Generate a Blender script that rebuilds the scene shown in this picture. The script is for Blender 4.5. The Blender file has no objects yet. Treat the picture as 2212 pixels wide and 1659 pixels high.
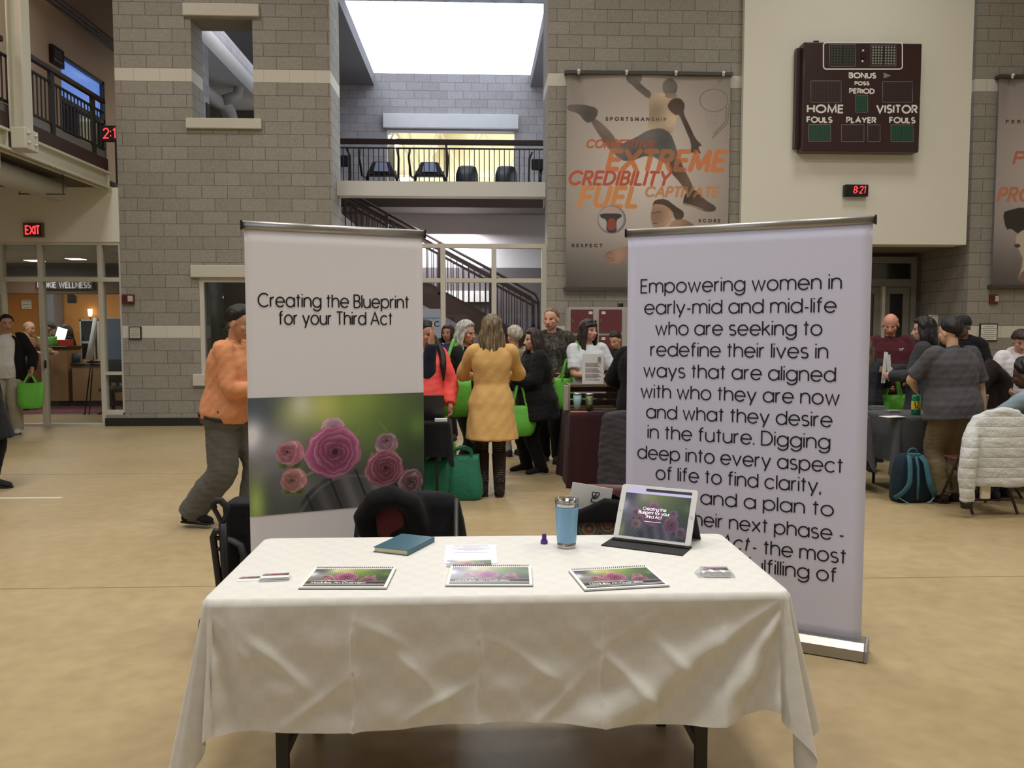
import bpy, bmesh, math, random
import numpy as np
from mathutils import Vector, Matrix
random.seed(7); RNG = np.random.default_rng(11)
SC = bpy.context.scene; COL = SC.collection
PI = math.pi
# ------------------------------------------------------------------ camera, sky, lights, exposure
FPX, CAM_H, YAW, PITCH = 1780.0, 1.57, 2.4, 3.75
cd = bpy.data.cameras.new('camera'); cam = bpy.data.objects.new('camera', cd); COL.objects.link(cam)
cd.sensor_fit = 'HORIZONTAL'; cd.sensor_width = 36.0; cd.lens = 36.0*FPX/2212.0
cd.clip_start = 0.05; cd.clip_end = 200
cam.location = (0, 0, CAM_H); cam.rotation_euler = (math.radians(90-PITCH), 0, math.radians(-YAW))
SC.camera = cam
_y, _p = math.radians(YAW), math.radians(PITCH)
_fw = Vector((math.sin(_y)*math.cos(_p), math.cos(_y)*math.cos(_p), -math.sin(_p)))
_rt = Vector((math.cos(_y), -math.sin(_y), 0)); _up = _rt.cross(_fw)
def _ray(px, py): return _fw + _rt*((px-1106)/FPX) - _up*((py-829.5)/FPX)
def at(px, py, Y):            # where the sight line of a photo pixel meets the upright plane y = Y
    d = _ray(px, py); t = Y/d.y; return Vector((d.x*t, Y, CAM_H+d.z*t))
def onz(px, py, z=0.0):       # ... and the level plane at height z
    d = _ray(px, py); t = (z-CAM_H)/d.z; return Vector((d.x*t, d.y*t, z))
def onx(px, py, X):
    d = _ray(px, py); t = X/d.x; return Vector((X, d.y*t, CAM_H+d.z*t))

w = bpy.data.worlds.new('sky'); SC.world = w; w.use_nodes = True
bg = w.node_tree.nodes['Background']; bg.inputs[0].default_value = (0.80, 0.90, 1.0, 1); bg.inputs[1].default_value = 3.0
SC.view_settings.view_transform = 'Standard'; SC.view_settings.look = 'None'
SC.view_settings.gamma = 1.0; SC.view_settings.use_curve_mapping = False
SC.view_settings.exposure = 0.0
def lamp(name, loc, size, power, color=(1, .96, .88), target=None, spread=180, sy=None):
    l = bpy.data.lights.new(name, 'AREA'); l.energy = power; l.color = color
    l.size = size; l.spread = math.radians(spread)
    if sy: l.shape = 'RECTANGLE'; l.size_y = sy
    o = bpy.data.objects.new(name, l); COL.objects.link(o); o.location = loc
    if target is not None:
        o.rotation_euler = (Vector(target)-Vector(loc)).to_track_quat('-Z', 'Y').to_euler()
    return o
WARM = (1.0, .972, .93)
# rows of high-bay lamps under the gym roof (above the frame)
for gx in (-5.0, 0.5, 6.0):
    for gy in (-6.0, 2.2, 6.0, 10.8):
        lamp('high_bay_lamp', (gx, gy, 9.3), 1.6, {-6.0: 34, 2.2: 165, 6.0: 125, 10.8: 82}[gy], WARM, spread=150)
# added bluish fill light behind the camera, aimed at the right banner
lamp('cool_banner_fill', (-10.5, -8.0, 6.0), 8.0, 190, (.74, .82, 1.0), (1.6, 4.2, 1.4), sy=3.0)
# ------------------------------------------------------------------ helpers
def s2l(c):
    c = np.asarray(c, dtype=float); return np.where(c <= 0.04045, c/12.92, ((c+0.055)/1.055)**2.4)
def C(r, g, b):               # 0-255 display colour -> linear
    return tuple(float(x) for x in s2l(np.array([r, g, b])/255.0))
class NT:
    def __init__(s, m): s.t = m.node_tree; s.n = s.t.nodes; s.l = s.t.links; s.b = s.n.get('Principled BSDF')
    def new(s, t, **k):
        n = s.n.new(t)
        for a, v in k.items(): setattr(n, a, v)
        return n
    def link(s, a, b): s.l.new(a, b)
MATS = {}
def new_mat(name):
    m = bpy.data.materials.new(name); m.use_nodes = True; MATS[name] = m; return m, NT(m)
def mat(name, col, rough=.6, metal=0.0, var=0.06, vscale=6.0, bump=0.0, bscale=60.0, spec=.5, sheen=0.0, coords='Object', stretch=None, emit=None, es=0.0, coat=0.0):
    if name in MATS: return MATS[name]
    m, t = new_mat(name); b = t.b
    b.inputs['Roughness'].default_value = rough; b.inputs['Metallic'].default_value = metal
    b.inputs['Specular IOR Level'].default_value = spec
    if sheen: b.inputs['Sheen Weight'].default_value = sheen
    if coat: b.inputs['Coat Weight'].default_value = coat
    tc = t.new('ShaderNodeTexCoord'); src = tc.outputs[coords]
    if stretch:
        mp = t.new('ShaderNodeMapping'); mp.inputs['Scale'].default_value = stretch; t.link(src, mp.inputs[0]); src = mp.outputs[0]
    nz = t.new('ShaderNodeTexNoise'); nz.inputs['Scale'].default_value = vscale; nz.inputs['Detail'].default_value = 4
    t.link(src, nz.inputs['Vector'])
    mx = t.new('ShaderNodeMix', data_type='RGBA')
    mx.inputs[6].default_value = (*[c*(1-var) for c in col], 1); mx.inputs[7].default_value = (*[min(1, c*(1+var)) for c in col], 1)
    t.link(nz.outputs[0], mx.inputs[0]); t.link(mx.outputs[2], b.inputs['Base Color'])
    if bump:
        n2 = t.new('ShaderNodeTexNoise'); n2.inputs['Scale'].default_value = bscale; n2.inputs['Detail'].default_value = 3
        t.link(src, n2.inputs['Vector'])
        bp = t.new('ShaderNodeBump'); bp.inputs['Strength'].default_value = bump; bp.inputs['Distance'].default_value = .02
        t.link(n2.outputs[0], bp.inputs['Height']); t.link(bp.outputs[0], b.inputs['Normal'])
    if emit: b.inputs['Emission Color'].default_value = (*emit, 1); b.inputs['Emission Strength'].default_value = es
    return m
def fabric(name, col, rough=.92, bump=.35, bscale=22, sheen=.05, var=.1, vscale=9): return mat(name, col, rough, var=var, bump=bump, bscale=bscale, sheen=sheen, spec=.2, vscale=vscale)
def attr_mat(name, rough=.6, sss=0.0, spec=.4, emit=0.0, bump=0.0):
    if name in MATS: return MATS[name]
    m, t = new_mat(name); a = t.new('ShaderNodeAttribute', attribute_name='Col'); t.link(a.outputs['Color'], t.b.inputs['Base Color'])
    t.b.inputs['Roughness'].default_value = rough; t.b.inputs['Specular IOR Level'].default_value = spec
    if sss: t.b.inputs['Subsurface Weight'].default_value = sss; t.b.inputs['Subsurface Radius'].default_value = (.012, .005, .003); t.b.inputs['Subsurface Scale'].default_value = .5
    if emit: t.link(a.outputs['Color'], t.b.inputs['Emission Color']); t.b.inputs['Emission Strength'].default_value = emit
    if bump:
        n2 = t.new('ShaderNodeTexNoise'); n2.inputs['Scale'].default_value = 30
        bp = t.new('ShaderNodeBump'); bp.inputs['Strength'].default_value = bump; bp.inputs['Distance'].default_value = .02
        t.link(n2.outputs[0], bp.inputs['Height']); t.link(bp.outputs[0], t.b.inputs['Normal'])
    return m
def glass_mat(name, tint=(.8, .85, .85), alpha=.12, rough=.03):
    if name in MATS: return MATS[name]
    m, t = new_mat(name); out = t.n['Material Output']
    tr = t.new('ShaderNodeBsdfTransparent'); tr.inputs[0].default_value = (*tint, 1)
    gl = t.new('ShaderNodeBsdfGlossy'); gl.inputs['Roughness'].default_value = rough
    mx = t.new('ShaderNodeMixShader'); mx.inputs[0].default_value = alpha
    t.link(tr.outputs[0], mx.inputs[1]); t.link(gl.outputs[0], mx.inputs[2]); t.link(mx.outputs[0], out.inputs[0]); return m
def emit_mat(name, col, s):
    return mat(name, col, .5, emit=col, es=s)

class MB:
    def __init__(s): s.v = []; s.f = []; s.m = []; s.s = []
    def add(s, vs, fs, mi=0, smooth=False):
        o = len(s.v); s.v.extend([tuple(p) for p in vs])
        for f in fs: s.f.append(tuple(o+i for i in f)); s.m.append(mi); s.s.append(smooth)
        return s
    def box(s, x0, y0, z0, x1, y1, z1, mi=0):
        x0, x1 = sorted((x0, x1)); y0, y1 = sorted((y0, y1)); z0, z1 = sorted((z0, z1))
        return s.add([(x0,y0,z0),(x1,y0,z0),(x1,y1,z0),(x0,y1,z0),(x0,y0,z1),(x1,y0,z1),(x1,y1,z1),(x0,y1,z1)],
                     [(0,3,2,1),(4,5,6,7),(0,1,5,4),(1,2,6,5),(2,3,7,6),(3,0,4,7)], mi)
    def cbox(s, c, d, R=None, mi=0):
        h = [x/2 for x in d]; vs = []
        for z in (-1, 1):
            for x, y in ((-1,-1),(1,-1),(1,1),(-1,1)):
                p = Vector((x*h[0], y*h[1], z*h[2])); p = (R @ p if R else p) + Vector(c); vs.append(p)
        return s.add(vs, [(0,3,2,1),(4,5,6,7),(0,1,5,4),(1,2,6,5),(2,3,7,6),(3,0,4,7)], mi)
    def beam(s, p, q, w, h, mi=0, up=(0,0,1)):   # bar from p to q, w sideways, h along up
        p, q = Vector(p), Vector(q); d = (q-p).normalized(); u = Vector(up)
        if abs(d.dot(u)) > .98: u = Vector((0,1,0))
        sd = d.cross(u).normalized(); u = sd.cross(d)
        vs = [c + sd*(a*w/2) + u*(b*h/2) for c in (p, q) for a, b in ((-1,-1),(1,-1),(1,1),(-1,1))]
        return s.add(vs, [(0,1,2,3),(4,7,6,5),(0,4,5,1),(1,5,6,2),(2,6,7,3),(3,7,4,0)], mi)
    def loft(s, rings, mi=0, caps=True, smooth=True, closed=True):
        n = len(rings[0]); vs = [p for r in rings for p in r]; fs = []
        for i in range(len(rings)-1):
            for j in range(n if closed else n-1):
                a, b = i*n+j, i*n+(j+1) % n; fs.append((a, b, b+n, a+n))
        s.add(vs, fs, mi, smooth)
        if caps and closed:
            o = len(s.v)-len(vs)
            s.f.append(tuple(o+j for j in reversed(range(n)))); s.m.append(mi); s.s.append(smooth)
            s.f.append(tuple(o+(len(rings)-1)*n+j for j in range(n))); s.m.append(mi); s.s.append(smooth)
        return s
    def tube(s, pts, r, n=10, mi=0, caps=True, smooth=True, closed=False, flat=None, up=None):
        P = [Vector(p) for p in pts]; k = len(P); rings = []; rr = r if hasattr(r, '__len__') else [r]*k
        t0 = (P[1]-P[0]).normalized()
        a = Vector(up) if up else (Vector((0,0,1)) if abs(t0.z) < .9 else Vector((1,0,0)))
        nx = t0.cross(a).normalized()
        for i in range(k):
            if closed: t = (P[(i+1) % k]-P[i-1]).normalized()
            else: t = (P[min(i+1,k-1)]-P[max(i-1,0)]).normalized()
            nx = (nx - t*nx.dot(t)).normalized(); ny = t.cross(nx)
            fl = flat or (1, 1)
            rings.append([P[i] + nx*(math.cos(2*PI*j/n)*rr[i]*fl[0]) + ny*(math.sin(2*PI*j/n)*rr[i]*fl[1]) for j in range(n)])
        if closed: rings.append(rings[0]); caps = False
        return s.loft(rings, mi, caps, smooth)
    def cyl(s, p, q, r0, r1=None, n=20, mi=0, smooth=True): return s.tube([p, q], [r0, r0 if r1 is None else r1], n, mi, True, smooth)
    def lathe(s, prof, c=(0,0,0), n=32, mi=0, smooth=True, caps=True):
        c = Vector(c); return s.loft([[c+Vector((r*math.cos(2*PI*j/n), r*math.sin(2*PI*j/n), z)) for j in range(n)] for r, z in prof], mi, caps, smooth)
    def ell(s, c, r, R=None, nu=18, nv=12, mi=0):
        c = Vector(c); rings = []
        for i in range(1, nv):
            ph = PI*i/nv-PI/2; ring = []
            for j in range(nu):
                p = Vector((r[0]*math.cos(ph)*math.cos(2*PI*j/nu), r[1]*math.cos(ph)*math.sin(2*PI*j/nu), r[2]*math.sin(ph)))
                ring.append(c + (R @ p if R else p))
            rings.append(ring)
        return s.loft(rings, mi, True, True)
    def grid(s, nu, nv, fn, mi=0, smooth=True):
        vs = [fn(i/nu, j/nv) for j in range(nv+1) for i in range(nu+1)]
        fs = [(j*(nu+1)+i, j*(nu+1)+i+1, (j+1)*(nu+1)+i+1, (j+1)*(nu+1)+i) for j in range(nv) for i in range(nu)]
        return s.add(vs, fs, mi, smooth)
    def poly(s, pts, nrm, d, mi=0):   # flat outline given in 3-D, thickened by d along nrm
        n = len(pts); nv = Vector(nrm)*d; vs = [Vector(p) for p in pts]+[Vector(p)+nv for p in pts]
        fs = [tuple(reversed(range(n))), tuple(range(n, 2*n))]+[(i, (i+1) % n, n+(i+1) % n, n+i) for i in range(n)]
        return s.add(vs, fs, mi)
    def mesh(s, name, mats):
        me = bpy.data.meshes.new(name); me.from_pydata(s.v, [], s.f)
        for m in (mats if isinstance(mats, (list, tuple)) else [mats]): me.materials.append(m)
        me.polygons.foreach_set('material_index', s.m); me.polygons.foreach_set('use_smooth', s.s); me.update(); return me
    def build(s, name, mats, parent=None, bevel=0.0, solid=0.0, sub=0, local=False):
        if parent is not None and not local:     # vertices were given in world space: bring them into the thing's frame
            M = parent_world(parent).inverted(); s.v = [tuple(M @ Vector(p)) for p in s.v]
        o = bpy.data.objects.new(name, s.mesh(name, mats)); COL.objects.link(o)
        if parent is not None: o.parent = parent
        if sub: md = o.modifiers.new('sub', 'SUBSURF'); md.levels = md.render_levels = sub
        if solid: md = o.modifiers.new('solid', 'SOLIDIFY'); md.thickness = solid; md.offset = 0
        if bevel:
            md = o.modifiers.new('bevel', 'BEVEL'); md.width = bevel; md.segments = 2; md.limit_method = 'ANGLE'; md.angle_limit = .7
        return o
def parent_world(o):
    M = Matrix.LocRotScale(o.location, o.rotation_euler, o.scale)
    return parent_world(o.parent) @ M if o.parent else M
def tag(o, label, cat, group=None, kind=None):
    o['label'] = label; o['category'] = cat
    if group: o['group'] = group
    if kind: o['kind'] = kind
    return o
def thing(name, label, cat, loc=(0,0,0), rz=0.0, group=None):
    o = bpy.data.objects.new(name, None); COL.objects.link(o); o.empty_display_size = .1
    o.location = loc; o.rotation_euler = (0, 0, rz); return tag(o, label, cat, group)
def struct(o, label=None, cat=None):
    o['kind'] = 'structure'
    if label: o['label'] = label
    if cat: o['category'] = cat
    return o
def dup(root, loc, rz=None, label=None, group=None):
    r = root.copy(); COL.objects.link(r); r.location = loc
    if rz is not None: r.rotation_euler = (0, 0, rz)
    if label: r['label'] = label
    if group: r['group'] = group
    for ch in list(root.children):
        c = ch.copy(); COL.objects.link(c); c.parent = r
        for g in ch.children:
            d = g.copy(); COL.objects.link(d); d.parent = c
    return r
def bake(o, smooth_iter=0, voxel=None):   # apply a voxel remesh and smoothing and return plain mesh data
    if voxel: md = o.modifiers.new('r', 'REMESH'); md.mode = 'VOXEL'; md.voxel_size = voxel; md.use_smooth_shade = True
    if smooth_iter: md = o.modifiers.new('s', 'SMOOTH'); md.factor = .5; md.iterations = smooth_iter
    dg = bpy.context.evaluated_depsgraph_get()
    me = bpy.data.meshes.new_from_object(o.evaluated_get(dg), depsgraph=dg); old = o.data
    o.modifiers.clear(); mats = list(old.materials); o.data = me; bpy.data.meshes.remove(old)
    if not me.materials:
        for m in mats: me.materials.append(m)
    me.polygons.foreach_set('use_smooth', [True]*len(me.polygons)); return o
def coords(me): a = np.empty(len(me.vertices)*3, np.float32); me.vertices.foreach_get('co', a); return a.reshape(-1, 3)
def set_coords(me, a): me.vertices.foreach_set('co', a.astype(np.float32).ravel()); me.update()
def set_col(me, rgb):         # rgb: display colours, one per vertex
    ca = me.color_attributes.new('Col', 'FLOAT_COLOR', 'POINT'); n = len(me.vertices)
    a = np.ones((n, 4), np.float32); a[:, :3] = s2l(np.clip(rgb, 0, 1)); ca.data.foreach_set('color', a.ravel())
def wob(p, k, seed=0):        # cheap smooth 3-D waviness
    r = np.random.default_rng(seed); out = np.zeros(len(p))
    for i in range(5):
        d = r.normal(size=3); d /= np.linalg.norm(d); out += np.sin(p @ d*k*(1+.35*i)+r.uniform(0, 6.28))
    return out/5

def spline(P, R, n=5):        # a smoother polyline through joints with radii
    P = [Vector(p) for p in P]; oP, oR = [], []
    for i in range(len(P)-1):
        p0, p1, p2, p3 = P[max(0,i-1)], P[i], P[i+1], P[min(len(P)-1,i+2)]
        for k in range(n):
            t = k/n; oP.append(.5*((2*p1)+(p2-p0)*t+(2*p0-5*p1+4*p2-p3)*t*t+(3*p1-p0-3*p2+p3)*t**3)); oR.append(R[i]+(R[i+1]-R[i])*t)
    oP.append(P[-1]); oR.append(R[-1]); return oP, oR
# ------------------------------------------------------------------ monoline lettering (drawn here, stroke by stroke)
def arc(cx, cy, rx, ry, a0, a1, n=None):
    n = n or max(4, int(abs(a1-a0)/11)); return [(cx+rx*math.cos(math.radians(a0+(a1-a0)*i/n)), cy+ry*math.sin(math.radians(a0+(a1-a0)*i/n))) for i in range(n+1)]
O_ = arc(.5,.5,.5,.5,0,360,36); AS = 1.37; DS = -.37
def _s(w, h, r=.0):           # an S in a box w x h
    q = h/4; return arc(w/2, h-q, w/2*.92, q, 40, 270)[:]+arc(w/2, q, w/2, q, 90, -145)[1:]
LOW = {
 'a': (1,[O_,[(1,1),(1,0)]]), 'b': (1,[[(0,AS),(0,0)],O_]), 'c': (.93,[arc(.5,.5,.5,.5,42,318)]), 'd': (1,[O_,[(1,AS),(1,0)]]),
 'e': (1,[[(0,.5),(1,.5)]+arc(.5,.5,.5,.5,0,322)[1:]]), 'f': (.48,[[(.48,AS)]+arc(.42,1.15,.24,.22,90,180)+[(.18,0)],[(0,1),(.45,1)]]),
 'g': (1,[O_,[(1,1),(1,.05)]+arc(.5,.06,.5,.46,0,-152)[1:]]), 'h': (.84,[[(0,AS),(0,0)],arc(.42,.58,.42,.42,180,0)+[(.84,0)]]),
 'i': (.0,[[(0,1),(0,0)],[(0,1.27),(0,1.39)]]), 'j': (.1,[[(.1,1),(.1,-.2)]+arc(-.08,-.2,.18,.18,0,-90)[1:],[(.1,1.27),(.1,1.39)]]), 'k': (.72,[[(0,AS),(0,0)],[(.66,1),(.03,.45)],[(.24,.62),(.74,0)]]),
 'l': (0,[[(0,AS),(0,0)]]), 'm': (1.44,[[(0,1),(0,0)],arc(.36,.64,.36,.36,180,0)+[(.72,0)],arc(1.08,.64,.36,.36,180,0)+[(1.44,0)]]),
 'n': (.84,[[(0,1),(0,0)],arc(.42,.58,.42,.42,180,0)+[(.84,0)]]), 'o': (1,[O_]), 'p': (1,[[(0,1),(0,DS)],O_]), 'q': (1,[O_,[(1,1),(1,DS)]]),
 'r': (.42,[[(0,1),(0,0)],arc(.38,.6,.38,.38,180,84)]), 's': (.66,[_s(.66,1)]), 't': (.46,[[(.22,1.32),(.22,0)],[(0,1),(.46,1)]]),
 'u': (.84,[[(0,1)]+arc(.42,.42,.42,.42,180,360)+[(.84,1)],[(.84,1),(.84,0)]]), 'v': (.86,[[(0,1),(.43,0),(.86,1)]]), 'w': (1.24,[[(0,1),(.32,0),(.62,.95),(.92,0),(1.24,1)]]),
 'x': (.8,[[(0,1),(.8,0)],[(.8,1),(0,0)]]), 'y': (.86,[[(0,1),(.43,.02)],[(.86,1),(.28,DS)]]), 'z': (.7,[[(0,1),(.7,1),(0,0),(.7,0)]]),
}
K = 1.0
CAP = {  # cap height 1
 'A': (.86,[[(0,0),(.43,1),(.86,0)],[(.14,.33),(.72,.33)]]), 'B': (.56,[[(0,0),(0,1),(.3,1)]+arc(.3,.76,.22,.24,90,-90)[1:]+[(0,.52)],[(.3,.52)]+arc(.3,.26,.27,.26,90,-90)[1:]+[(0,0)]]),
 'C': (.88,[arc(.5,.5,.5,.5,45,315)]), 'D': (.74,[[(0,0),(0,1),(.26,1)]+arc(.26,.5,.48,.5,90,-90)[1:]+[(0,0)]]), 'E': (.5,[[(.5,1),(0,1),(0,0),(.5,0)],[(0,.52),(.46,.52)]]),
 'F': (.48,[[(.48,1),(0,1),(0,0)],[(0,.52),(.44,.52)]]), 'G': (.96,[arc(.5,.5,.5,.5,45,360)+[(.52,.5)]]), 'H': (.7,[[(0,0),(0,1)],[(.7,0),(.7,1)],[(0,.52),(.7,.52)]]), 'I': (0,[[(0,0),(0,1)]]),
 'J': (.42,[[(.42,1),(.42,.24)]+arc(.2,.22,.22,.22,0,-170)[1:]]), 'K': (.62,[[(0,0),(0,1)],[(.58,1),(.02,.46)],[(.2,.62),(.64,0)]]), 'L': (.46,[[(0,1),(0,0),(.46,0)]]),
 'M': (.9,[[(0,0),(0.08,1),(.45,.1),(.82,1),(.9,0)]]), 'N': (.72,[[(0,0),(0,1),(.72,0),(.72,1)]]), 'O': (1,[O_]), 'P': (.54,[[(0,0),(0,1),(.28,1)]+arc(.28,.73,.26,.27,90,-90)[1:]+[(0,.46)]]),
 'Q': (1,[O_,[(.6,.3),(1,-.05)]]), 'R': (.58,[[(0,0),(0,1),(.3,1)]+arc(.3,.74,.25,.26,90,-90)[1:]+[(0,.48)],[(.26,.48),(.6,0)]]), 'S': (.54,[_s(.54,1)]), 'T': (.6,[[(0,1),(.6,1)],[(.3,1),(.3,0)]]),
 'U': (.68,[[(0,1),(0,.34)]+arc(.34,.34,.34,.34,180,360)[1:]+[(.68,1)]]), 'V': (.8,[[(0,1),(.4,0),(.8,1)]]), 'W': (1.1,[[(0,1),(.28,0),(.55,.95),(.82,0),(1.1,1)]]), 'X': (.72,[[(0,1),(.72,0)],[(.72,1),(0,0)]]),
 'Y': (.72,[[(0,1),(.36,.46),(.72,1)],[(.36,.46),(.36,0)]]), 'Z': (.64,[[(0,1),(.64,1),(0,0),(.64,0)]]),
 '0': (.56,[arc(.28,.5,.28,.5,0,360,30)]), '1': (.2,[[(0,.82),(.2,1),(.2,0)]]), '2': (.52,[arc(.26,.74,.26,.26,170,-30)+[(0,0),(.52,0)]]), '3': (.52,[arc(.25,.75,.24,.25,150,-90)+arc(.25,.25,.27,.25,90,-150)]),
 '4': (.56,[[(.42,0),(.42,1),(0,.28),(.56,.28)]]), '5': (.52,[[(.48,1),(.1,1),(.05,.55)]+arc(.25,.31,.27,.31,130,-150)]), '8': (.5,[arc(.25,.75,.22,.25,0,360,24),arc(.25,.25,.25,.25,0,360,24)]),
 '%': (.7,[[(0,0),(.7,1)],arc(.12,.85,.12,.13,0,360,14),arc(.58,.15,.12,.13,0,360,14)]),
}
PUN = {'.': (.02,[[(0,-.04),(0,.12)]]), ',': (.06,[[(.06,.1),(0,-.2)]]), '-': (.36,[[(0,.46),(.36,.46)]]), ':': (.02,[[(0,.0),(0,.14)],[(0,.6),(0,.74)]]), "'": (.02,[[(0,1.37),(0,1.1)]])}
def text_lines(s, track=.2, space=.5, caph=1.37, shear=0.0, hs=1.0):
    x = 0.0; out = []
    for ch in s:
        if ch == ' ': x += space; continue
        if ch in LOW: wd, st, k = *LOW[ch], 1.0
        elif ch in PUN: wd, st, k = *PUN[ch], 1.0
        else: wd, st, k = *CAP[ch.upper()], caph
        for L in st: out.append([((x+px*k*hs) + shear*py*k, py*k) for px, py in L])
        x += wd*k*hs+track
    return out, max(x-track, 1e-6)
def ribbon(mb, L, w, fn, mi=0, lift=0.0):
    P = np.array(L, float); keep = [0]+[i for i in range(1, len(P)) if np.hypot(*(P[i]-P[i-1])) > 1e-6]; P = P[keep]
    if len(P) < 2: return
    closed = np.hypot(*(P[0]-P[-1])) < 1e-6 and len(P) > 3
    if closed: P = P[:-1]
    n = len(P); vs = []
    for i in range(n):
        a = P[i]-P[i-1] if (i or closed) else P[1]-P[0]; b = P[(i+1) % n]-P[i] if (i < n-1 or closed) else P[i]-P[i-1]
        a = a/np.hypot(*a); b = b/np.hypot(*b); na = np.array([-a[1], a[0]]); nb = np.array([-b[1], b[0]])
        m = na+nb; q = np.hypot(*m); m = m/q if q > .3 else na; sc = 1/max(.45, float(m @ na))
        vs.append(fn(*(P[i]+m*w/2*sc), lift)); vs.append(fn(*(P[i]-m*w/2*sc), lift))
    k = n if closed else n-1
    mb.add(vs, [(2*i, 2*((i+1) % n), 2*((i+1) % n)+1, 2*i+1)[::-1] for i in range(k)], mi)
def write(mb, s, h, w, fn, x=0.0, y=0.0, align='c', width=None, mi=0, **k):
    """lettering of x-height h (capitals 1.37 h), stroke w, laid by fn(u, v, lift); width squeezes it to a measure"""
    L, tw = text_lines(s, **k); hs = (width/tw/h) if width else 1.0
    ox = x - {'l': 0, 'c': .5, 'r': 1}[align]*tw*h*hs
    for i, l in enumerate(L): ribbon(mb, [(ox+px*h*hs, y+py*h) for px, py in l], w, fn, mi, (i % 7)*4e-5)
def plane_fn(o, u, v, n, eps=.0012):      # (u,v,lift) -> 3-D on a plane
    o, u, v, n = Vector(o), Vector(u), Vector(v), Vector(n); return lambda a, b, l=0: o+u*a+v*b+n*(eps+l)
def front_fn(x0, Y, z0): return plane_fn((x0, Y, z0), (1,0,0), (0,0,1), (0,-1,0))
# ------------------------------------------------------------------ the setting
WY = 13.7                                   # the long block wall stands on y = 13.7
CRS = .2053                                 # one block course
def block_mat(name, a, b, mortar, band=None):
    m, t = new_mat(name); g = t.new('ShaderNodeNewGeometry')
    sp = t.new('ShaderNodeSeparateXYZ'); t.link(g.outputs['Position'], sp.inputs[0])
    sn = t.new('ShaderNodeSeparateXYZ'); t.link(g.outputs['True Normal'], sn.inputs[0])
    def mth(op, x, y=None):
        n = t.new('ShaderNodeMath', operation=op)
        for i, q in enumerate((x, y)):
            if q is None: continue
            if isinstance(q, (int, float)): n.inputs[i].default_value = q
            else: t.link(q, n.inputs[i])
        return n.outputs[0]
    ax, ay = mth('ABSOLUTE', sn.outputs[0]), mth('ABSOLUTE', sn.outputs[1])
    u = mth('ADD', mth('MULTIPLY', sp.outputs[0], ay), mth('MULTIPLY', sp.outputs[1], ax))
    cb = t.new('ShaderNodeCombineXYZ'); t.link(mth('ADD', u, 40.0), cb.inputs[0]); t.link(sp.outputs[2], cb.inputs[1])
    br = t.new('ShaderNodeTexBrick'); br.inputs['Scale'].default_value = 1.0; br.inputs['Brick Width'].default_value = .411
    br.inputs['Row Height'].default_value = CRS; br.inputs['Mortar Size'].default_value = .006; br.inputs['Mortar Smooth'].default_value = .35
    br.inputs['Color1'].default_value = (*a, 1); br.inputs['Color2'].default_value = (*b, 1); br.inputs['Mortar'].default_value = (*mortar, 1)
    t.link(cb.outputs[0], br.inputs['Vector'])
    nz = t.new('ShaderNodeTexNoise'); nz.inputs['Scale'].default_value = 55; nz.inputs['Detail'].default_value = 5; t.link(g.outputs['Position'], nz.inputs['Vector'])
    mx = t.new('ShaderNodeMix', data_type='RGBA', blend_type='OVERLAY'); mx.inputs[0].default_value = .35
    t.link(br.outputs[0], mx.inputs[6]); t.link(nz.outputs[0], mx.inputs[7]); src = mx.outputs[2]
    if band:
        row = mth('FLOOR', mth('DIVIDE', sp.outputs[2], CRS))
        is_b = mth('ADD', mth('COMPARE', row, 7.0), mth('COMPARE', row, 27.0))
        for nn in t.n:
            if nn.type == 'MATH' and nn.operation == 'COMPARE': nn.inputs[2].default_value = .4
        m2 = t.new('ShaderNodeMix', data_type='RGBA'); t.link(is_b, m2.inputs[0]); t.link(src, m2.inputs[6]); m2.inputs[7].default_value = (*band, 1)
        m3 = t.new('ShaderNodeMix', data_type='RGBA'); t.link(mth('MULTIPLY', br.outputs[1], .25), m3.inputs[0]); t.link(m2.outputs[2], m3.inputs[6]); m3.inputs[7].default_value = (*mortar, 1); src = m3.outputs[2]
    t.link(src, t.b.inputs['Base Color']); t.b.inputs['Roughness'].default_value = .9; t.b.inputs['Specular IOR Level'].default_value = .2
    bp = t.new('ShaderNodeBump'); bp.inputs['Strength'].default_value = .5; bp.inputs['Distance'].default_value = .008
    hh = mth('ADD', mth('MULTIPLY', br.outputs[1], -1.0), mth('MULTIPLY', nz.outputs[0], .5)); t.link(hh, bp.inputs['Height']); t.link(bp.outputs[0], t.b.inputs['Normal'])
    return m
BLK = block_mat('grey_block', C(149,144,134), C(158,153,143), C(113,108,100), C(212,207,194))
BLKP = block_mat('pale_block', C(160,153,156), C(172,166,168), C(126,120,124))
CREAM = mat('cream_drywall', C(230,227,212), .85, var=.02, vscale=1.5)
STONE = mat('cast_stone', C(205,200,186), .9, var=.04, bump=.1)
WHITEP = mat('white_paint', C(214,212,205), .55, var=.02)
FRAMEW = mat('window_frame_paint', C(206,201,188), .45, var=.02)
MAROON = mat('maroon_steel', C(66,40,38), .45, var=.06)
MAROOND = mat('dark_maroon_steel', C(46,28,27), .5, var=.06)
DARK = mat('dark_finish', C(30,29,28), .6)
BLACK = mat('black_plastic', C(20,20,21), .45)
GLASS = glass_mat('window_glass', (.88,.91,.91), .03)
GLASSD = glass_mat('dark_window_glass', (.72,.75,.78), .10)
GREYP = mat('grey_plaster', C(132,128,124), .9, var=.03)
GREYD = mat('dark_grey_plaster', C(104,102,100), .9, var=.03)

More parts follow.
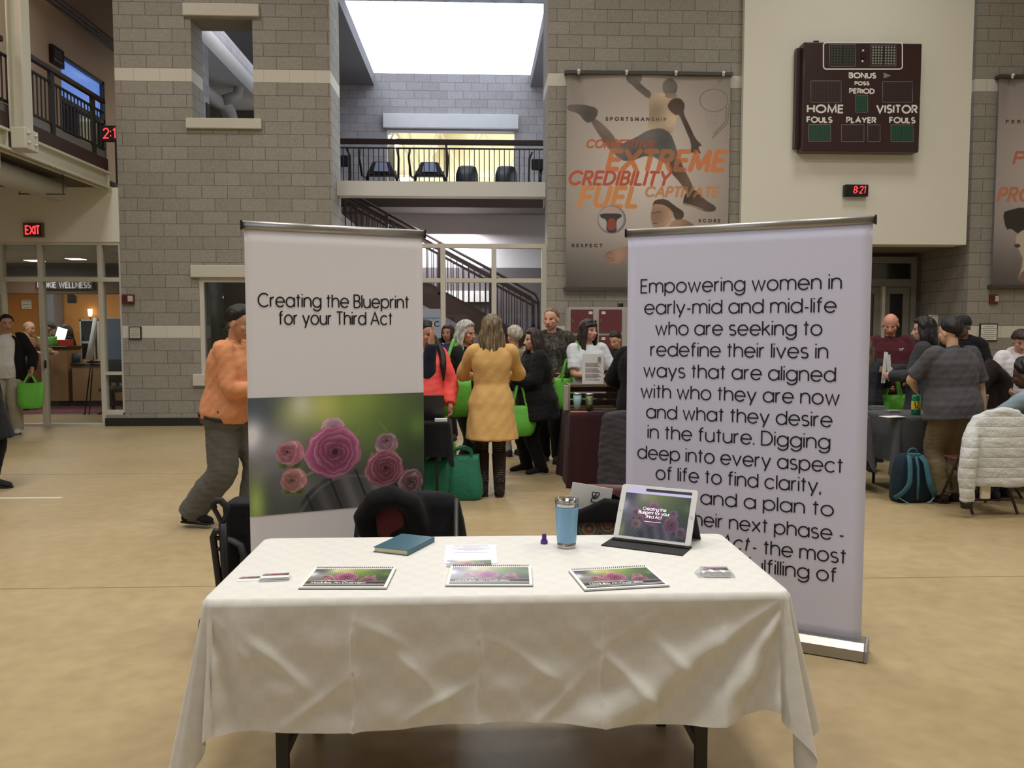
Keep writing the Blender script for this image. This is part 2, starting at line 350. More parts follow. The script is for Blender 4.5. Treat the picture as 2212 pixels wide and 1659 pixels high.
# floor
m, t = new_mat('tan_sport_floor'); g = t.new('ShaderNodeNewGeometry')
n1 = t.new('ShaderNodeTexNoise'); n1.inputs['Scale'].default_value = .55; n1.inputs['Detail'].default_value = 5; t.link(g.outputs['Position'], n1.inputs['Vector'])
n2 = t.new('ShaderNodeTexNoise'); n2.inputs['Scale'].default_value = 9; n2.inputs['Detail'].default_value = 6; t.link(g.outputs['Position'], n2.inputs['Vector'])
cr = t.new('ShaderNodeValToRGB'); cr.color_ramp.elements[0].position = .32; cr.color_ramp.elements[0].color = (*C(166,145,108), 1); cr.color_ramp.elements[1].position = .72; cr.color_ramp.elements[1].color = (*C(186,166,128), 1)
t.link(n1.outputs[0], cr.inputs[0]); mx = t.new('ShaderNodeMix', data_type='RGBA', blend_type='OVERLAY'); mx.inputs[0].default_value = .22
t.link(cr.outputs[0], mx.inputs[6]); t.link(n2.outputs[0], mx.inputs[7]); t.link(mx.outputs[2], t.b.inputs['Base Color'])
t.b.inputs['Roughness'].default_value = .38; t.b.inputs['Specular IOR Level'].default_value = .35
bp = t.new('ShaderNodeBump'); bp.inputs['Strength'].default_value = .12; bp.inputs['Distance'].default_value = .01
n3 = t.new('ShaderNodeTexNoise'); n3.inputs['Scale'].default_value = 3.0; t.link(g.outputs['Position'], n3.inputs['Vector']); t.link(n3.outputs[0], bp.inputs['Height']); t.link(bp.outputs[0], t.b.inputs['Normal'])
TAN = m
struct(MB().box(-13, -14, -.2, 13, 15.6, 0).build('floor', TAN))
seam = mat('floor_seam', C(120,98,66), .8); lw = mat('court_line_white', C(226,222,208), .6)
def floor_line(n, p, q, w_, mt):
    p, q = Vector(p), Vector(q); d = (q-p).normalized(); s = Vector((d.y, -d.x, 0))*w_/2
    b = MB(); b.poly([(p+s)+Vector((0,0,.0003)), (q+s)+Vector((0,0,.0003)), (q-s)+Vector((0,0,.0003)), (p-s)+Vector((0,0,.0003))][::-1], (0,0,1), .0007); struct(b.build('trim_%d' % n, mt))
floor_line(1, (-12.5, 5.05, 0), (12.5, 5.02, 0), .006, seam)
floor_line(2, (-12.5, 7.85, 0), onz(133,1075), .05, lw)
floor_line(3, onz(1085,972), onz(1150,972), .045, lw)
floor_line(4, (-12.5, 9.1, 0), (12.5, 9.1, 0), .006, seam)

# left block tower: front with two window openings, sides
TL, TR = -5.775, -2.36
u0, u1 = at(411,40,WY), at(549,257,WY); l0, l1 = at(429,600,WY), at(560,808,WY)
b = MB(); T = .55; H = 10.2
b.box(TL, WY, 0, l0.x, WY+T, H).box(l1.x, WY, 0, TR, WY+T, H)
b.box(l0.x, WY, 0, l1.x, WY+T, l1.z).box(l0.x, WY, l0.z, u0.x, WY+T, u1.z if False else H) if u0.x > l0.x else None
b.box(l0.x, WY, l0.z, l1.x, WY+T, u1.z).box(l0.x, WY, u0.z, l1.x, WY+T, H).box(min(u1.x, l1.x), WY, u1.z, l1.x, WY+T, u0.z)
if u0.x < l0.x:   # the upper opening starts a little further left than the lower one
    b = MB(); b.box(TL, WY, 0, u0.x, WY+T, H).box(u0.x, WY, 0, l0.x, WY+T, u1.z).box(u0.x, WY, u0.z, l0.x, WY+T, H)
    b.box(l1.x, WY, 0, TR, WY+T, H).box(l0.x, WY, 0, l1.x, WY+T, l1.z).box(l0.x, WY, l0.z, l1.x, WY+T, u1.z).box(l0.x, WY, u0.z, l1.x, WY+T, H).box(u1.x, WY, u1.z, l1.x, WY+T, u0.z)
b.box(TR-.4, WY+T, 0, TR, 21.3, 3.6).box(TR-.4, WY+T, 3.6, TR, 14.6, H).box(TL, WY+T, 0, TL+.4, 18.5, 3.6)
struct(b.build('wall_left', BLK))
def sill(n, p, q, proj=.06, Y=WY):
    a, c = at(*p, Y), at(*q, Y); o = MB().box(a.x, Y-proj, c.z, c.x, Y+.3, a.z).build('trim_%d' % n, STONE, bevel=.012); return struct(o)
sill(11, (396,8), (561,38)); sill(12, (403,256), (566,280)); sill(13, (413,573), (580,600)); sill(14, (418,808), (575,833))
o = MB().box(TL-.0, WY-.03, 0.001, TR+.0, WY-.001, .13).build('baseboard_left', DARK); struct(o)
# lower tower window: frame, glass and the dim room behind
b = MB(); fw = .07
a, c = Vector((l0.x, 0, l0.z)), Vector((l1.x, 0, l1.z))
b.box(a.x, WY+.02, c.z, a.x+fw, WY+.14, a.z).box(c.x-fw, WY+.02, c.z, c.x, WY+.14, a.z).box(a.x+fw, WY+.02, a.z-fw, c.x-fw, WY+.14, a.z).box(a.x+fw, WY+.02, c.z, c.x-fw, WY+.14, c.z+fw)
wn = struct(b.build('window_1', FRAMEW)); MB().box(a.x+fw, WY+.07, c.z+fw, c.x-fw, WY+.08, a.z-fw).build('window_pane', GLASSD, wn)
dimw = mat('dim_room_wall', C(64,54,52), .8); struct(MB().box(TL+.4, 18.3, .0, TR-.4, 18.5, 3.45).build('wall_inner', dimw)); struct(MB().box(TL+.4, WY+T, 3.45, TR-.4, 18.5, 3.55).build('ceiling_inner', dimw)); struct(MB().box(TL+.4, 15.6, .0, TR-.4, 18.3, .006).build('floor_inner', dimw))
p, q = at(492,662,18.1), at(520,700,18.1)
tag(MB().box(p.x, 18.24, q.z, q.x+.1, 18.29, p.z).build('notice_board', mat('notice_white', C(190,186,180), .7)), 'pale notice board on the dim wall behind the lower tower window', 'notice board')
b = MB(); b.box(-4.9, 16.2, 1.25, -4.3, 16.25, 2.75); tag(b.build('wall_hanging', mat('plum_cloth', C(40,24,26), .9)), 'dark plum hanging panel seen through the lower tower window', 'panel')
lamp('hall_lamp', (-4.0, 15.6, 3.35), .5, 14, WARM)
o = MB().lathe([(.0,0),(.16,0),(.16,.05),(.0,.05)], at(500,645,16.8)+Vector((0,0,.0)), 20).build('downlight', emit_mat('downlight_glow', (1,.93,.8), 4.0)); tag(o, 'round ceiling light seen through the lower tower window', 'light')
lampz = o
# stair hall seen through the upper tower opening
HX = -5.55
b = MB(); z1, z0_ = onx(447,57,HX), onx(450,104,HX)
y0, y1 = 16.4, 23.0
zb, zt = z0_.z, z1.z
b.box(HX-1.1, y0, zt, HX, y1, 10.4)
struct(b.build('wall_stair_hall', BLKP))
b = MB().box(HX-1.1, y0, zb, HX+.01, y1, zt); struct(b.build('trim_21', mat('pale_lintel', C(214,208,206), .8)))
b = MB(); pr0, pr1 = onx(432,240,HX), onx(452,240,HX); b.box(HX-.5, pr0.y, 3.6, HX+.005, pr1.y, zb); struct(b.build('wall_stair_pier', BLKP))
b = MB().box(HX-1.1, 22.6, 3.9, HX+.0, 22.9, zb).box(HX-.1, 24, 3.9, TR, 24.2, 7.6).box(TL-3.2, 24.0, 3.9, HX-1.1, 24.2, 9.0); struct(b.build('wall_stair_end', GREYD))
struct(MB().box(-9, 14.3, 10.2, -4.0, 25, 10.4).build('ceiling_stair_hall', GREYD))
b = MB(); Q_, _r = spline([(-6.25,17.9,7.0),(-6.2,20.0,7.0),(-6.05,20.5,6.95),(-6.0,20.8,6.6),(-6.0,20.8,5.6)], [1]*5, 5); b.tube(Q_, .17, 14); b.tube([(-6.05,20.3,7.02),(-5.75,20.5,7.2),(-5.7,20.5,7.5)], .13, 12)
tag(b.build('air_duct', mat('duct_white', C(186,180,174), .5)), 'pale round air duct with an elbow seen through the upper tower opening', 'duct')
sg = MB().box(HX+.005, pr0.y+.35, onx(443,238,HX).z-.17, HX+.02, pr0.y+.58, onx(443,238,HX).z+.17); tag(sg.build('wall_sign', DARK), 'small dark framed sign on the stair pier inside the upper tower opening', 'sign')
lamp('stair_hall_lamp', (-3.6, 17.5, 9.6), 1.6, 90, (.95,.92,.98))

# centre bay -------------------------------------------------------------
RX0, RX1 = 1.165, 4.40
FY = 14.2
f0, f1 = at(718,390,FY), at(1182,425,FY)
struct(MB().box(TR, FY, f1.z, RX0, FY+.28, f0.z).build('beam_balcony', mat('fascia_white', C(214,213,207), .7, var=.02)))
m0 = at(718,425,16.45).z; m1 = at(718,447,16.45).z
struct(MB().box(-5.0, 16.4, m1, RX0+2, 16.45, 4.2).build('beam_maroon', MAROOND))
struct(MB().box(TR-3.2, 16.45, 4.0, RX0+4, 21.4, 4.14).build('slab_balcony', GREYP))
BY = 21.3
w0, w1 = at(836,281,BY), at(1112,281,BY)
cz = at(960,186,BY).z
b = MB().box(-5.2, BY, 4.1, w0.x, BY+.3, cz+.3).box(w1.x, BY, 4.1, RX0+2.5, BY+.3, cz+.3).box(w0.x, BY, w0.z, w1.x, BY+.3, cz+.3); struct(b.build('wall_atrium', BLKP))
p, q = at(828,247,BY), at(1119,280,BY); struct(MB().box(p.x, BY-.12, q.z, q.x, BY+.32, p.z).build('trim_31', mat('lintel_white', C(216,213,214), .7), bevel=.01))
# flat atrium soffit with the open skylight well
s0, s1 = at(808,186,BY).x, at(1146,186,BY).x
b = MB().box(-5.2, 14.6, cz, s0, BY, cz+.3).box(TR-.4, WY+.2, cz, s0, 14.6, cz+.3).box(s1, WY+.2, cz, RX0+2.5, BY, cz+.3)
b.box(s0-.15, WY+.05, cz, s1+.15, WY+.2, cz+.5)
struct(b.build('ceiling_atrium', mat('soffit_grey', C(120,114,116), .9, var=.02)))
b = MB()
for i in range(9):
    x = s0+(s1-s0)*i/8; b.box(x-.025, WY+.2, cz+.3, x+.025, 16.7, cz+.4)
for y in (14.6, 15.6, 16.7): b.box(s0, y-.025, cz+.3, s1, y+.025, cz+.4)
sk = struct(b.build('window_skylight', mat('skylight_bar', C(150,150,158), .5))); MB().box(s0, WY+.2, cz+.34, s1, BY, cz+.35).build('window_pane', glass_mat('skylight_glass', (.97,.98,1), .0), sk)
# balcony railing
bal = thing('balcony_railing', 'dark maroon steel railing along the white balcony over the centre bay', 'railing', (-.6, 16.5, 4.14))
ry = 16.5
tz, sz = at(950,307,ry).z, at(950,321,ry).z
MB().box(-3.9, ry-.04, tz-.05, 2.2, ry+.05, tz+.05).build('handrail', MAROOND, bal, bevel=.01)
MB().box(-3.9, ry-.012, sz-.014, 2.2, ry+.012, sz+.014).build('rail', MAROOND, bal)
for i in range(56):
    x = -3.4+i*.0985; MB().box(x-.008, ry-.008, 4.2, x+.008, ry+.008, sz-.012).build('baluster', MAROOND, bal)
MB().box(-3.9, ry-.012, 4.2, 2.2, ry+.012, 4.225).build('rail', MAROOND, bal)
for x in (-3.2, -.6, 1.7): MB().box(x-.02, ry-.02, 4.14, x+.02, ry+.02, tz-.05).build('post', MAROOND, bal)
# machines on the balcony
dk = mat('machine_black', C(22,22,25), .4); scr = mat('machine_screen', C(150,152,180), .25)
def treadmill(px, label, Y=19.0):
    p = at(px, 350, Y); t_ = thing('treadmill', label, 'exercise machine', (p.x, Y, 4.14), 0, 'treadmills on the balcony')
    b = MB(); b.box(-.36,-.9,.02,.36,.9,.2).box(-.25,-.85,.2,.25,.9,.22); b.build('deck', dk, t_, bevel=.02, local=True)
    for s in (-1, 1):
        b = MB().tube([(s*.34,.55,.2),(s*.37,.5,.75),(s*.30,.42,1.1)], [.035,.035,.03], 8); b.build('upright', dk, t_, local=True)
        b = MB().tube([(s*.37,.5,.95),(s*.41,.1,.93),(s*.44,-.12,1.3),(s*.41,-.1,1.48)], .026, 8); b.build('handlebar', dk, t_, local=True)
    b = MB(); b.loft([[(-.34,.3,.98),(.34,.3,.98),(.34,.42,.95),(-.34,.42,.95)],[(-.2,.36,1.3),(.2,.36,1.3),(.2,.46,1.3),(-.2,.46,1.3)]], smooth=False); c_ = b.build('console', dk, t_, bevel=.02, local=True)
    b = MB().add([(-.17,.29,1.06),(.17,.29,1.06),(.12,.335,1.27),(-.12,.335,1.27)], [(0,1,2,3)]); b.v = [(x, y-.012, z) for x, y, z in b.v]; b.poly([(-.17,.285,1.06),(.17,.285,1.06),(.12,.332,1.27),(-.12,.332,1.27)], (0,-1,0), .006); b.build('screen', scr, t_, local=True)
    return t_
treadmill(820, 'left of the two treadmills with pale screens behind the balcony railing'); treadmill(926, 'right of the two treadmills with pale screens behind the balcony railing')
def bike(px, label, Y=19.2):
    p = at(px, 370, Y); t_ = thing('recumbent_bike', label, 'exercise machine', (p.x, Y, 4.14), 0, 'recumbent bikes on the balcony')
    MB().box(-.2,-.5,.0,.2,.6,.25).build('base', dk, t_, bevel=.03, local=True)
    b = MB().loft([[(-w_,-.3+z*.15-d,z),(w_,-.3+z*.15-d,z),(w_,-.3+z*.15+d,z),(-w_,-.3+z*.15+d,z)] for w_, d, z in ((.2,.05,.25),(.26,.06,.5),(.25,.06,.95),(.2,.05,1.12),(.12,.03,1.16))]); b.build('backrest', dk, t_, local=True)
    for s in (-1, 1): MB().tube([(s*.27,-.25,.55),(s*.33,-.2,.62),(s*.33,.1,.62)], .025, 8).build('armrest', dk, t_, local=True)
bike(1009, 'dark high-backed exercise bike behind the balcony railing, left of its pair'); bike(1093, 'dark high-backed exercise bike behind the balcony railing, right of its pair')
def elliptical(px, label, Y=19.0, s=1):
    p = at(px, 370, Y); t_ = thing('elliptical_trainer', label, 'exercise machine', (p.x, Y, 4.14))
    MB().box(-.3,-.6,0,.3,.6,.18).lathe([(.0,.18),(.26,.2),(.3,.5),(.2,.7),(0,.72)], (0,.1,0), 20).build('drive_housing', dk, t_, bevel=.02, local=True)
    for k in (-1, 1): MB().tube([(k*.25,-.1,.3),(k*.27,.0,.9),(k*.2+s*.06,.05,1.35),(k*.2,-.05,1.5)], .028, 8).build('arm_lever', dk, t_, local=True)
    MB().tube([(0,.1,.7),(0,.15,1.15)], .05, 8).build('mast', dk, t_, local=True); MB().cbox((0,.12,1.25), (.42,.1,.26)).build('console', dk, t_, bevel=.03, local=True)
elliptical(731, 'dark elliptical trainer at the left end of the balcony'); elliptical(1168, 'dark exercise machine at the right end of the balcony', 19.2, -1)
# bright gym hall behind the balcony opening: deck, trusses, duct, lamps
cg = mat('gym_cream', C(216,208,176), .7, var=.02)
b = MB(); b.poly([(-9,BY+.4,7.75),(8,BY+.4,7.75),(8,34,9.9),(-9,34,9.9)], (0,0,1), .15); struct(b.build('ceiling_gym', cg)); struct(MB().box(-9, 33, 2, 8, 33.2, 9.6).build('wall_gym', cg))
ts = mat('truss_cream', C(206,200,176), .5)
def truss(Y, z0, z1, label, x0=-6, x1=5):
    t_ = thing('roof_truss', label, 'truss', (0, Y, z0), 0, 'steel trusses in the hall behind the balcony')
    MB().box(x0, Y-.06, z1-.08, x1, Y+.06, z1).build('top_chord', ts, t_); MB().box(x0, Y-.06, z0, x1, Y+.06, z0+.1).build('bottom_chord', ts, t_)
    b = MB(); x = x0; k = 0
    while x < x1-.6:
        b.beam((x, Y, z0+.05 if k % 2 else z1-.05), (x+.62, Y, z1-.05 if k % 2 else z0+.05), .06, .06); x += .62; k += 1
    b.build('web', ts, t_)
for k, (Y, za, zb2) in enumerate(((23.6,5.9,7.2),(26.0,6.4,8.2),(28.6,6.5,8.8))): truss(Y, za, zb2, ('nearest','middle','farthest')[k]+' of the cream roof trusses seen through the balcony opening')
b = MB()
for x in (-3.6,-2.2,-.8,.6,2.0): b.beam((x, 22.2, 7.75), (x+2.4, 32, 9.45), .12, .16)
struct(b.build('beam_gym_rafters', ts))
p = at(978,330,25.0); b = MB().lathe([(.0,0),(.45,0),(.5,.5),(.62,.9),(.62,1.4),(.45,1.6),(.45,2.9),(0,2.9)], (p.x, 25.0, 5.3), 24); tag(b.build('duct_drop', cg), 'fat round cream air duct hanging between the trusses behind the balcony', 'duct')
glow = emit_mat('lamp_glow', (1,.98,.86), 14.0)
for k, (px, py, Y) in enumerate(((843,298,24.0),(846,314,26.5),(875,387,30.5))):
    p = at(px, py, Y); t_ = thing('high_bay_light', ('upper','lower','small lowest')[k]+' glowing white gym lamp seen through the balcony opening', 'lamp', p, 0, 'gym lamps behind the balcony opening')
    MB().ell((0,0,0), (.16,.16,.16)).build('bulb', glow, t_, local=True); MB().lathe([(.05,.3),(.12,.25),(.24,.02),(.2,.04)], (0,0,0), 20, caps=False).build('shade', cg, t_, local=True); MB().cyl((0,0,.28), (0,0,7.75+(Y-BY-.4)*.175-p.z+.01), .015, n=8).build('rod', cg, t_, local=True)
lamp('gym_hall_fill', (-.5, 27.0, 5.2), 5.0, 420, (1,.95,.8), (-.5,27.0,9)); lamp('gym_hall_fill', (-.5, 22.6, 5.0), 3.0, 110, (1,.95,.8), (-.5,28,8))  # added fill lights that brighten the hall, apart from its visible lamps
# stair behind the glazing
SY0, SY1 = 15.0, 16.3
ra, rb = at(902,497,SY0), at(1166,641,SY0); sl = (rb.z-ra.z)/(rb.x-ra.x); RZ = lambda x: ra.z+sl*(x-ra.x); SZ = lambda x: RZ(x)-1.0
xa, xb = -2.62, RX0-.03
st = thing('staircase', 'maroon steel staircase climbing to the left behind the glazed screen', 'staircase', (xb, SY0, 0))
for Y in (SY0, SY1): MB().beam((xa, Y, SZ(xa)-.1), (xb, Y, SZ(xb)-.1), .06, .34).build('stringer', MAROON, st)
n = 16
for i in range(n):
    x = xa+(xb-xa)*(i+.5)/n; MB().box(x-.14, SY0+.03, SZ(x)-.02, x+.14, SY1-.03, SZ(x)+.02).build('tread', MAROOND, st)
MB().box(xb, SY0, SZ(xb)-.25, xb+1.6, SY1, SZ(xb)-.1).build('landing', MAROOND, st)
for Y in (SY0, SY1):
    MB().tube([(xa, Y, RZ(xa)), (xb-.08, Y, RZ(xb-.08)), (xb-.02, Y, RZ(xb)-.08), (xb-.02, Y, SZ(xb)+.1)], .026, 10).build('handrail', MAROOND, st)
    MB().beam((xa, Y, RZ(xa)-.14), (xb, Y, RZ(xb)-.14), .03, .05).build('rail', MAROOND, st); MB().beam((xa, Y, SZ(xa)+.14), (xb, Y, SZ(xb)+.14), .03, .05).build('rail', MAROOND, st)
    for k in range(36):
        x = xa+.06+k*(xb-xa-.1)/35; wq = .03 if k % 9 == 0 else .009; MB().box(x-wq, Y-wq, SZ(x)+.05, x+wq, Y+wq, RZ(x)-.13 if wq < .02 else RZ(x)).build('post' if wq > .02 else 'baluster', MAROOND, st)
# wall behind the stair
lo = at(1000,578,17.6).z
struct(MB().box(TR-.5, 17.6, lo, RX0+3, 17.8, 4.0).build('wall_stair', mat('stair_wall_white', C(208,202,202), .8, var=.02)))
struct(MB().box(TR-.5, 17.6, 0, RX0+3, 17.82, lo).build('wall_stair_lower', mat('stair_wall_grey', C(104,96,98), .9)))
p, q = at(962,628,17.5), at(1062,652,17.5); struct(MB().box(p.x, 17.5, q.z, q.x, 17.6, p.z).build('trim_33', mat('pale_strip', C(226,222,214), .7)))
lamp('stair_bay_fill', (-.6, 16.9, 3.6), 1.2, 120, (.96,.93,1.0)); lamp('stair_bay_fill', (-.6, 14.7, 3.55), 1.0, 40, (.98,.95,1.0))  # added fill lights, brighten the wall behind the stair
# glazed screen of the centre bay
GY = WY+.25
def bar(b, x0, z0, x1, z1, Y=GY, d=.1): b.box(x0, Y-d/2, z0, x1, Y+d/2, z1)
gz, gm = at(1000,527,GY).z, at(1000,606,GY).z
b = MB(); hw = .035
bar(b, TR, gz-2*hw, RX0, gz); bar(b, TR, gm-hw, RX0, gm+hw); bar(b, TR, 0, RX0, .1)
vx = [TR+.04] + [at(x,600,GY).x for x in (742,850,957,1067)] + [RX0-.04]
for x in vx: bar(b, x-.04, .1, x+.04, gz-2*hw, d=.12)
gs = struct(b.build('window_2', FRAMEW))
for i in range(5):
    for z0, z1 in ((.1, gm-hw), (gm+hw, gz-2*hw)): MB().box(vx[i]+.04, GY-.004, z0, vx[i+1]-.04, GY+.004, z1).build('window_pane', GLASS, gs)

# right block wall, cream panel over the door recess, right pier
b = MB().box(RX0, WY, 0, RX1, WY+T, 10.2).box(RX0, WY+T, 3.7, RX0+.4, 14.7, 10.2); struct(b.build('wall_right', BLK))
c0 = at(1604,528,WY-.1); CX0, CX1 = at(1604,300,WY-.1).x, at(2095,300,WY-.1).x; CZ = at(1980,528,WY-.1).z
struct(MB().box(CX0, WY-.1, CZ, CX1, WY+.3, 10.2).build('wall_cream_panel', CREAM))
DY = 15.1
PX = at(2090,640,WY).x
struct(MB().box(PX, WY, 0, 12.5, DY+.3, 10.2).build('wall_far_right', BLK))
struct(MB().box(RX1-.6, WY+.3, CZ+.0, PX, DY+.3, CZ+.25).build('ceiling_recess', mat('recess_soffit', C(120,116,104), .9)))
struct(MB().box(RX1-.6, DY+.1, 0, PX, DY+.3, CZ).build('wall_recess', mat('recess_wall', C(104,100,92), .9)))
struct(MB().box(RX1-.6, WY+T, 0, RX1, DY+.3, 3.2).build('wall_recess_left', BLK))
# recess doors
GP = mat('door_grey', C(128,124,118), .5); dg_ = mat('door_glass_dark', C(30,30,31), .12, spec=.6)
dx1 = at(1974,700,DY).x; dx0 = at(1800,700,DY).x; dt = at(1900,555,DY).z; dm = at(1900,617,DY).z
b = MB().box(dx0, DY-.05, dt-.12, dx1, DY+.08, dt).box(dx1-.1, DY-.05, 0, dx1, DY+.08, dt-.12).box(dx0, DY-.05, 0, dx0+.1, DY+.08, dt-.12).box(dx0+.1, DY-.05, dm-.02, dx1-.1, DY+.08, dm+.12)
dr = struct(b.build('door_1', GP)); xm = at(1903,680,DY).x
MB().box(dx0+.1, DY, dm+.12, dx1-.1, DY+.02, dt-.12).build('transom_pane', dg_, dr)
for x0, x1, yo in ((dx0+.11, xm-.03, 0), (xm+.03, dx1-.11, .0)):
    lf = MB().box(x0, DY-.02+yo, .02, x0+.12, DY+.03+yo, dm-.03).box(x1-.12, DY-.02+yo, .02, x1, DY+.03+yo, dm-.03).box(x0+.12, DY-.02+yo, dm-.15, x1-.12, DY+.03+yo, dm-.03).box(x0+.12, DY-.02+yo, .02, x1-.12, DY+.03+yo, .3).build('door_leaf', GP, dr)
    MB().box(x0+.12, DY, .3, x1-.12, DY+.01, dm-.15).build('door_pane', dg_, lf)
MB().box(xm-.03, DY-.09, .02, xm+.03, DY-.02, dm-.02).build('mullion', FRAMEW, dr)
nm = mat('paper_white', C(222,220,212), .8); ink = mat('ink_dark', C(40,40,44), .8); inkg = mat('ink_grey', C(150,146,138), .8)
def notice(px0, py0, px1, py1, Y, label, name='notice', frame=None, rows=6, cat='notice', mt=None, ik=None):
    p, q = at(px0, py0, Y), at(px1, py1, Y); t_ = thing(name, label, cat, ((p.x+q.x)/2, Y, q.z)); d = .02
    if frame: MB().box(p.x, Y-d-.01, q.z, q.x, Y-.001, p.z).build('frame', frame, t_, bevel=.006); e = .018; d += .014
    else: e = 0
    MB().box(p.x+e, Y-d, q.z+e, q.x-e, Y-d+.012, p.z-e).build('sheet', mt or nm, t_)
    b = MB(); hgt = (p.z-q.z)-2*e; wd = q.x-p.x-2*e
    for i in range(rows):
        z = q.z+e+hgt*(.12+.76*i/max(1, rows-1)); l = wd*(.3+.1*((i*7) % 3)); b.box((p.x+q.x)/2-l, Y-d-.002, z-hgt*.02, (p.x+q.x)/2+l, Y-d, z+hgt*.02)
    b.build('printed_lines', ik or inkg, t_); return t_
notice(1868,690,1877,719,DY-.02,'paper notice taped on the grey recess door','notice', mt=mat('old_paper', C(150,140,112), .9), ik=ink)
notice(2115,699,2152,737,WY,'framed white wall plaque on the right pier, dark border','wall_plaque', DARK, 7, 'plaque')
notice(279,705,307,733,WY,'framed pale wall plaque on the left tower beside its window','wall_plaque', DARK, 6, 'plaque', mt=mat('plaque_pale', C(196,190,174), .8))
sgn = notice(2005,680,2046,702,14.6,'white sign on the recess side wall above the dark-haired group','wall_sign', None, 2, 'sign', ik=ink)
struct(MB().box(-13, -14, 10.2, 13, WY+.2, 10.4).build('ceiling', mat('gym_ceiling', C(190,186,176), .9)))
struct(MB().box(-13, -14.2, 0, 13, -14, 10.3).build('wall_back', CREAM)); struct(MB().box(12.5, -14, 0, 12.7, WY, 10.3).build('wall_gym_side', CREAM)); struct(MB().box(-13.2, -14, 0, -13, 26, 10.3).build('wall_gym_left', CREAM))
# ------------------------------------------------------------------ left: running-track mezzanine and the glazed lobby
MX = -5.93                                    # the mezzanine edge runs along y on x = MX
MY0, MY1 = 4.0, 13.68
zs = lambda px, py: onx(px, py, MX).z
STEELC = mat('cream_steel', C(200,196,178), .45, var=.03)
struct(MB().box(MX-3.2, MY0, 3.86, MX-.1, 24, 4.02).build('slab_mezzanine', mat('track_slab', C(92,84,72), .9)))
b = MB(); b.box(MX-.02, MY0, 3.83, MX, MY1, 4.09).box(MX-.12, MY0, 4.06, MX+.07, MY1, 4.09).box(MX-.12, MY0, 3.83, MX+.07, MY1, 3.86)
for y in (10.75, 13.6): b.box(MX-.1, y-.006, 3.86, MX+.065, y+.006, 4.06); 
struct(b.build('beam_mezzanine', STEELC))
struct(MB().box(MX-.05, MY0, 4.09, MX+.02, MY1, 4.30).build('beam_track_edge', mat('track_edge_maroon', C(58,34,30), .6)))
for y in (6.3, 10.85): struct(MB().box(MX-3.2, y-.05, 3.62, MX-.12, y+.05, 3.86).build('beam_cross', STEELC))
hc = thing('hanger_column', 'cream steel hanger column bolted to the mezzanine beam', 'column', (MX+.1, 10.95, 3.95))
b = MB(); b.box(MX+.03, 10.86, 3.98, MX+.05, 11.06, 10.2).box(MX+.2, 10.86, 3.98, MX+.22, 11.06, 10.2).box(MX+.05, 10.94, 3.98, MX+.2, 10.97, 10.2); b.build('shaft', STEELC, hc)
MB().box(MX+.072, 10.80, 3.86, MX+.25, 11.12, 4.12).build('base_plate', STEELC, hc, bevel=.01)
for i, (dy, dz) in enumerate(((.05,.06),(.22,.06),(.05,.18),(.22,.18))): MB().cyl((MX+.25, 10.82+dy, 3.88+dz), (MX+.275, 10.82+dy, 3.88+dz), .02, n=6).build('bolt', STEELC, hc)
rl = thing('mezzanine_railing', 'dark steel railing with flat posts along the left mezzanine track', 'railing', (MX, 10, 4.3))
rx_ = MX-.03; zt, zm, zb_ = 5.21, 5.03, 4.46
for y0, y1 in ((MY0, 10.84), (11.08, MY1)):
    MB().box(rx_-.03, y0, zt-.04, rx_+.04, y1, zt+.03).build('handrail', MAROOND, rl, bevel=.01)
MB().box(rx_-.015, MY0, zm-.015, rx_+.015, MY1, zm+.015).build('rail', DARK, rl); MB().box(rx_-.015, MY0, zb_-.015, rx_+.015, MY1, zb_+.015).build('rail', DARK, rl)
MB().box(rx_-.02, MY0, 4.30, rx_+.0, MY1, 4.43).build('toe_plate', mat('toe_plate_grey', C(120,116,118), .6), rl)
for y in (7.4, 8.95, 10.48, 12.05, 13.3): MB().box(rx_-.02, y-.05, 4.24, rx_+.025, y+.05, zt-.04).build('post', DARK, rl)
y = 8.0
while y < MY1-.05:
    if min(abs(y-p) for p in (8.95, 10.48, 12.05, 13.3)) > .07: MB().box(rx_-.008, y-.008, zb_+.015, rx_+.008, y+.008, zm-.015).build('baluster', DARK, rl)
    y += .105
# track wall with a strip of high windows
LX = MX-2.6
tw = mat('track_wall_tan', C(206,172,140), .85, var=.04, bump=.15, bscale=20)
wz1, wz0 = 6.95, 5.6; wy0, wy1 = onx(130,140,LX).y, onx(226,190,LX).y
def zat(px, py): return onx(px, py, LX).z
wz1 = (zat(133,112)+zat(224,180))/2; wz0 = wz1-.85
b = MB().box(LX-.3, 6, 4.0, LX, wy0, 10.2).box(LX-.3, wy1, 4.0, LX, 26, 10.2).box(LX-.3, wy0, wz1, LX, wy1, 10.2).box(LX-.3, wy0, 4.02, LX, wy1, 4.25)
struct(b.build('wall_track', tw))
wn = struct(MB().box(LX-.14, wy0, wz0-.1, LX-.02, wy1, wz0).box(LX-.14, wy0, wz1-.06, LX-.02, wy1, wz1).box(LX-.14, wy0, 4.25, LX-.02, wy0+.06, wz1).box(LX-.14, wy1-.06, 4.25, LX-.02, wy1, wz1).build('window_3', mat('window_frame_dark', C(84,82,88), .5)))
MB().box(LX-.1, wy0+.06, wz0, LX-.09, wy1-.06, wz1-.06).build('window_pane', mat('dusk_sky_pane', C(90,120,190), .2, var=.12, vscale=1.2, emit=C(105,140,215), es=.75), wn)
MB().box(LX-.1, wy0+.06, 4.25, LX-.09, wy1-.06, wz0-.1).build('window_pane', mat('dark_blue_glass', C(44,46,62), .06, spec=.7), wn)
struct(MB().box(LX-.3, 25.9, 4.0, TL, 26, 10.2).build('wall_track_end', mat('track_end_dark', C(70,64,60), .9)))
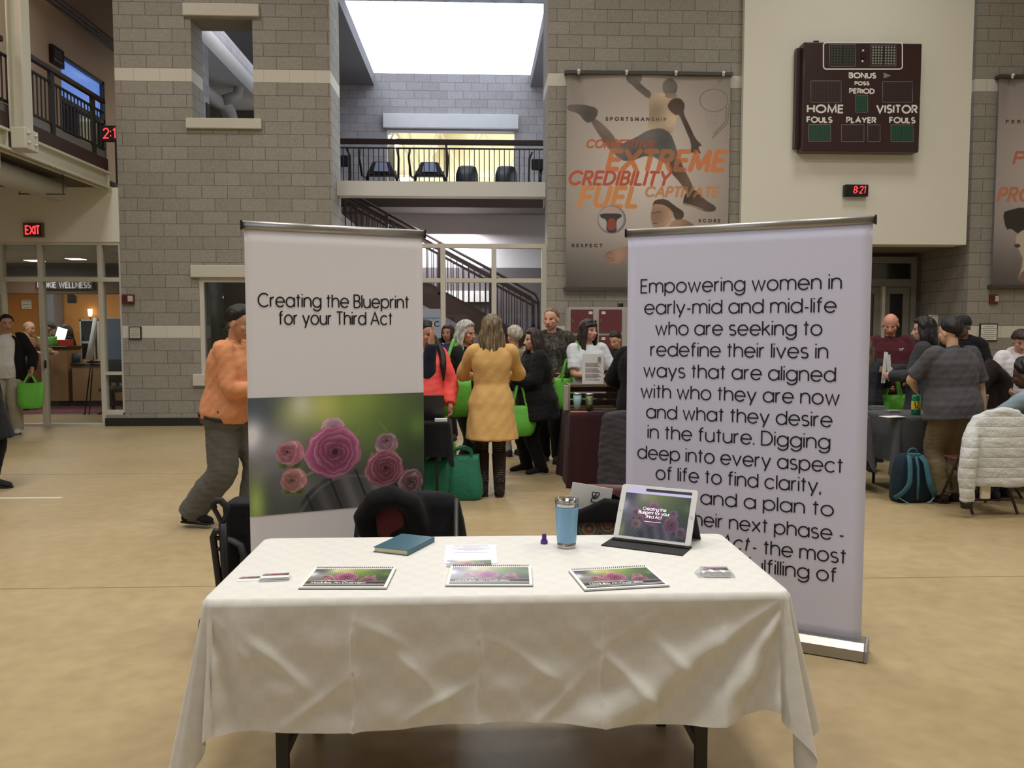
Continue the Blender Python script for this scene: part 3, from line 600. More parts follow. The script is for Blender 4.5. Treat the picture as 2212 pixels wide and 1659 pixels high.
lamp('track_lamp', (LX+1.3, 8.6, 7.6), 1.0, 46, (1,.80,.62)); lamp('track_lamp', (LX+.9, 16.5, 9.4), .8, 3, (1,.82,.62))
bk = thing('track_sign', 'dark brown sign with pale arrows above the mezzanine railing', 'sign', (LX+.02, 0, 0)); bk.location = (LX+.05, (onx(105,120,LX).y+onx(130,120,LX).y)/2, zat(118,125))
q0, q1 = onx(105,97,LX), onx(131,150,LX); ly0, ly1 = q0.y, q1.y; lz1, lz0 = onx(131,112,LX).z, onx(131,150,LX).z
MB().box(LX+.001, ly0, lz0, LX+.08, ly1, lz1).build('panel', mat('sign_brown', C(44,33,30), .5), bk)
fn = plane_fn((LX+.08, ly0, lz0), (0,1,0), (0,0,1), (1,0,0)); b = MB(); hh, ll = lz1-lz0, ly1-ly0
for i, (a, c_) in enumerate(((.78,.5),(.66,.62),(.5,.7))): ribbon(b, [(ll*.15, hh*a), (ll*(.15+c_), hh*a)], hh*.035, fn)
ribbon(b, [(ll*.12, hh*.24), (ll*.85, hh*.24)], hh*.07, fn); ribbon(b, [(ll*.28, hh*.36), (ll*.12, hh*.24), (ll*.28, hh*.12)], hh*.06, fn)
b.build('printed_marks', mat('sign_pale_ink', C(150,138,126), .7), bk)
RED = emit_mat('led_red', (1,.05,.06), 1.6)
# LED clock at the far end of the track, its right part hidden by the tower
p = at(234,288,15.6); tk = thing('track_clock', 'black clock with red digits at the far end of the mezzanine railing', 'clock', (p.x, 15.6, p.z))
MB().box(p.x-.12, 15.6, p.z-.14, p.x+.40, 15.68, p.z+.14).build('case', BLACK, tk)
b = MB(); fn = front_fn(p.x-.085, 15.6, p.z-.085); write(b, '2', .125, .022, fn, align='l'); write(b, '1', .125, .022, fn, x=.17, align='l'); ribbon(b, [(.125,.03),(.125,.05)], .02, fn); ribbon(b, [(.125,.11),(.125,.13)], .02, fn); b.build('digits', RED, tk)
MB().box(p.x+.1, 15.62, 4.021, p.x+.14, 15.66, p.z-.14).build('bracket', BLACK, tk)
def exit_sign(px0, py0, px1, py1, Y, label):
    p, q = at(px0, py0, Y), at(px1, py1, Y); t_ = thing('exit_sign', label, 'sign', ((p.x+q.x)/2, Y, q.z))
    MB().box(p.x, Y-.06, q.z, q.x, Y-.001, p.z).build('housing', mat('exit_housing', C(92,90,80), .6), t_, bevel=.008)
    MB().box(p.x+.025, Y-.064, q.z+.02, q.x-.025, Y-.06, p.z-.02).build('face_plate', mat('exit_face', C(60,24,26), .5), t_)
    b = MB(); write(b, 'EXIT', (p.z-q.z)*.42, (p.z-q.z)*.1, front_fn((p.x+q.x)/2, Y-.064, q.z+(p.z-q.z)*.2), track=.24, width=(q.x-p.x)*.7); b.build('lettering', RED, t_)
HY = WY-.001
exit_sign(53,482,97,513, WY, 'glowing red exit sign on the cream wall above the left storefront')
exit_sign(190,100,206,117, 20.0, 'small red exit sign hanging in the dark above the mezzanine track')
tag(MB().cyl((at(198,98,20).x, 19.97, at(198,98,20).z-.02), (at(198,98,20).x, 19.97, 10.2), .012, n=8).build('hanging_rod', DARK), 'thin dark rod holding the small exit sign under the roof', 'rod')
ct = mat('conduit_grey', C(110,106,104), .4, metal=.4)
for i in range(3):
    o = MB().tube([(-8.1-.13*i, 12.0, 8.0), (-8.1-.13*i, 25.5, 8.0)], .03, 8).build('ceiling_conduit', ct); tag(o, ('right','middle','left')[i]+' of the three conduits under the dark roof of the mezzanine', 'conduit', 'conduits under the mezzanine roof')
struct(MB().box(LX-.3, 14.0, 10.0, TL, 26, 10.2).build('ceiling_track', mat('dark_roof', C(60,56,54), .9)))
# duct and conduits under the mezzanine
dz = 3.66
dw = mat('duct_cream', C(196,192,176), .45, var=.03)
tag(MB().tube([(MX-.42, 5, dz), (MX-.42, 12.9, dz)], .155, 20).build('round_duct', dw), 'long cream round duct hung beneath the mezzanine', 'duct')
b = MB().tube([(MX-.72, 12.4, dz-.12), (MX-.05, 12.4, dz-.12)], .008, 6)
for x in (MX-.7, MX-.08): b.cyl((x, 12.4, dz-.12), (x, 12.4, 3.86), .006, n=6)
tag(b.build('duct_hanger', DARK), 'thin trapeze hanger under the end of the cream round duct', 'hanger')
for i in range(4): tag(MB().tube([(MX-1.0-.12*i, 5, 3.8), (MX-1.0-.12*i, 11.2, 3.8)], .025, 8).build('conduit', mat('conduit_rust', C(120,82,62), .6)), ('first','second','third','fourth')[i]+' rust-coloured conduit counted left from the round duct under the mezzanine', 'conduit', 'conduits under the mezzanine')
# header wall and storefront
sz1 = at(130,522,WY).z; szm = at(130,602,WY).z
struct(MB().box(-13, WY, sz1, TL, WY+.2, 3.86).build('wall_header', CREAM))
b = MB(); d = .12; Y0_, Y1_ = WY+.02, WY+.14
X = lambda px: at(px, 700, WY).x
def v(px0, px1, z0, z1): b.box(X(px0), Y0_, z0, X(px1), Y1_, z1)
sl_ = at(240,888,WY).z
b.box(-12.9, Y0_-.003, sz1-.05, TL, Y1_+.003, sz1); b.box(X(8), Y0_-.004, szm-.045, TL-.002, Y1_+.004, szm+.025)
v(84,93,0,sz1-.05); v(213,223,0,sz1-.05); v(259,266,sl_-.03,sz1-.05); b.box(X(223), Y0_, sl_-.06, X(259), Y1_, sl_+.01); z5 = at(240,806,WY).z; b.box(X(223), Y0_, z5-.03, X(259), Y1_, z5+.02)
b.box(X(8), Y0_-.003, 0, X(213), Y1_+.003, .04); v(0,8,0,sz1-.05)
sf = struct(b.build('window_4', FRAMEW))
for x0, x1, z0, z1 in ((93,213,.04,szm-.045),(93,213,szm+.025,sz1-.05),(223,259,sl_+.01,z5-.03),(223,259,z5+.02,szm-.045),(223,259,szm+.025,sz1-.05),(8,84,szm+.025,sz1-.05)):
    MB().box(X(x0), WY+.075, z0, X(x1), WY+.085, z1).build('window_pane', GLASS, sf)
struct(MB().box(X(222), WY+.01, 0, TL, WY+.15, sl_-.06).build('wall_storefront_base', mat('sill_block', C(150,143,131), .9)))
struct(MB().box(X(222), WY-.03, .001, TL, WY+.009, .13).build('baseboard_storefront', DARK))
MB().box(X(94), WY-.02, .95, X(96), WY+.02, 1.08).build('door_lock', BLACK, sf)
dl = struct(MB().box(X(-14), WY-.75, .02, X(-14)+.06, WY, szm-.05).box(X(10), WY-.06, .02, X(15), WY+.0, szm-.05).box(X(-14)+.06, WY-.06, szm-.25, X(10), WY, szm-.05).build('door_2', FRAMEW))
# lobby shell
LB0, LB1 = -12.6, TL
struct(MB().box(-13, 15.6, -.2, 13, 26, 0).build('floor_lobby', mat('lobby_tile', C(126,116,106), .35, var=.05)))
cp_ = onz(150,893); cp2 = onz(150,868)
struct(MB().box(LB0, cp_.y, .001, TL-.02, 18.4, .008).build('floor_carpet', mat('maroon_carpet', C(120,68,82), .95, var=.12, vscale=40)))
struct(MB().box(LB0, WY+.15, 2.86, TL, 22, 2.95).build('ceiling_lobby', mat('lobby_ceiling', C(214,212,206), .9)))
bz1, bz0 = at(150,566,16.4).z, at(150,606,16.4).z
struct(MB().box(LB0, 16.4, bz0-.25, TL, 16.7, 2.86).build('beam_lobby_soffit', mat('lobby_soffit', C(110,88,68), .8)))
struct(MB().box(LB0, 16.38, 2.62, TL, 16.4, 2.8).build('trim_41', mat('dark_band', C(40,34,34), .7)))
orange = mat('lobby_orange', C(186,132,72), .85, var=.04)
struct(MB().box(LB0, 20.0, 0, TL+3.2, 20.2, 2.86).build('wall_lobby', orange)); struct(MB().box(TL+.42, WY+.6, 0, TL+.5, 20, 2.9).build('wall_lobby_side', GREYD))
p0, p1 = at(98,700,19.6), at(122,700,19.6)
struct(MB().box(p0.x, 19.5, 0, p1.x, 19.9, 2.86).build('column_lobby', mat('column_grey', C(120,124,140), .4)))
sw = thing('lobby_sign', 'dark maroon sign board reading a wellness name in pale capitals', 'sign', at(140,616,16.3))
a, c = at(76,607,16.3), at(200,624,16.3); MB().box(a.x, 16.3, c.z, c.x, 16.38, a.z).build('board', mat('sign_maroon', C(48,26,34), .5), sw)
b = MB(); hw_ = at(92,620,16.3); h2 = (a.z-c.z)
write(b, 'HOKIE WELLNESS', h2*.5, h2*.16, front_fn(0, 16.3, c.z+h2*.15), x=at(82,616,16.3).x, width=at(195,616,16.3).x-at(82,616,16.3).x, align='l', track=.36, space=.6); b.build('lettering', mat('sign_letter', C(206,198,200), .6), sw)
# pendant lamp, wall lamp, ceiling lights
p = at(156,655,17.4); pl = thing('pendant_lamp', 'grey cylinder pendant lamp hanging over the reception counter', 'lamp', p)
r_ = .09; MB().lathe([(0,.0),(r_,.0),(r_,.3),(.0,.3)], (0,0,0), 24).build('shade', mat('pendant_grey', C(110,112,120), .3, metal=.6), pl, local=True); MB().cyl((0,0,.3), (0,0,2.86-p.z), .008, n=8).build('cord', BLACK, pl, local=True)
p = at(195,684,19.9); t_ = thing('wall_lamp', 'small wall sconce with a warm glow on the orange lobby wall', 'lamp', p)
MB().lathe([(.0,0),(.04,.02),(.05,.18),(0,.18)], (0,0,0), 14).build('shade', emit_mat('sconce_glow', (1,.8,.5), 5), t_, local=True); MB().cyl((0,.05,-.2), (0,0,.0), .015, n=8).build('arm', BLACK, t_, local=True)
gl2 = emit_mat('ceiling_light_glow', (1,.94,.82), 5)
for i, (px, py, Y) in enumerate(((163,541,15.2),(75,570,15.6),(122,588,18.0))):
    p = at(px, py, Y); p.z = 2.855; t_ = thing('ceiling_light', ('bright oblong ceiling light at the front of the lobby','ceiling light left in the lobby above the door glass','ceiling light deep in the lobby left of the pendant lamp')[i], 'light', (p.x, Y, 2.86))
    MB().box(-.16,-.16,-.02,.16,.16,0).build('trim_ring', WHITEP, t_, local=True); MB().box(-.13,-.13,-.026,.13,.13,-.02).build('diffuser', gl2, t_, local=True)
lamp('lobby_lamp', (-8.2, 15.3, 2.8), 1.0, 22, WARM); lamp('lobby_lamp', (-9.2, 18.2, 2.8), 1.4, 38, (1,.86,.66)); lamp('lobby_lamp', (-7.2, 18.6, 2.8), .8, 26, (1,.86,.66))
# reception counter
wood = mat('counter_wood', C(172,134,96), .5, var=.05, stretch=(1,1,8)); gtop = mat('counter_top', C(46,38,36), .25)
CY = 17.2
a, c = at(40,748,CY), at(149,870,CY); k0 = a.x-1.2
rc = thing('reception_counter', 'tall wood-fronted reception counter with a dark top in the lobby', 'counter', ((a.x+c.x)/2, CY, 0))
MB().box(k0, CY, .12, c.x, CY+.6, a.z-.05).build('front_panel', wood, rc); MB().box(k0, CY+.04, .009, c.x, CY+.56, .12).build('plinth', DARK, rc); MB().box(k0-.03, CY-.05, a.z-.05, c.x+.03, CY+.65, a.z).build('counter_top', gtop, rc, bevel=.008)
CTZ = a.z
a2, c2 = at(149.5,785,CY), at(222,870,CY)
rd = thing('reception_desk', 'lower wood-fronted desk beside the tall reception counter', 'counter', ((a2.x+c2.x)/2, CY+.1, 0)); e = a2.x+.04
MB().box(e, CY+.02, .12, TL-.05, CY+.75, a2.z-.05).build('front_panel', wood, rd); MB().box(e, CY+.06, .009, TL-.05, CY+.7, .12).build('plinth', DARK, rd); MB().box(e, CY-.03, a2.z-.05, TL-.03, CY+.78, a2.z).build('counter_top', gtop, rd, bevel=.008)
p = at(165,772,CY+.3); tag(MB().lathe([(0,0),(.07,0),(.085,.2),(.075,.2),(.07,.02),(0,.02)], (p.x, CY+.3, a2.z+.001), 20).build('pencil_cup', mat('cup_blue_grey', C(84,100,120), .5)), 'blue-grey cup standing on the lower reception desk', 'cup')
for i, (px, w_) in enumerate(((182,.3),(200,.14))): 
    p = at(px, 783, CY+.12); tag(MB().box(p.x-w_/2, CY+.05, a2.z+.0005, p.x+w_/2, CY+.27, a2.z+.012).build('leaflet_pile', nm if i else mat('card_dark', C(70,64,66), .6)), ('dark tray of cards lying on the lower reception desk','white leaflets lying on the lower reception desk')[i], 'leaflets')
# display boards and the easel with a long paper roll
db = thing('display_board', 'black folding display board in a white frame behind the reception desk', 'board', at(188,790,18.3)); a, c = at(171,690,18.3), at(213,776,18.3); db.location = ((a.x+c.x)/2, 18.3, 0)
b = MB().box(a.x, 18.3, .009, a.x+.035, 18.36, a.z).box(c.x-.02, 18.3, .009, c.x, 18.36, a.z).box(a.x, 18.3, a.z-.035, c.x, 18.36, a.z).box(a.x+.03, 18.3, a.z-.52, a.x+.3, 18.34, a.z-.47).box(a.x+.29, 18.3, c.z, a.x+.32, 18.36, a.z); b.build('frame', WHITEP, db)
MB().box(a.x+.03, 18.32, c.z, c.x-.02, 18.35, a.z-.03).build('panel', mat('board_black', C(34,34,42), .6), db)
es = thing('easel', 'black easel with a long white paper hanging before the reception desk', 'easel', onz(200,905)); ey = 15.7
a, c = at(205,686,ey), at(190,778,ey)
pts = [(at(203,686,ey), at(212.8,686,ey)), (at(199,720,ey), at(211,720,ey)), (at(189,778,ey), at(206,777,ey))]
b = MB(); [b.add([(l_.x, ey-.03-.03*i, l_.z), (r_.x, ey-.03-.03*i, r_.z)], []) for i, (l_, r_) in enumerate(pts)]; b.f = [(0,1,3,2),(2,3,5,4)]; b.m = [0,0]; b.s = [True, True]
es.location = (a.x, ey, 0); b.build('paper', mat('easel_paper', C(232,232,232), .8), es, solid=.004)
top = at(208,684,ey+.05)
for q in (at(178,862,ey-.25), at(207,874,ey+.1)): MB().cyl((top.x, ey+.04, top.z), (q.x, ey+.02+(.3 if q.x > top.x-.05 else -.2), .002), .012, n=8).build('leg', BLACK, es)
MB().box(at(192,779,ey).x, ey-.1, at(190,781,ey).z-.03, at(214,779,ey).x, ey+.05, at(190,780,ey).z).build('tray', BLACK, es)
wb = thing('poster_board', 'large blue-grey board standing behind the narrow storefront pane', 'board', (0,0,0)); a, c = at(226,689,17.0), at(285,790,17.0); wb.location = (a.x, 17.05, 0)
MB().box(a.x, 17.05, .85, c.x, 17.09, a.z).build('panel', mat('board_blue_grey', C(104,122,146), .5), wb); MB().box(a.x, 17.04, a.z, c.x, 17.1, a.z+.03).build('frame', WHITEP, wb)
for x in (a.x+.02, c.x-.06): MB().box(x, 17.06, .009, x+.03, 17.09, .85).build('leg', DARK, wb)
p = at(242,780,15.6); t_ = thing('office_chair', 'dark rounded office chair behind the narrow storefront pane', 'chair', (p.x, 15.6, 0)); ch = mat('chair_fabric_grey', C(62,64,72), .9)
MB().loft([[(math.cos(2*PI*j/16)*w_, .22+math.sin(2*PI*j/16)*d_, z) for j in range(16)] for w_, d_, z in ((.16,.03,.58),(.24,.05,.66),(.25,.05,.9),(.2,.04,1.0),(.1,.02,1.02))]).build('backrest', ch, t_, local=True)
MB().loft([[(math.cos(2*PI*j/16)*w_, math.sin(2*PI*j/16)*w_, z) for j in range(16)] for w_, z in ((.2,.42),(.25,.45),(.25,.49),(.2,.52))]).build('seat', ch, t_, local=True); MB().cyl((0,0,.06), (0,0,.42), .03, n=12).box(-.02,.2,.45,.02,.24,.6).build('stem', BLACK, t_, local=True)
b = MB()
for k in range(5): b.beam((0,0,.07), (.27*math.cos(k*1.257), .27*math.sin(k*1.257), .03), .04, .04)
b.build('base', BLACK, t_, local=True)
notice(47,648,69,668,19.98,'white paper notice with an arrow on the orange lobby wall','notice', None, 3, 'notice', ik=ink)
def fire_alarm(px0, py0, px1, py1, label):
    a, c = at(px0, py0, WY), at(px1, py1, WY); t_ = thing('fire_alarm', label, 'fire alarm', ((a.x+c.x)/2, WY, c.z)); R = mat('alarm_red', C(96,34,30), .4)
    MB().box(a.x, WY-.05, c.z, c.x, WY-.001, a.z).build('housing', R, t_, bevel=.008); w_ = c.x-a.x; h_ = a.z-c.z
    MB().box(a.x+w_*.55, WY-.08, c.z+h_*.25, a.x+w_*.95, WY-.05, c.z+h_*.85).build('strobe_lens', mat('strobe_clear', C(190,180,172), .15), t_, bevel=.006)
    b = MB(); [b.box(a.x+w_*.1, WY-.053, c.z+h_*(.3+.14*i), a.x+w_*.45, WY-.05, c.z+h_*(.36+.14*i)) for i in range(4)]; b.build('horn_grille', DARK, t_)
fire_alarm(265,636,292,657,'dark red fire alarm with a strobe beside the left storefront'); fire_alarm(2136,636,2152,657,'dark red fire alarm with a strobe under the right wall poster')
# ------------------------------------------------------------------ printed pictures (ink colours per vertex of a fine grid)
def sst(a, b, x): t = np.clip((x-a)/(b-a), 0, 1); return t*t*(3-2*t)
def lay(img, a, c): return img*(1-a[:, None])+a[:, None]*(np.asarray(c)/255.0 if not (hasattr(c, 'ndim') and c.ndim == 2) else c)
def rose_picture(U, V, seed=3):
    X, Y = U*1.47, V; n = len(U); img = np.tile(np.array([58,62,60])/255.0, (n, 1)).astype(float)
    def blob(x, y, sx, sy, c, k=1.0):
        nonlocal img; a = k*np.exp(-(((X-x)/sx)**2+((Y-y)/sy)**2)); img = lay(img, a, c)
    for q in ((1.0,.8,.5,.35,(92,112,62)),(.35,.85,.25,.2,(122,128,88)),(.62,.92,.2,.2,(158,160,92),.9),(.42,.93,.1,.13,(170,170,156),.8),(.9,.95,.2,.16,(120,134,66),.8),(1.4,.6,.25,.3,(44,58,38),.9),
              (.08,.9,.16,.3,(66,72,80)),(.03,.66,.09,.14,(214,214,220)),(.2,.58,.22,.16,(134,130,138),.85),(.15,.4,.22,.14,(104,102,108),.8),(.05,.1,.08,.22,(132,152,84),.95),(.25,.12,.12,.25,(70,74,70),.7),
              (1.15,.75,.2,.2,(74,94,50),.6),(1.42,.7,.1,.12,(98,122,62),.6),(1.25,.1,.4,.2,(40,38,40),.9),(.42,.22,.2,.1,(96,92,92),.7)): blob(*q)
    img = np.clip(img*1.32, 0, .92)
    # barrel of dark staves
    d = np.sqrt(((X-.82)/.56)**2+((Y+.42)/.76)**2); a = 1-sst(.985, 1.01, d); st = np.abs(((X-.5-.35*(.35-Y))*4.2) % 1-.5)
    wood = np.stack([78+30*sst(.15,.5,st)]*3, 1)/255.0*np.array([1,1,1.03]); wood = wood*(.8+.35*sst(.5,1.05,X))[:, None]; img = img*(1-a[:, None])+a[:, None]*wood
    img = lay(img, (1-sst(.01,.022,np.abs(d-.93)))*a*.5, (120,118,118)); img = lay(img, (1-sst(.0,.03,np.abs(st-.02)))*a*.9, (34,33,34))
    def flower(x, y, r, deep, pale, rings=5.5, tilt=0.0, core=(.08,.0), open_=1.0):
        nonlocal img
        dx, dy = X-x, Y-y; th = np.arctan2(dy, dx); rr = r*(1+.022*np.sin(5*th+seed)+.018*np.sin(9*th+1.3*seed)+.02*np.sin(2*th+1)+.012*np.sin(17*th+x*40)); dd = np.hypot(dx, dy)/rr
        a = 1-sst(.96, 1.03, dd); ex, ey = dx-r*core[0], dy-r*core[1]; d2 = np.hypot(ex, ey)/rr; t2 = np.arctan2(ey, ex)
        rg_ = d2**.8; ph = rg_*rings+t2/(2*PI)*1.0+.20*np.sin(2*t2+seed+7*d2)+.16*np.sin(3*t2-5*d2+2*seed)+.07*np.sin(8*t2+9*d2); tri = ph % 1.0
        amp_ = .35+.45*(.5+.5*np.sin(3*t2+11*d2+seed)); mixv = np.clip(.20+amp_*tri**2.4+.9*np.clip(dd-.62, 0, 1)*(.6+.4*np.sin(5*th+3*seed)), 0, 1); shade = (.62+.42*np.clip(d2, 0, 1))*(1-.22*np.clip(-dy/r, 0, 1)); shade = np.where(d2 < .1, shade*.55, shade)
        col = (np.array(deep)[None]*(1-mixv[:, None])+np.array(pale)[None]*mixv[:, None])/255.0*shade[:, None]
        img = img*(1-a[:, None])+a[:, None]*col
    def bud(x, y, r, deep, pale, lean=0):
        nonlocal img
        dx, dy = X-x, Y-y; th = np.arctan2(dy, dx); dd = np.hypot(dx, dy*.96)/(r*(1+.04*np.sin(4*th+x*9))); a = 1-sst(.93, 1.05, dd)
        f = np.abs(np.sin((dx/r*2.2+dy/r*.8+lean)+.8*np.sin(3*dy/r))); mixv = np.clip(.15+.6*f*f+.3*dy/r, 0, 1)
        col = (np.array(deep)[None]*(1-mixv[:, None])+np.array(pale)[None]*mixv[:, None])/255.0*(.75+.3*dy/r-.25*sst(.6,1,dd))[:, None]; img = img*(1-a[:, None])+a[:, None]*np.clip(col, 0, 1)
    for p0, p1, w in (((.42,.5),(.66,.52),.012),((.55,.36),(.4,.3),.01),((.9,.7),(.83,.55),.012),((1.14,.66),(1.08,.74),.006),((1.0,.47),(1.1,.4),.01)):
        ax, ay = p0; bx, by = p1; t = np.clip(((X-ax)*(bx-ax)+(Y-ay)*(by-ay))/((bx-ax)**2+(by-ay)**2), 0, 1); dd = np.hypot(X-ax-t*(bx-ax), Y-ay-t*(by-ay)); img = lay(img, 1-sst(w*.5, w*1.4, dd), (128,142,84))
    leaf = lambda lx, ly, r: (flower(lx-r*.45, ly-r*.75, r*.5, (92,112,66), (140,152,98), 1.2), flower(lx+r*.4, ly-r*.8, r*.48, (84,104,62), (130,142,92), 1.2))
    for bx_, by_, br_ in ((.325,.52,.11),(.35,.285,.105),(1.134,.55,.1),(1.343,.2,.112)): leaf(bx_, by_, br_)
    flower(.325,.52,.112,(170,84,116),(226,196,192),2.3,core=(-.25,.1)); flower(.35,.285,.105,(170,100,110),(214,184,168),2.1,core=(-.2,.0))
    flower(1.134,.55,.1,(140,88,112),(214,194,198),2.2,core=(-.05,.3)); flower(1.343,.2,.112,(96,58,72),(190,162,166),2.6,core=(.05,-.1))
    flower(1.112,.33,.168,(118,52,76),(204,150,160)); flower(.676,.74-.03,.1,(196,150,176),(226,196,208),3); flower(.676,.505,.232,(150,62,106),(216,156,182))
    img = lay(img, .5*np.exp(-(((X-.676)/.03)**2+((Y-.5)/.03)**2)), (70,42,34)); return np.clip(img, 0, 1)
def print_mesh(name, mt, nu, nv, fn3, picture, parent, smooth=True):
    b = MB(); b.grid(nu, nv, fn3); o = b.build(name, mt, parent); j, i = np.mgrid[0:nv+1, 0:nu+1]
    set_col(o.data, picture(i.ravel()/nu, j.ravel()/nv)); return o
def pip(P, x, y):
    ins = np.zeros(len(x), bool); d = np.full(len(x), 1e9); n = len(P)
    for i in range(n):
        (ax, ay), (bx, by) = P[i], P[(i+1) % n]
        c = ((ay > y) != (by > y)) & (x < (bx-ax)*(y-ay)/((by-ay) if by != ay else 1e-9)+ax); ins ^= c
        t = np.clip(((x-ax)*(bx-ax)+(y-ay)*(by-ay))/max(1e-9, (bx-ax)**2+(by-ay)**2), 0, 1); d = np.minimum(d, np.hypot(x-ax-t*(bx-ax), y-ay-t*(by-ay)))
    return np.where(ins, d, -d)
def fill(img, x, y, P, c, alpha=1.0, soft=2.5, tex=None):
    P = smoothpoly(P); a = sst(-soft, soft, pip(P, x, y))*alpha; col = np.tile(np.array(c)/255.0, (len(x), 1)).astype(float)
    if tex is not None: col = np.clip(col*tex[:, None], 0, 1)
    return img*(1-a[:, None])+a[:, None]*col
def smoothpoly(P):            # one round of corner cutting
    o = []; n = len(P)
    for i in range(n):
        a, b = np.array(P[i], float), np.array(P[(i+1) % n], float); o += [tuple(a*.78+b*.22), tuple(a*.22+b*.78)]
    return o
def strokes(img, x, y, L, w, c, alpha=1.0, soft=1.6):
    d = np.full(len(x), 1e9)
    for l in L:
        l = np.array(l); lo, hi = l.min(0)-w*2, l.max(0)+w*2; s = np.where((x > lo[0]) & (x < hi[0]) & (y > lo[1]) & (y < hi[1]))[0]
        if not len(s): continue
        xs, ys = x[s], y[s]; dd = np.full(len(s), 1e9)
        for (ax, ay), (bx, by) in zip(l[:-1], l[1:]):
            t = np.clip(((xs-ax)*(bx-ax)+(ys-ay)*(by-ay))/max(1e-9, (bx-ax)**2+(by-ay)**2), 0, 1); dd = np.minimum(dd, np.hypot(xs-ax-t*(bx-ax), ys-ay-t*(by-ay)))
        d[s] = np.minimum(d[s], dd)
    a = (1-sst(w/2-soft, w/2+soft, d))*alpha; return lay(img, a, c)
def ptext(img, x, y, s, x0, x1, ytop, ybot, w, c, shear=0.0, track=.22, alpha=1.0):
    L, tw = text_lines(s, track=track, caph=1.0); h = ybot-ytop; sx = (x1-x0-shear*h-w)/tw; return strokes(img, x, y, [[(x0+w/2+px*sx+shear*py*h, ybot-w/2-py*(h-w)) for px, py in l] for l in L], w, c, alpha)
def poster_a(U, V):
    x, y = 80+U*1140, 1600-V*1525; n = len(x); r = np.hypot((x-640)/720, (y-760)/900); g = np.clip(1-.62*r, 0, 1)
    img = (np.array([104,98,90])[None]+g[:, None]*np.array([128,120,118])[None])/255.0; img *= (1-.3*sst(1150, 1600, y))[:, None]
    tx = .92+.16*np.sin(x*.021+y*.008)*np.sin(y*.017-x*.006)
    img = fill(img, x, y, [(100,120),(160,90),(230,300),(120,320)], (128,120,110), .25, 30)
    O1, O2, O3, O4 = (214,134,88), (196,96,70), (218,150,92), (206,146,104)
    img = ptext(img, x, y, 'SPORTSMANSHIP', 350, 775, 376, 404, 6.5, (74,66,62), track=.75)
    img = ptext(img, x, y, 'COMPETITIVE', 212, 705, 535, 600, 12, (184,114,88), .22, .26)
    img = ptext(img, x, y, 'EXTREME', 350, 1216, 600, 764, 33, O1, .2, .32)
    img = ptext(img, x, y, 'CREDIBILITY', 85, 822, 757, 866, 19, O2, .22, .3)
    img = ptext(img, x, y, 'FUEL', 155, 610, 866, 1030, 33, O3, .2, .36)
    img = ptext(img, x, y, 'CAPTIVATE', 624, 1160, 866, 948, 15, O4, .2, .28)
    WORDS = [('COMPETITIVE',212,705,535,600,13,O2,.2,.26),('EXTREME',350,1216,600,764,35,O1,.18,.32),('CREDIBILITY',85,822,757,866,21,O2,.2,.3),('CAPTIVATE',624,1160,866,948,17,O4,.18,.28),('SPORTSMANSHIP',350,775,376,404,7,(74,66,62),0,.75)]
    img = ptext(img, x, y, 'SCORE', 1010, 1165, 1100, 1126, 6.5, (70,62,58), track=.8); img = ptext(img, x, y, 'RESPECT', 120, 335, 1284, 1310, 6.5, (60,54,50), track=.8)
    a = .9
    img = fill(img, x, y, [(245,400),(290,388),(395,490),(442,572),(480,560),(470,640),(405,642),(345,560),(285,475)], (128,112,98), a, tex=tx)
    img = fill(img, x, y, [(84,292),(190,286),(300,315),(290,382),(235,424),(200,402),(165,352),(84,332)], (104,94,86), a, tex=tx)
    img = fill(img, x, y, [(788,705),(868,655),(902,740),(952,830),(978,900),(935,925),(870,832),(815,775)], (112,88,72), a, tex=tx)
    img = fill(img, x, y, [(660,220),(690,206),(800,200),(852,240),(862,330),(842,420),(815,500),(700,480),(640,480),(650,400),(655,330),(645,250)], (206,182,152), .95, tex=tx)
    img = fill(img, x, y, [(642,468),(740,448),(805,485),(845,585),(868,662),(790,714),(655,640),(500,702),(398,635),(470,562),(560,522)], (104,103,100), a, tex=tx)
    img = fill(img, x, y, [(492,100),(540,80),(600,150),(672,202),(652,252),(560,178),(505,125)], (116,106,94), a, tex=tx)
    img = fill(img, x, y, [(545+56*math.cos(k*.4), 96+52*math.sin(k*.4)) for k in range(16)], (112,106,98), .9)
    img = fill(img, x, y, [(797+54*math.cos(k*.4), 160+64*math.sin(k*.4)) for k in range(16)], (116,110,102), .95, tex=tx); img = fill(img, x, y, [(770,205),(845,200),(850,240),(760,235)], (150,130,110), .9)
    img = fill(img, x, y, [(778,292),(810,242),(870,234),(906,280),(892,342),(942,440),(978,520),(1032,576),(998,578),(1022,636),(990,612),(985,640),(966,620),(948,630),(952,558),(902,440),(862,350),(842,362),(800,330)], (92,76,64), .95, tex=tx)
    img = fill(img, x, y, [(918,908),(985,884),(1050,960),(1132,1010),(1130,1042),(1070,1052),(960,1012),(900,1002),(900,960)], (96,80,68), .95, tex=tx); img = fill(img, x, y, [(900,985),(960,1000),(1070,1040),(960,1015),(900,1002)], (190,170,140), .8)
    el = lambda cx, cy, rx, ry, k=36: [(cx+rx*math.cos(2*PI*i/k), cy+ry*math.sin(2*PI*i/k)) for i in range(k+1)]
    img = strokes(img, x, y, [el(1105,250,97,80)], 6, (126,118,110)); img = strokes(img, x, y, [[(1040+22*k, 325),(1075+14*k, 480)] for k in range(5)]+[[(1050,360),(1140,360)],[(1065,410),(1135,410)]], 5, (150,142,134), .6); img = strokes(img, x, y, [[(1214,270),(1204,410),(1102,516)],[(1195,300),(1190,400),(1108,490)]], 9, (132,122,114))
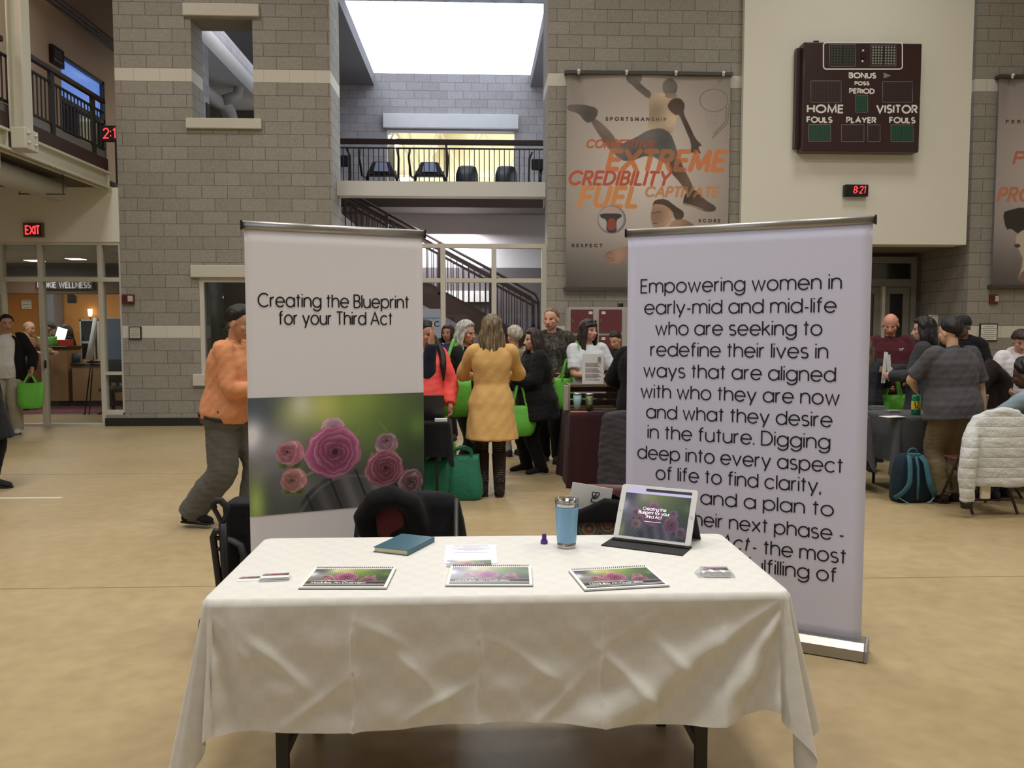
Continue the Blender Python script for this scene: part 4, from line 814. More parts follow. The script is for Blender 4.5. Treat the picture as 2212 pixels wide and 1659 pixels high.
    img = fill(img, x, y, el(398,1108,101,102)[:-1], (120,114,110), 1); img = fill(img, x, y, el(394,1104,92,93)[:-1], (188,182,178), 1, 12); img = fill(img, x, y, [(325,1050),(400,1012),(475,1050),(440,1075),(350,1080)], (196,164,156), .9); img = fill(img, x, y, [(315,1065),(465,1065),(470,1090),(430,1110),(435,1205),(360,1200),(365,1110),(320,1095)], (62,62,64), .95); img = fill(img, x, y, [(372,1100),(425,1100),(432,1185),(365,1185)], (158,80,70), .95)
    for q in WORDS: img = ptext(img, x, y, *q[:7], q[7], q[8], .62)
    sk = (200,164,138)
    img = fill(img, x, y, [(830,1110),(905,1098),(990,1150),(1060,1330),(900,1420),(760,1330),(560,1372),(480,1392),(452,1430),(380,1432),(352,1395),(350,1358),(392,1328),(500,1305),(700,1240),(800,1165)], (170,134,112), .96, tex=tx)
    img = fill(img, x, y, [(672,1062),(690,990),(740,968),(800,985),(832,1060),(822,1112),(762,1168),(692,1172),(680,1132),(672,1092)], sk, 1, tex=tx); img = fill(img, x, y, [(680,1012),(700,964),(780,957),(845,1010),(908,1050),(902,1100),(845,1112),(822,1040),(770,1002),(700,992)], (92,78,66), 1, tex=tx)
    img = fill(img, x, y, [(798,1050),(828,1045),(828,1095),(805,1100)], sk, .9); img = strokes(img, x, y, [[(680,1062),(702,1058)],[(712,1052),(745,1052)],[(690,1135),(716,1134)]], 6, (84,62,54), .8); img = strokes(img, x, y, [[(410,1362),(395,1345),(360,1358)],[(415,1385),(372,1388)],[(420,1400),(385,1410)]], 5, (112,84,68), .7)
    return np.clip(img, 0, 1)
def poster_b(U, V):
    x, y = U*1140, 1600-V*1525; r = np.hypot((x-500)/720, (y-760)/900); g = np.clip(1-.62*r, 0, 1)
    img = (np.array([100,94,88])[None]+g[:, None]*np.array([128,120,122])[None])/255.0; img *= (1-.3*sst(1150, 1600, y))[:, None]
    img = ptext(img, x, y, 'PERSI', 60, 235, 378, 404, 6.5, (74,66,62), track=.8); img = ptext(img, x, y, 'P', 118, 225, 605, 705, 20, (196,120,90), .2); img = ptext(img, x, y, 'PRO', 10, 300, 870, 985, 22, (200,132,96), .2, .3)
    img = fill(img, x, y, [(60,1060),(120,1040),(200,1020),(300,1040),(330,1150),(240,1210),(180,1220),(130,1180),(90,1190)], (58,52,48), .95); img = fill(img, x, y, [(170,1215),(300,1150),(420,1200),(440,1400),(520,1600),(180,1600),(230,1420),(190,1330),(165,1300)], (206,190,172), .95); img = fill(img, x, y, [(150,1300),(190,1290),(205,1315),(170,1325)], (70,58,50), .9); img = fill(img, x, y, [(230,1480),(420,1440),(540,1600),(170,1600)], (120,96,80), .8)
    return np.clip(img, 0, 1)
PRINT = attr_mat('printed_ink', .55, spec=.3); PRINTG = attr_mat('glossy_print', .28, spec=.5)
rodm = mat('poster_rod', C(70,66,60), .5)
def wall_poster(px0, py0, px1, py1, pic, label, wpx=None, nu=400, nv=540):
    a, c = at(px0, py0, WY), at(px1, py1, WY); x0, x1 = a.x, (a.x+wpx if wpx else c.x); z1, z0 = a.z, c.z; W_, H_ = x1-x0, z1-z0; Yf = WY-.09
    t_ = thing('wall_poster', label, 'poster', ((x0+x1)/2, WY, z0))
    f = lambda u, v: (x0+W_*u, Yf+.012*math.sin(9*u+1)*(v**3)+.02*math.exp(-((u-.07)/.04)**2)*sst(.7,1,np.float64(v)), z0+H_*v)
    print_mesh('sheet', PRINT, nu, nv, f, pic, t_)
    MB().grid(2, 2, lambda u, v: (x1-W_*u, Yf+.03, z0+H_*v)).build('backing', GREYP, t_)
    for i, z in enumerate((z1+.02, z0-.03)): MB().box(x0-.03, WY-.13, z-.025, x1+.03, WY-.001, z+.03).build('rod', rodm, t_)
    for k in range(4):
        x = x0+W_*(.07+.29*k+(.01 if k > 1 else 0)); MB().ell((x, WY-.15, z1+.03), (.028,.028,.028), nu=12, nv=8).cyl((x, WY-.14, z1-.02), (x, WY-.14, z1+.02), .02, n=10).build('hook', mat('hook_white', C(236,232,220), .3), t_)
wall_poster(1223,163,1567,622, poster_a, 'large sports poster of a leaping basketball player with orange words')
wall_poster(2152,172,2212,616, poster_b, 'sports poster at the right edge above the right fire alarm', 2.65, 300, 400)
# scoreboard and the wall clock
sbm = mat('scoreboard_maroon', C(56,34,36), .35, coat=.2); sbw = mat('scoreboard_white', C(232,230,222), .6); sbl = mat('scoreboard_line', C(150,138,134), .6)
SY = WY-.1-.22; a, c = at(1737,90,SY), at(1985,329,SY); sb = thing('scoreboard', 'dark maroon scoreboard lettered HOME and VISITOR on the cream panel', 'scoreboard', ((a.x+c.x)/2, SY, c.z))
MB().box(a.x, SY, c.z, c.x, WY-.101, a.z).build('housing', sbm, sb, bevel=.02)
MB().box(a.x-.07, SY+.12, c.z+.08, a.x, WY-.101, a.z-.06).build('side_bracket', sbm, sb); 
for px in (1767, 1897): p = at(px, 88, SY); MB().box(p.x-.04, SY+.06, a.z, p.x+.04, SY+.14, a.z+.04).build('lug', BLACK if px < 1800 else sbw, sb)
S3 = lambda cx, cy: at(1600+cx/3.614, 60+cy/3.614, SY)         # measured on an enlarged crop
fn = front_fn(0, SY, 0)
b = MB()
def cap_text(s, x0, x1, ytop, ybot, wpx): p, q = S3(x0, ybot), S3(x1, ytop); h = (q.z-p.z); wpx *= 1.25; write(b, s, (h-wpx/3.614*.0075)/1.37, wpx/3.614*.0075, fn, p.x, p.z+wpx/3.614*.0075/2, 'l', q.x-p.x, track=.36)
for q in (('BONUS',848,1054,350,395,9),('POSS',892,1002,418,450,7),('PERIOD',850,1042,474,515,8),('HOME',522,800,600,666,11),('VISITOR',1062,1376,602,668,11),('FOULS',518,712,694,742,9),('PLAYER',828,1054,697,744,9),('FOULS',1163,1360,697,746,9)): cap_text(*q)
def rrect(x0, y0, x1, y1, r, w_, mb, k=6):
    P = []
    for cx, cy, a0 in ((x1-r,y0+r,-90),(x1-r,y1-r,0),(x0+r,y1-r,90),(x0+r,y0+r,180)): P += [(cx+r*math.cos(math.radians(a0+90*i/k)), cy+r*math.sin(math.radians(a0+90*i/k))) for i in range(k+1)]
    ribbon(mb, [(S3(*p).x, S3(*p).z) for p in P+P[:1]], w_, fn)
rrect(646,116,1262,322,22,.02,b)
for x, y in ((955,177),(951,261)): p = S3(x, y); b.poly([fn(p.x+.016*math.cos(i*.52), p.z+.016*math.sin(i*.52)) for i in range(12)], (0,-1,0), .002)
b.build('lettering', sbw, sb)
b = MB(); rects = [(548,415,784,580),(1108,420,1342,580),(786,756,962,888),(992,758,1088,888)]; rg = [(898,527,992,660),(528,755,702,886),(1172,757,1346,888)]; rt = [(694,132,896,300),(1017,136,1212,298)]
for q in rects+rg+rt: rrect(*q, 3, .006, b, 1)
b.build('outline', sbl, sb)
b = MB(); p = S3(1115,350); q = S3(1115,396); e = S3(1174,374); b.poly([fn(p.x,p.z), fn(e.x,e.z), fn(q.x,q.z)], (0,-1,0), .003); b.build('arrow', mat('arrow_grey', C(126,136,134), .5), sb)
def dots(q, nx, ny, mt, name, pmt):
    x0, y0, x1, y1 = q; p, r = S3(x0+4, y0+4), S3(x1-4, y1-4); MB().poly([fn(p.x,r.z), fn(r.x,r.z), fn(r.x,p.z), fn(p.x,p.z)], (0,-1,0), .002).build('panel', pmt, sb); b = MB()
    for i in range(nx):
        if nx > 5 and i == nx//2: b.build(name, mt, sb); b = MB()
        for j in range(ny):
            g = .5 if i >= nx//2 and nx > 5 else 0; cx = p.x+(r.x-p.x)*(i+.6+g)/(nx+.7); cz_ = r.z+(p.z-r.z)*(j+.6)/(ny+.2); rad = (r.x-p.x)/(nx+.7)*.36
            b.add([(cx+rad*math.cos(k*1.047), SY-.006, cz_+rad*math.sin(k*1.047)) for k in range(6)], [(0,1,2,3,4,5)])
    b.build(name, mt, sb)
dm_ = mat('dot_dark', C(46,30,31), .6); dgn = mat('dot_green', C(40,92,70), .5); dgp = mat('panel_green', C(30,66,52), .5)
for q in rects: dots(q, 10 if q[2]-q[0] > 150 else 5, 8, mat('dot_maroon', C(66,40,42), .5), 'dot_matrix', dm_)
for q in rg: dots(q, 10 if q[2]-q[0] > 120 else 5, 8, dgn, 'dot_matrix', dgp)
dots(rt[0], 8, 7, mat('dot_olive', C(70,72,62), .4), 'dot_matrix', DARK); dots(rt[1], 8, 7, mat('dot_pale', C(150,152,136), .4), 'dot_matrix', DARK)
p = S3(955,220); MB().box(p.x-.04, SY-.012, p.z-.04, p.x+.04, SY, p.z+.04).build('sensor', BLACK, sb)
a, c = at(1826,398,WY-.2), at(1876,424,WY-.2); wc = thing('digital_clock', 'small black digital clock with red figures under the scoreboard', 'clock', ((a.x+c.x)/2, WY-.2, c.z))
MB().box(a.x, WY-.2, c.z, c.x, WY-.101, a.z).build('case', BLACK, wc, bevel=.012)
b = MB(); h = (a.z-c.z)*.42; fw_ = front_fn(a.x, WY-.2, c.z+(a.z-c.z)*.26); write(b, '8 21', h, h*.16, fw_, (c.x-a.x)*.36, 0, 'l', (c.x-a.x)*.48, space=.45, shear=.12, track=.25); 
for k in (.3,.9): ribbon(b, [((c.x-a.x)*.535, h*k), ((c.x-a.x)*.538, h*k+.014)], .014, fw_)
b.build('digits', RED, wc)
# ------------------------------------------------------------------ the table with its cloth, the roll-up banners and what lies around them
TX0, TX1, TY0, TY1, TZ = -.842, .982, 2.50, 3.25, .75
legm = mat('table_leg_black', C(28,27,26), .45)
tb = thing('folding_table', 'folding table hidden under the white cloth, only its dark legs showing', 'table', (.07, 2.875, 0))
MB().box(TX0+.03, TY0+.03, TZ-.035, TX1-.03, TY1-.03, TZ-.004).build('table_top', mat('table_laminate', C(150,140,126), .6), tb)
for x, y in ((-.625, 2.58), (.725, 2.58), (-.625, 3.16), (.725, 3.16)): MB().box(x-.019, y-.012, 0, x+.019, y+.012, TZ-.035).build('leg', legm, tb)
for x in (-.625, .725): MB().box(x-.014, 2.592, .2, x+.014, 3.148, .235).build('brace', legm, tb)
m, t = new_mat('damask_cloth'); g = t.new('ShaderNodeNewGeometry'); sp = t.new('ShaderNodeSeparateXYZ'); t.link(g.outputs['Position'], sp.inputs[0])
ad = t.new('ShaderNodeMath', operation='ADD'); t.link(sp.outputs[1], ad.inputs[0]); t.link(sp.outputs[2], ad.inputs[1]); cb = t.new('ShaderNodeCombineXYZ'); t.link(sp.outputs[0], cb.inputs[0]); t.link(ad.outputs[0], cb.inputs[1]); cb.inputs[2].default_value = .5
ck = t.new('ShaderNodeTexChecker'); ck.inputs['Scale'].default_value = 23; ck.inputs[1].default_value = (*C(226,224,217), 1); ck.inputs[2].default_value = (*C(229,227,221), 1); t.link(cb.outputs[0], ck.inputs[0])
nz = t.new('ShaderNodeTexNoise'); nz.inputs['Scale'].default_value = 14; t.link(g.outputs['Position'], nz.inputs['Vector'])
t.link(ck.outputs[0], t.b.inputs['Base Color']); t.b.inputs['Roughness'].default_value = .72; t.b.inputs['Sheen Weight'].default_value = .2; t.b.inputs['Specular IOR Level'].default_value = .25
bp = t.new('ShaderNodeBump'); bp.inputs['Strength'].default_value = .22; bp.inputs['Distance'].default_value = .012; t.link(nz.outputs[0], bp.inputs['Height']); t.link(bp.outputs[0], t.b.inputs['Normal'])
CLOTH = m
def cloth():
    H, rc = .40, .035; P = []          # perimeter: base point, outward normal, corner angle or None
    def side(ax, ay, bx, by, n, k, nm_):
        for i in range(k): u = i/k; P.append((ax+(bx-ax)*u, ay+(by-ay)*u, n, None, nm_))
    def corner(cx, cy, a0, k, nm_):
        for i in range(k):
            f = i/k; a = math.radians(a0+90*f); P.append((cx+rc*math.cos(a), cy+rc*math.sin(a), (math.cos(a), math.sin(a)), 90*f, nm_))
    x0, x1, y0, y1 = TX0, TX1, TY0, TY1
    side(x0+rc, y0, x1-rc, y0, (0,-1), 300, 'f'); corner(x1-rc, y0+rc, -90, 60, 'fr'); side(x1, y0+rc, x1, y1-rc, (1,0), 90, 'r'); corner(x1-rc, y1-rc, 0, 40, 'br')
    side(x1-rc, y1, x0+rc, y1, (0,1), 90, 'b'); corner(x0+rc, y1-rc, 90, 40, 'bl'); side(x0, y1-rc, x0, y0+rc, (-1,0), 90, 'l'); corner(x0+rc, y0+rc, 180, 60, 'fl')
    rows = 46; rings = []
    for ins, z in ((.03, TZ), (.012, TZ), (.004, TZ-.0015), (.0, TZ-.007)): rings.append([(px-n[0]*ins, py-n[1]*ins, z) for px, py, n, a, s in P])
    for k in range(1, rows+1):
        t = k/rows; ring = []
        for px, py, n, a, s in P:
            L = H
            if a is not None: fa = math.radians(a); L = H/max(math.cos(fa), math.sin(fa)); L = H+(L-H)*1.25
            out = .012*t; lx = 0.0; dz = L*t
            if a is not None:
                fa = math.radians(a); b_ = math.sin(2*fa)
                fold = math.cos(fa*8+(.5 if s == 'fl' else 2.2))
                out += t*(.022+.050*b_+.055*fold*b_**.5) if b_ > 1e-6 else t*.022
            else:
                dr_ = x1-px if s == 'f' else py-y0 if s in 'rl' else 9; dl = px-x0 if s == 'f' else 9
                out += t*.022*math.exp(-min(dr_, dl)/.05)
                if s == 'f':
                    an = math.atan2(dr_, dz+1e-6); rad = math.hypot(dr_, dz)
                    out += .044*math.sin(an*12.5+1.2)*min(1, rad/.32)*math.exp(-(an/.95)**2)*min(1, an/.12)+.010*math.sin(an*21)*min(1, rad/.4)*math.exp(-((an-.9)/.5)**2)*t
                    an2 = math.atan2(dl, dz+1e-6); out += .028*math.sin(an2*11+.3)*min(1, math.hypot(dl, dz)/.3)*math.exp(-(an2/.6)**2)*min(1, an2/.1)
                    # pleat near the left corner and the packing creases
                    out += .018*t**.5*(1/(1+math.exp(-(px-(x0+.085+.03*t))/.006)))*math.exp(-max(0, px-x0-.1)/.10)
                    for cx, k1 in ((-.385,.016), (.0,.012), (.385,.011), (.765,.009)):
                        d = px-cx+.006*math.sin(9*t+cx*5); out += k1*math.exp(-abs(d)/.014)*(1 if d > 0 else .45)*min(1, t*3)
                    out += .0045*(math.sin(px*17+7*t)+math.sin(px*31-11*t+1)+.8*math.sin(px*9+19*t))*min(1, t*2.2)*.7
                    for (wx, wz, wa, wl, wk) in ((-.62,.18,.7,.12,.008),(-.48,.3,-.6,.12,.007),(-.2,.22,.8,.1,.006),(-.12,.32,-.5,.12,.008),(.15,.2,.6,.12,.007),(.25,.33,-.8,.1,.008),(.5,.28,.75,.16,.009),(.45,.12,-.5,.1,.005),(-.3,.1,.5,.1,.005),(.62,.2,.8,.12,.006)):
                        q = (px-wx)*math.cos(wa)+(dz-wz)*math.sin(wa); r_ = -(px-wx)*math.sin(wa)+(dz-wz)*math.cos(wa)
                        out += 1.5*wk*math.exp(-(r_/.018)**2-(q/wl)**2)*min(1, t*3)
                    dz -= t*t*(.012*math.sin(px*6+1)+.035*math.exp(-(dr_/.16)**2)); dz += t*t*.012*math.exp(-(dl/.1)**2)
                else: out += .012*math.sin((px+py)*16+2*t)*t+.004*math.sin((px-py)*35)*t
            out = .5*(out+math.sqrt(out*out+.008**2)); dz += 0
            ring.append((px+n[0]*(out+.003), py+n[1]*(out+.003), TZ-.007-dz))
        rings.append(ring)
    cx, cy = (x0+x1)/2, (y0+y1)/2; hw_, hd_ = (x1-x0)/2, (y1-y0)/2
    b = MB(); b.loft(rings, 0, False); b.f = [f[::-1] for f in b.f]; n_ = len(P); b.v.append((cx, cy, TZ)); c_ = len(b.v)-1
    for i in range(n_): b.f.append((c_, i, (i+1) % n_)); b.m.append(0); b.s.append(True)
    return b
o = cloth().build('tablecloth', CLOTH); tag(o, 'long white damask cloth draped over the front table', 'tablecloth')

# roll-up banners
alu = mat('brushed_aluminium', C(176,174,170), .35, metal=.85, var=.03); vin = mat('banner_vinyl', C(246,243,248), .62, var=.01); bink = mat('banner_ink', C(12,12,30), .6)
def rollup(p0, p1, z1, label, build_face, tint):
    p0, p1 = Vector((*p0, 0)), Vector((*p1, 0)); u = (p1-p0).normalized(); W_ = (p1-p0).length; n = Vector((u.y, -u.x, 0))     # n looks at the camera
    t_ = thing('roll_up_banner', label, 'banner', (p0+p1)/2)
    f = plane_fn(p0, u, (0,0,1), n); F = lambda a, v, l=0: f(a, v, l-.0012)
    MB().grid(24, 30, lambda a, v: p0+u*(W_*a)+Vector((0,0,.06+(z1-.09)*v))).build('banner_sheet', tint, t_, solid=.0012)
    b = MB().tube([p0-u*.008+Vector((0,0,z1-.018)), p1+u*.008+Vector((0,0,z1-.018))], .02, 12, flat=(.55, 1), up=(0,0,1)); b.build('top_rail', alu, t_)
    for q, s in ((p0, -1), (p1, 1)): MB().cbox(q+u*(.012*s)+Vector((0,0,z1-.018)), (.008,.03,.045), Matrix.Rotation(math.atan2(u.y,u.x),3,'Z')).build('end_cap', BLACK, t_, bevel=.004)
    prof = [(-.085,.004),(-.08,.055),(-.05,.085),(.05,.085),(.08,.055),(.085,.004)]
    b = MB(); rings = []
    for a in (-.02, W_+.02): rings.append([p0+u*a-n*q+Vector((0,0,z)) for q, z in prof])
    b.loft(rings, smooth=False); b.build('base', alu, t_, bevel=.004)
    for a in (-.03, W_+.02): 
        b = MB(); b.loft([[p0+u*(a+d)-n*q*1.06+Vector((0,0,z*1.04)) for q, z in prof] for d in (0,.012)], smooth=False); b.build('base_cap', mat('cap_grey', C(150,148,146), .4), t_, bevel=.004)
    MB().cyl(p0+u*(W_/2)-n*.03+Vector((0,0,.08)), p0+u*(W_/2)-n*.012+Vector((0,0,z1-.02)), .009, n=10).build('pole', alu, t_)
    def onp(px, py):
        d = _ray(px, py); o = p0-Vector((0,0,CAM_H)); k = o.dot(n)/d.dot(n); h = Vector((0,0,CAM_H))+d*k; return (h-p0).dot(u), h.z
    build_face(t_, F, onp, W_, z1); return t_
def runs(lines, ox, oy, sc, F, onp, xh, sw, t_):
    for s, lx, ly, rx, ry, kw in lines:
        a = onp(ox+lx/sc, oy+ly/sc); c = onp(ox+rx/sc, oy+ry/sc); kw = dict(track=.25, space=.5, **kw); tw_ = text_lines(s, **kw)[1]; W0 = c[0]-a[0]-sw; done = ''
        for wd_ in s.split(' '):
            b = MB(); x0 = text_lines(done+'i', **kw)[1] if done else 0.0; write(b, wd_, xh, sw, lambda q, v, l=0: F(q, v, .0028+l), a[0]+sw/2+W0*x0/tw_, (a[1]+c[1])/2, 'l', W0*text_lines(wd_, **kw)[1]/tw_, **kw)
            b.build('word', bink, t_); done += wd_+' '
def face_left(t_, F, onp, W_, z1):
    zt = onp(545,860)[1]; zb = onp(545,1116)[1]
    print_mesh('photo_print', PRINT, 300, 220, lambda a, v: F(W_*a, zb+(zt-zb)*v, .0025), lambda U, V: rose_picture(U, V)*1.1, t_)
    runs([('Creating the Blueprint',188,812,1512,838,{}),('for your Third Act',370,970,1368,980,{})], 510, 460, 4.046, F, onp, .0435, .0066, t_)
rollup((-1.05,3.80), (-.27,4.12), 2.06, 'left white roll-up banner with pink roses and the words Creating the Blueprint', face_left, vin)
def face_right(t_, F, onp, W_, z1):
    A = [('Empowering women in',145,610,1588,572),('early-mid and mid-life',172,760,1550,742),('who are seeking to',250,908,1448,908),('redefine their lives in',215,1056,1490,1075),('ways that are aligned',165,1205,1545,1243),('with who they are now',145,1352,1572,1410),('and what they desire',185,1500,1520,1568)]
    B = [('in the future. Digging',195,50,1505,135),('deep into every aspect',122,190,1597,310),('of life to find clarity,',253,345,1440,448),('vision. and a plan to',168,478,1530,622),('their next phase -',478,672,1605,790),('- the most',945,872,1620,955),('fulfilling of',895,985,1552,1105)]
    runs([(*q, {}) for q in A], 1340, 450, 3.318, F, onp, .0500, .0072, t_); b0 = [(*q, {}) for q in B]+[('Third Act',405,795,920,868,{'shear':.2})]
    runs(b0, 1340, 930, 3.318, F, onp, .0500, .0072, t_)
rollup((.80,4.38), (1.84,3.80), 2.10, 'right white roll-up banner covered in the text Empowering women in mid-life', face_right, mat('banner_vinyl_cool', C(226,227,252), .6, var=.01))

# things on the table ---------------------------------------------------------------
TT = TZ+.0006
paper = mat('paper_bright', C(240,239,236), .7, var=.01); coil = mat('coil_black', C(24,24,24), .4); wink = mat('print_white', C(236,234,230), .6)
def booklet(c4, label, painted_glare, group='spiral-bound booklets on the white table'):
    q = [onz(x, y, TZ) for x, y in c4]; c = sum(q, Vector())/4; d = (q[1]-q[0]).normalized(); rz = math.atan2(d.y, d.x)
    t_ = thing('spiral_booklet', label, 'booklet', (c.x, c.y, TT), rz, group); w, h = .28, .216
    MB().box(-w/2,-h/2,0,w/2,h/2,.0015).build('back_cover', mat('cover_black', C(30,30,30), .5), t_, local=True)
    MB().box(-w/2+.001,-h/2+.001,.0015,w/2-.001,h/2-.001,.007).build('pages', paper, t_, local=True)
    def pic(U, V):
        p = rose_picture(U, np.clip((V-.0)/1.0, 0, 1)); k = (1-sst(.28,.31,V)); p = lay(p, k*.8, (44,42,46)); 
        for v0 in (.27,.115,.055): p = lay(p, 1-sst(.005,.011,np.abs(V-v0)), (222,220,220))
        if painted_glare: p = p*.72+.28*np.array([.84,.82,.95])*sst(.1,.55,V)[:, None]+p*.28*(1-sst(.1,.55,V))[:, None]  # lilac glare painted into the upper part of the cover print
        return p
    b = MB(); b.grid(130, 100, lambda a, v: ((a-.5)*(w-.022), -h/2+.012+v*(h-.03), .0076)); o = b.build('cover_print', PRINTG, t_, local=True); j, i = np.mgrid[0:101, 0:131]; set_col(o.data, pic(i.ravel()/130, j.ravel()/100))
    b = MB(); f = plane_fn((0,-h/2+.012,.0076), (1,0,0), (0,1,0), (0,0,1), .0004); write(b, 'Modules: An Overview', .0125, .0026, f, -w/2+.03, .026, 'l', .175); write(b, 'Creating the Blueprint for your Third Act', .005, .0009, f, -w/2+.036, .053, 'l', .13); b.build('lettering', wink, t_, local=True)
    b = MB(); n = 38
    for k in range(n):
        x = -w/2+.012+(w-.024)*k/(n-1); b.tube([(x+.0012*math.cos(s), h/2-.004+.006*math.cos(s), .0045+.0062*math.sin(s)) for s in [i*PI/5 for i in range(10)]], .0011, 5, closed=True)
    b.build('spiral_binding', coil, t_, local=True); return t_
booklet([(645,1275),(838,1275),(857,1230),(675,1230)], 'spiral booklet with a rose cover, leftmost of the three on the white table', False)
booklet([(962,1270),(1149,1270),(1148,1226),(975,1224)], 'middle spiral booklet with a pale lilac glare painted into its rose cover', True)
booklet([(1265,1280),(1447,1270),(1395,1225),(1229,1235)], 'spiral booklet turned askew, rightmost of the three on the white table', False)
# flyer under the middle booklet
f0_, f1_, f2_ = onz(950,1226,TZ), onz(1082,1223,TZ), onz(958,1178,TZ)
fl = thing('flyer', 'white flyer with grey text and a strip of roses behind the middle booklet', 'flyer', ((f0_.x+f1_.x)/2, (f0_.y+f2_.y)/2, TT)); w, h = .19, .30
fl.location = ((f0_.x+f1_.x)/2, f2_.y-h/2, TT)
MB().box(-w/2,-h/2+.05,0,w/2,h/2,.0006).build('sheet', mat('flyer_paper', C(238,238,250), .6), fl, local=True)
fy = f0_.y+.002-fl.location.y
b = MB(); b.grid(80, 30, lambda a, v: (-w/2+.012+a*(w-.034), fy+v*.078, .0011)); o = b.build('photo_strip', PRINTG, fl, local=True); j, i = np.mgrid[0:31, 0:81]; set_col(o.data, rose_picture(i.ravel()/80, .15+.75*j.ravel()/30))
b = MB()
for k, (l, y) in enumerate(((.13,.13),(.06,.112),(.14,.096),(.10,.08),(.05,.062),(.12,.02+.02))): b.box(-l/2, y, .0007, l/2, y+.004, .0012)
b.build('printed_lines', mat('faint_ink', C(196,194,208), .7), fl, local=True)
# teal notebook
q = [onz(795,1190,TZ), onz(893,1203,TZ), onz(952,1166,TZ+.01), onz(855,1158,TZ+.01)]; c = sum(q, Vector())/4; d = q[2]-q[1]; rz = math.atan2(d.y, d.x)
nb = thing('notebook', 'teal hardback notebook with cream pages on the back of the white table', 'notebook', (c.x, c.y, TT), rz); w = (q[2]-q[1]).length; h = .145; w = min(w, .215)
teal = mat('notebook_teal', C(58,98,114), .42, var=.05, bump=.06, bscale=120)
MB().box(-w/2,-h/2,0,w/2,h/2,.002).box(-w/2,-h/2,.017,w/2,h/2,.0195).box(-w/2,-h/2,.002,w/2,-h/2+.0025,.017).build('cover', teal, nb, bevel=.001, local=True)
MB().box(-w/2+.004,-h/2+.003,.002,w/2-.004,h/2-.004,.017).build('pages', mat('page_cream', C(226,214,178), .8, stretch=(1,1,60)), nb, local=True)
MB().poly([(w/2-.05,h/2-.01,.0020),(w/2-.01,h/2-.01,.002),(w/2-.02,h/2+.02,.002),(w/2-.04,h/2+.018,.002)], (0,0,1), .001).build('ribbon_marker', mat('ribbon_pale', C(180,206,214), .7), nb, local=True)
# business cards
cardm = mat('card_white', C(238,238,240), .5)
def card(x, y, z, rz, label, group, n=1, tilt=0):
    t_ = thing('business_card', label, 'business card', (x, y, z), rz, group); w, h, th = .089, .05, .0006*n
    MB().box(-w/2,-h/2,0,w/2,h/2,th).build('card', cardm, t_, local=True); b = MB(); b.grid(40, 14, lambda a, v: (-w/2+.002+a*(w-.004), -h/2+.024+v*.024, th+.0003)); o = b.build('photo_strip', PRINTG, t_, local=True); j, i = np.mgrid[0:15, 0:41]; set_col(o.data, rose_picture(i.ravel()/40, .2+.6*j.ravel()/14)); return t_
p = onz(594,1251,TZ); z = TT; r_ = random.Random(4)
names = ['lowest','second lowest','third lowest','fourth lowest','fifth lowest','sixth lowest','top']
for k in range(7): card(p.x+r_.uniform(-.003,.003), p.y+r_.uniform(-.004,.004), z, .12+r_.uniform(-.06,.06), names[k]+' business card of the loose stack at the left end of the table', 'business cards in the left stack', 3 if k < 6 else 2); z += .0019
p2 = onz(562,1251,TZ); card(p2.x-.028, p2.y+.005, TT, .1, 'single business card lying left of the loose card stack', 'business cards in the left stack')
p = onz(1545,1243,TZ); ks = thing('card_pack', 'packet of business cards in a clear sleeve at the right end of the table', 'card pack', (p.x, p.y, TT), -.06); w, h = .089, .052
MB().box(-w/2,-h/2,.001,w/2,h/2,.020).build('card_block', cardm, ks, local=True); b = MB(); b.grid(40, 20, lambda a, v: (-w/2+.002+a*(w-.004), -h/2+.016+v*.034, .0204)); o = b.build('photo_strip', PRINTG, ks, local=True); j, i = np.mgrid[0:21, 0:41]; set_col(o.data, rose_picture(i.ravel()/40, .15+.7*j.ravel()/20))
b = MB(); b.loft([[(-.062,-.03,.0008),(.062,-.03,.0008),(.066,.03,.0008),(-.066,.03,.0008)],[(-.052,-.03,.012),(.052,-.03,.012),(.05,.03,.014),(-.05,.03,.014)],[(-.046,-.028,.0225),(.046,-.028,.0225),(.046,.028,.023),(-.046,.028,.023)]], smooth=True); b.build('clear_sleeve', glass_mat('clear_film', (.96,.97,.98), .16, .12), ks, local=True)
# tumbler
p = onz(1226,1187,TZ); tp = thing('tumbler', 'light blue steel tumbler with a clear lid on the white table', 'tumbler', (p.x, p.y+.034, TT))
steel = mat('steel', C(188,186,184), .25, metal=.95, var=.03); tblue = mat('tumbler_blue', C(128,178,214), .35, coat=.3, var=.03)
MB().lathe([(0,0),(.033,0),(.0345,.004),(.0358,.022),(.0,.022)], n=40).build('foot', steel, tp, local=True)
MB().lathe([(0,.021),(.0362,.021),(.0372,.03),(.0442,.148),(.0442,.156),(0,.156)], n=48).build('body', tblue, tp, local=True)
MB().lathe([(.0,.1555),(.0438,.1555),(.0446,.172),(.0440,.175),(.0425,.174),(.042,.158),(0,.158)], n=48).build('rim', steel, tp, local=True)
MB().lathe([(.0,.166),(.034,.166),(.040,.176),(.0465,.176),(.0472,.181),(.0465,.185),(.041,.185),(.036,.172),(0,.171)], n=48).build('lid', glass_mat('lid_clear', (.8,.82,.84), .25, .06), tp, local=True)
MB().box(-.012,-.03,.171,.012,.0,.178).build('slider', mat('smoke_plastic', C(60,60,64), .2), tp, bevel=.003, local=True)
p = onz(1176,1176,TZ); pc = thing('bottle_cap', 'small purple bottle stopper standing left of the tumbler', 'cap', (p.x, p.y+.012, TT)); pur = mat('purple_plastic', C(84,44,140), .35)
MB().lathe([(0,0),(.0138,0),(.0142,.003),(.0140,.011),(.0115,.014),(0,.014)], n=24).build('base', pur, pc, local=True); MB().lathe([(0,.013),(.0098,.013),(.0078,.036),(.006,.0375),(0,.0375)], n=24).build('nozzle', pur, pc, local=True)
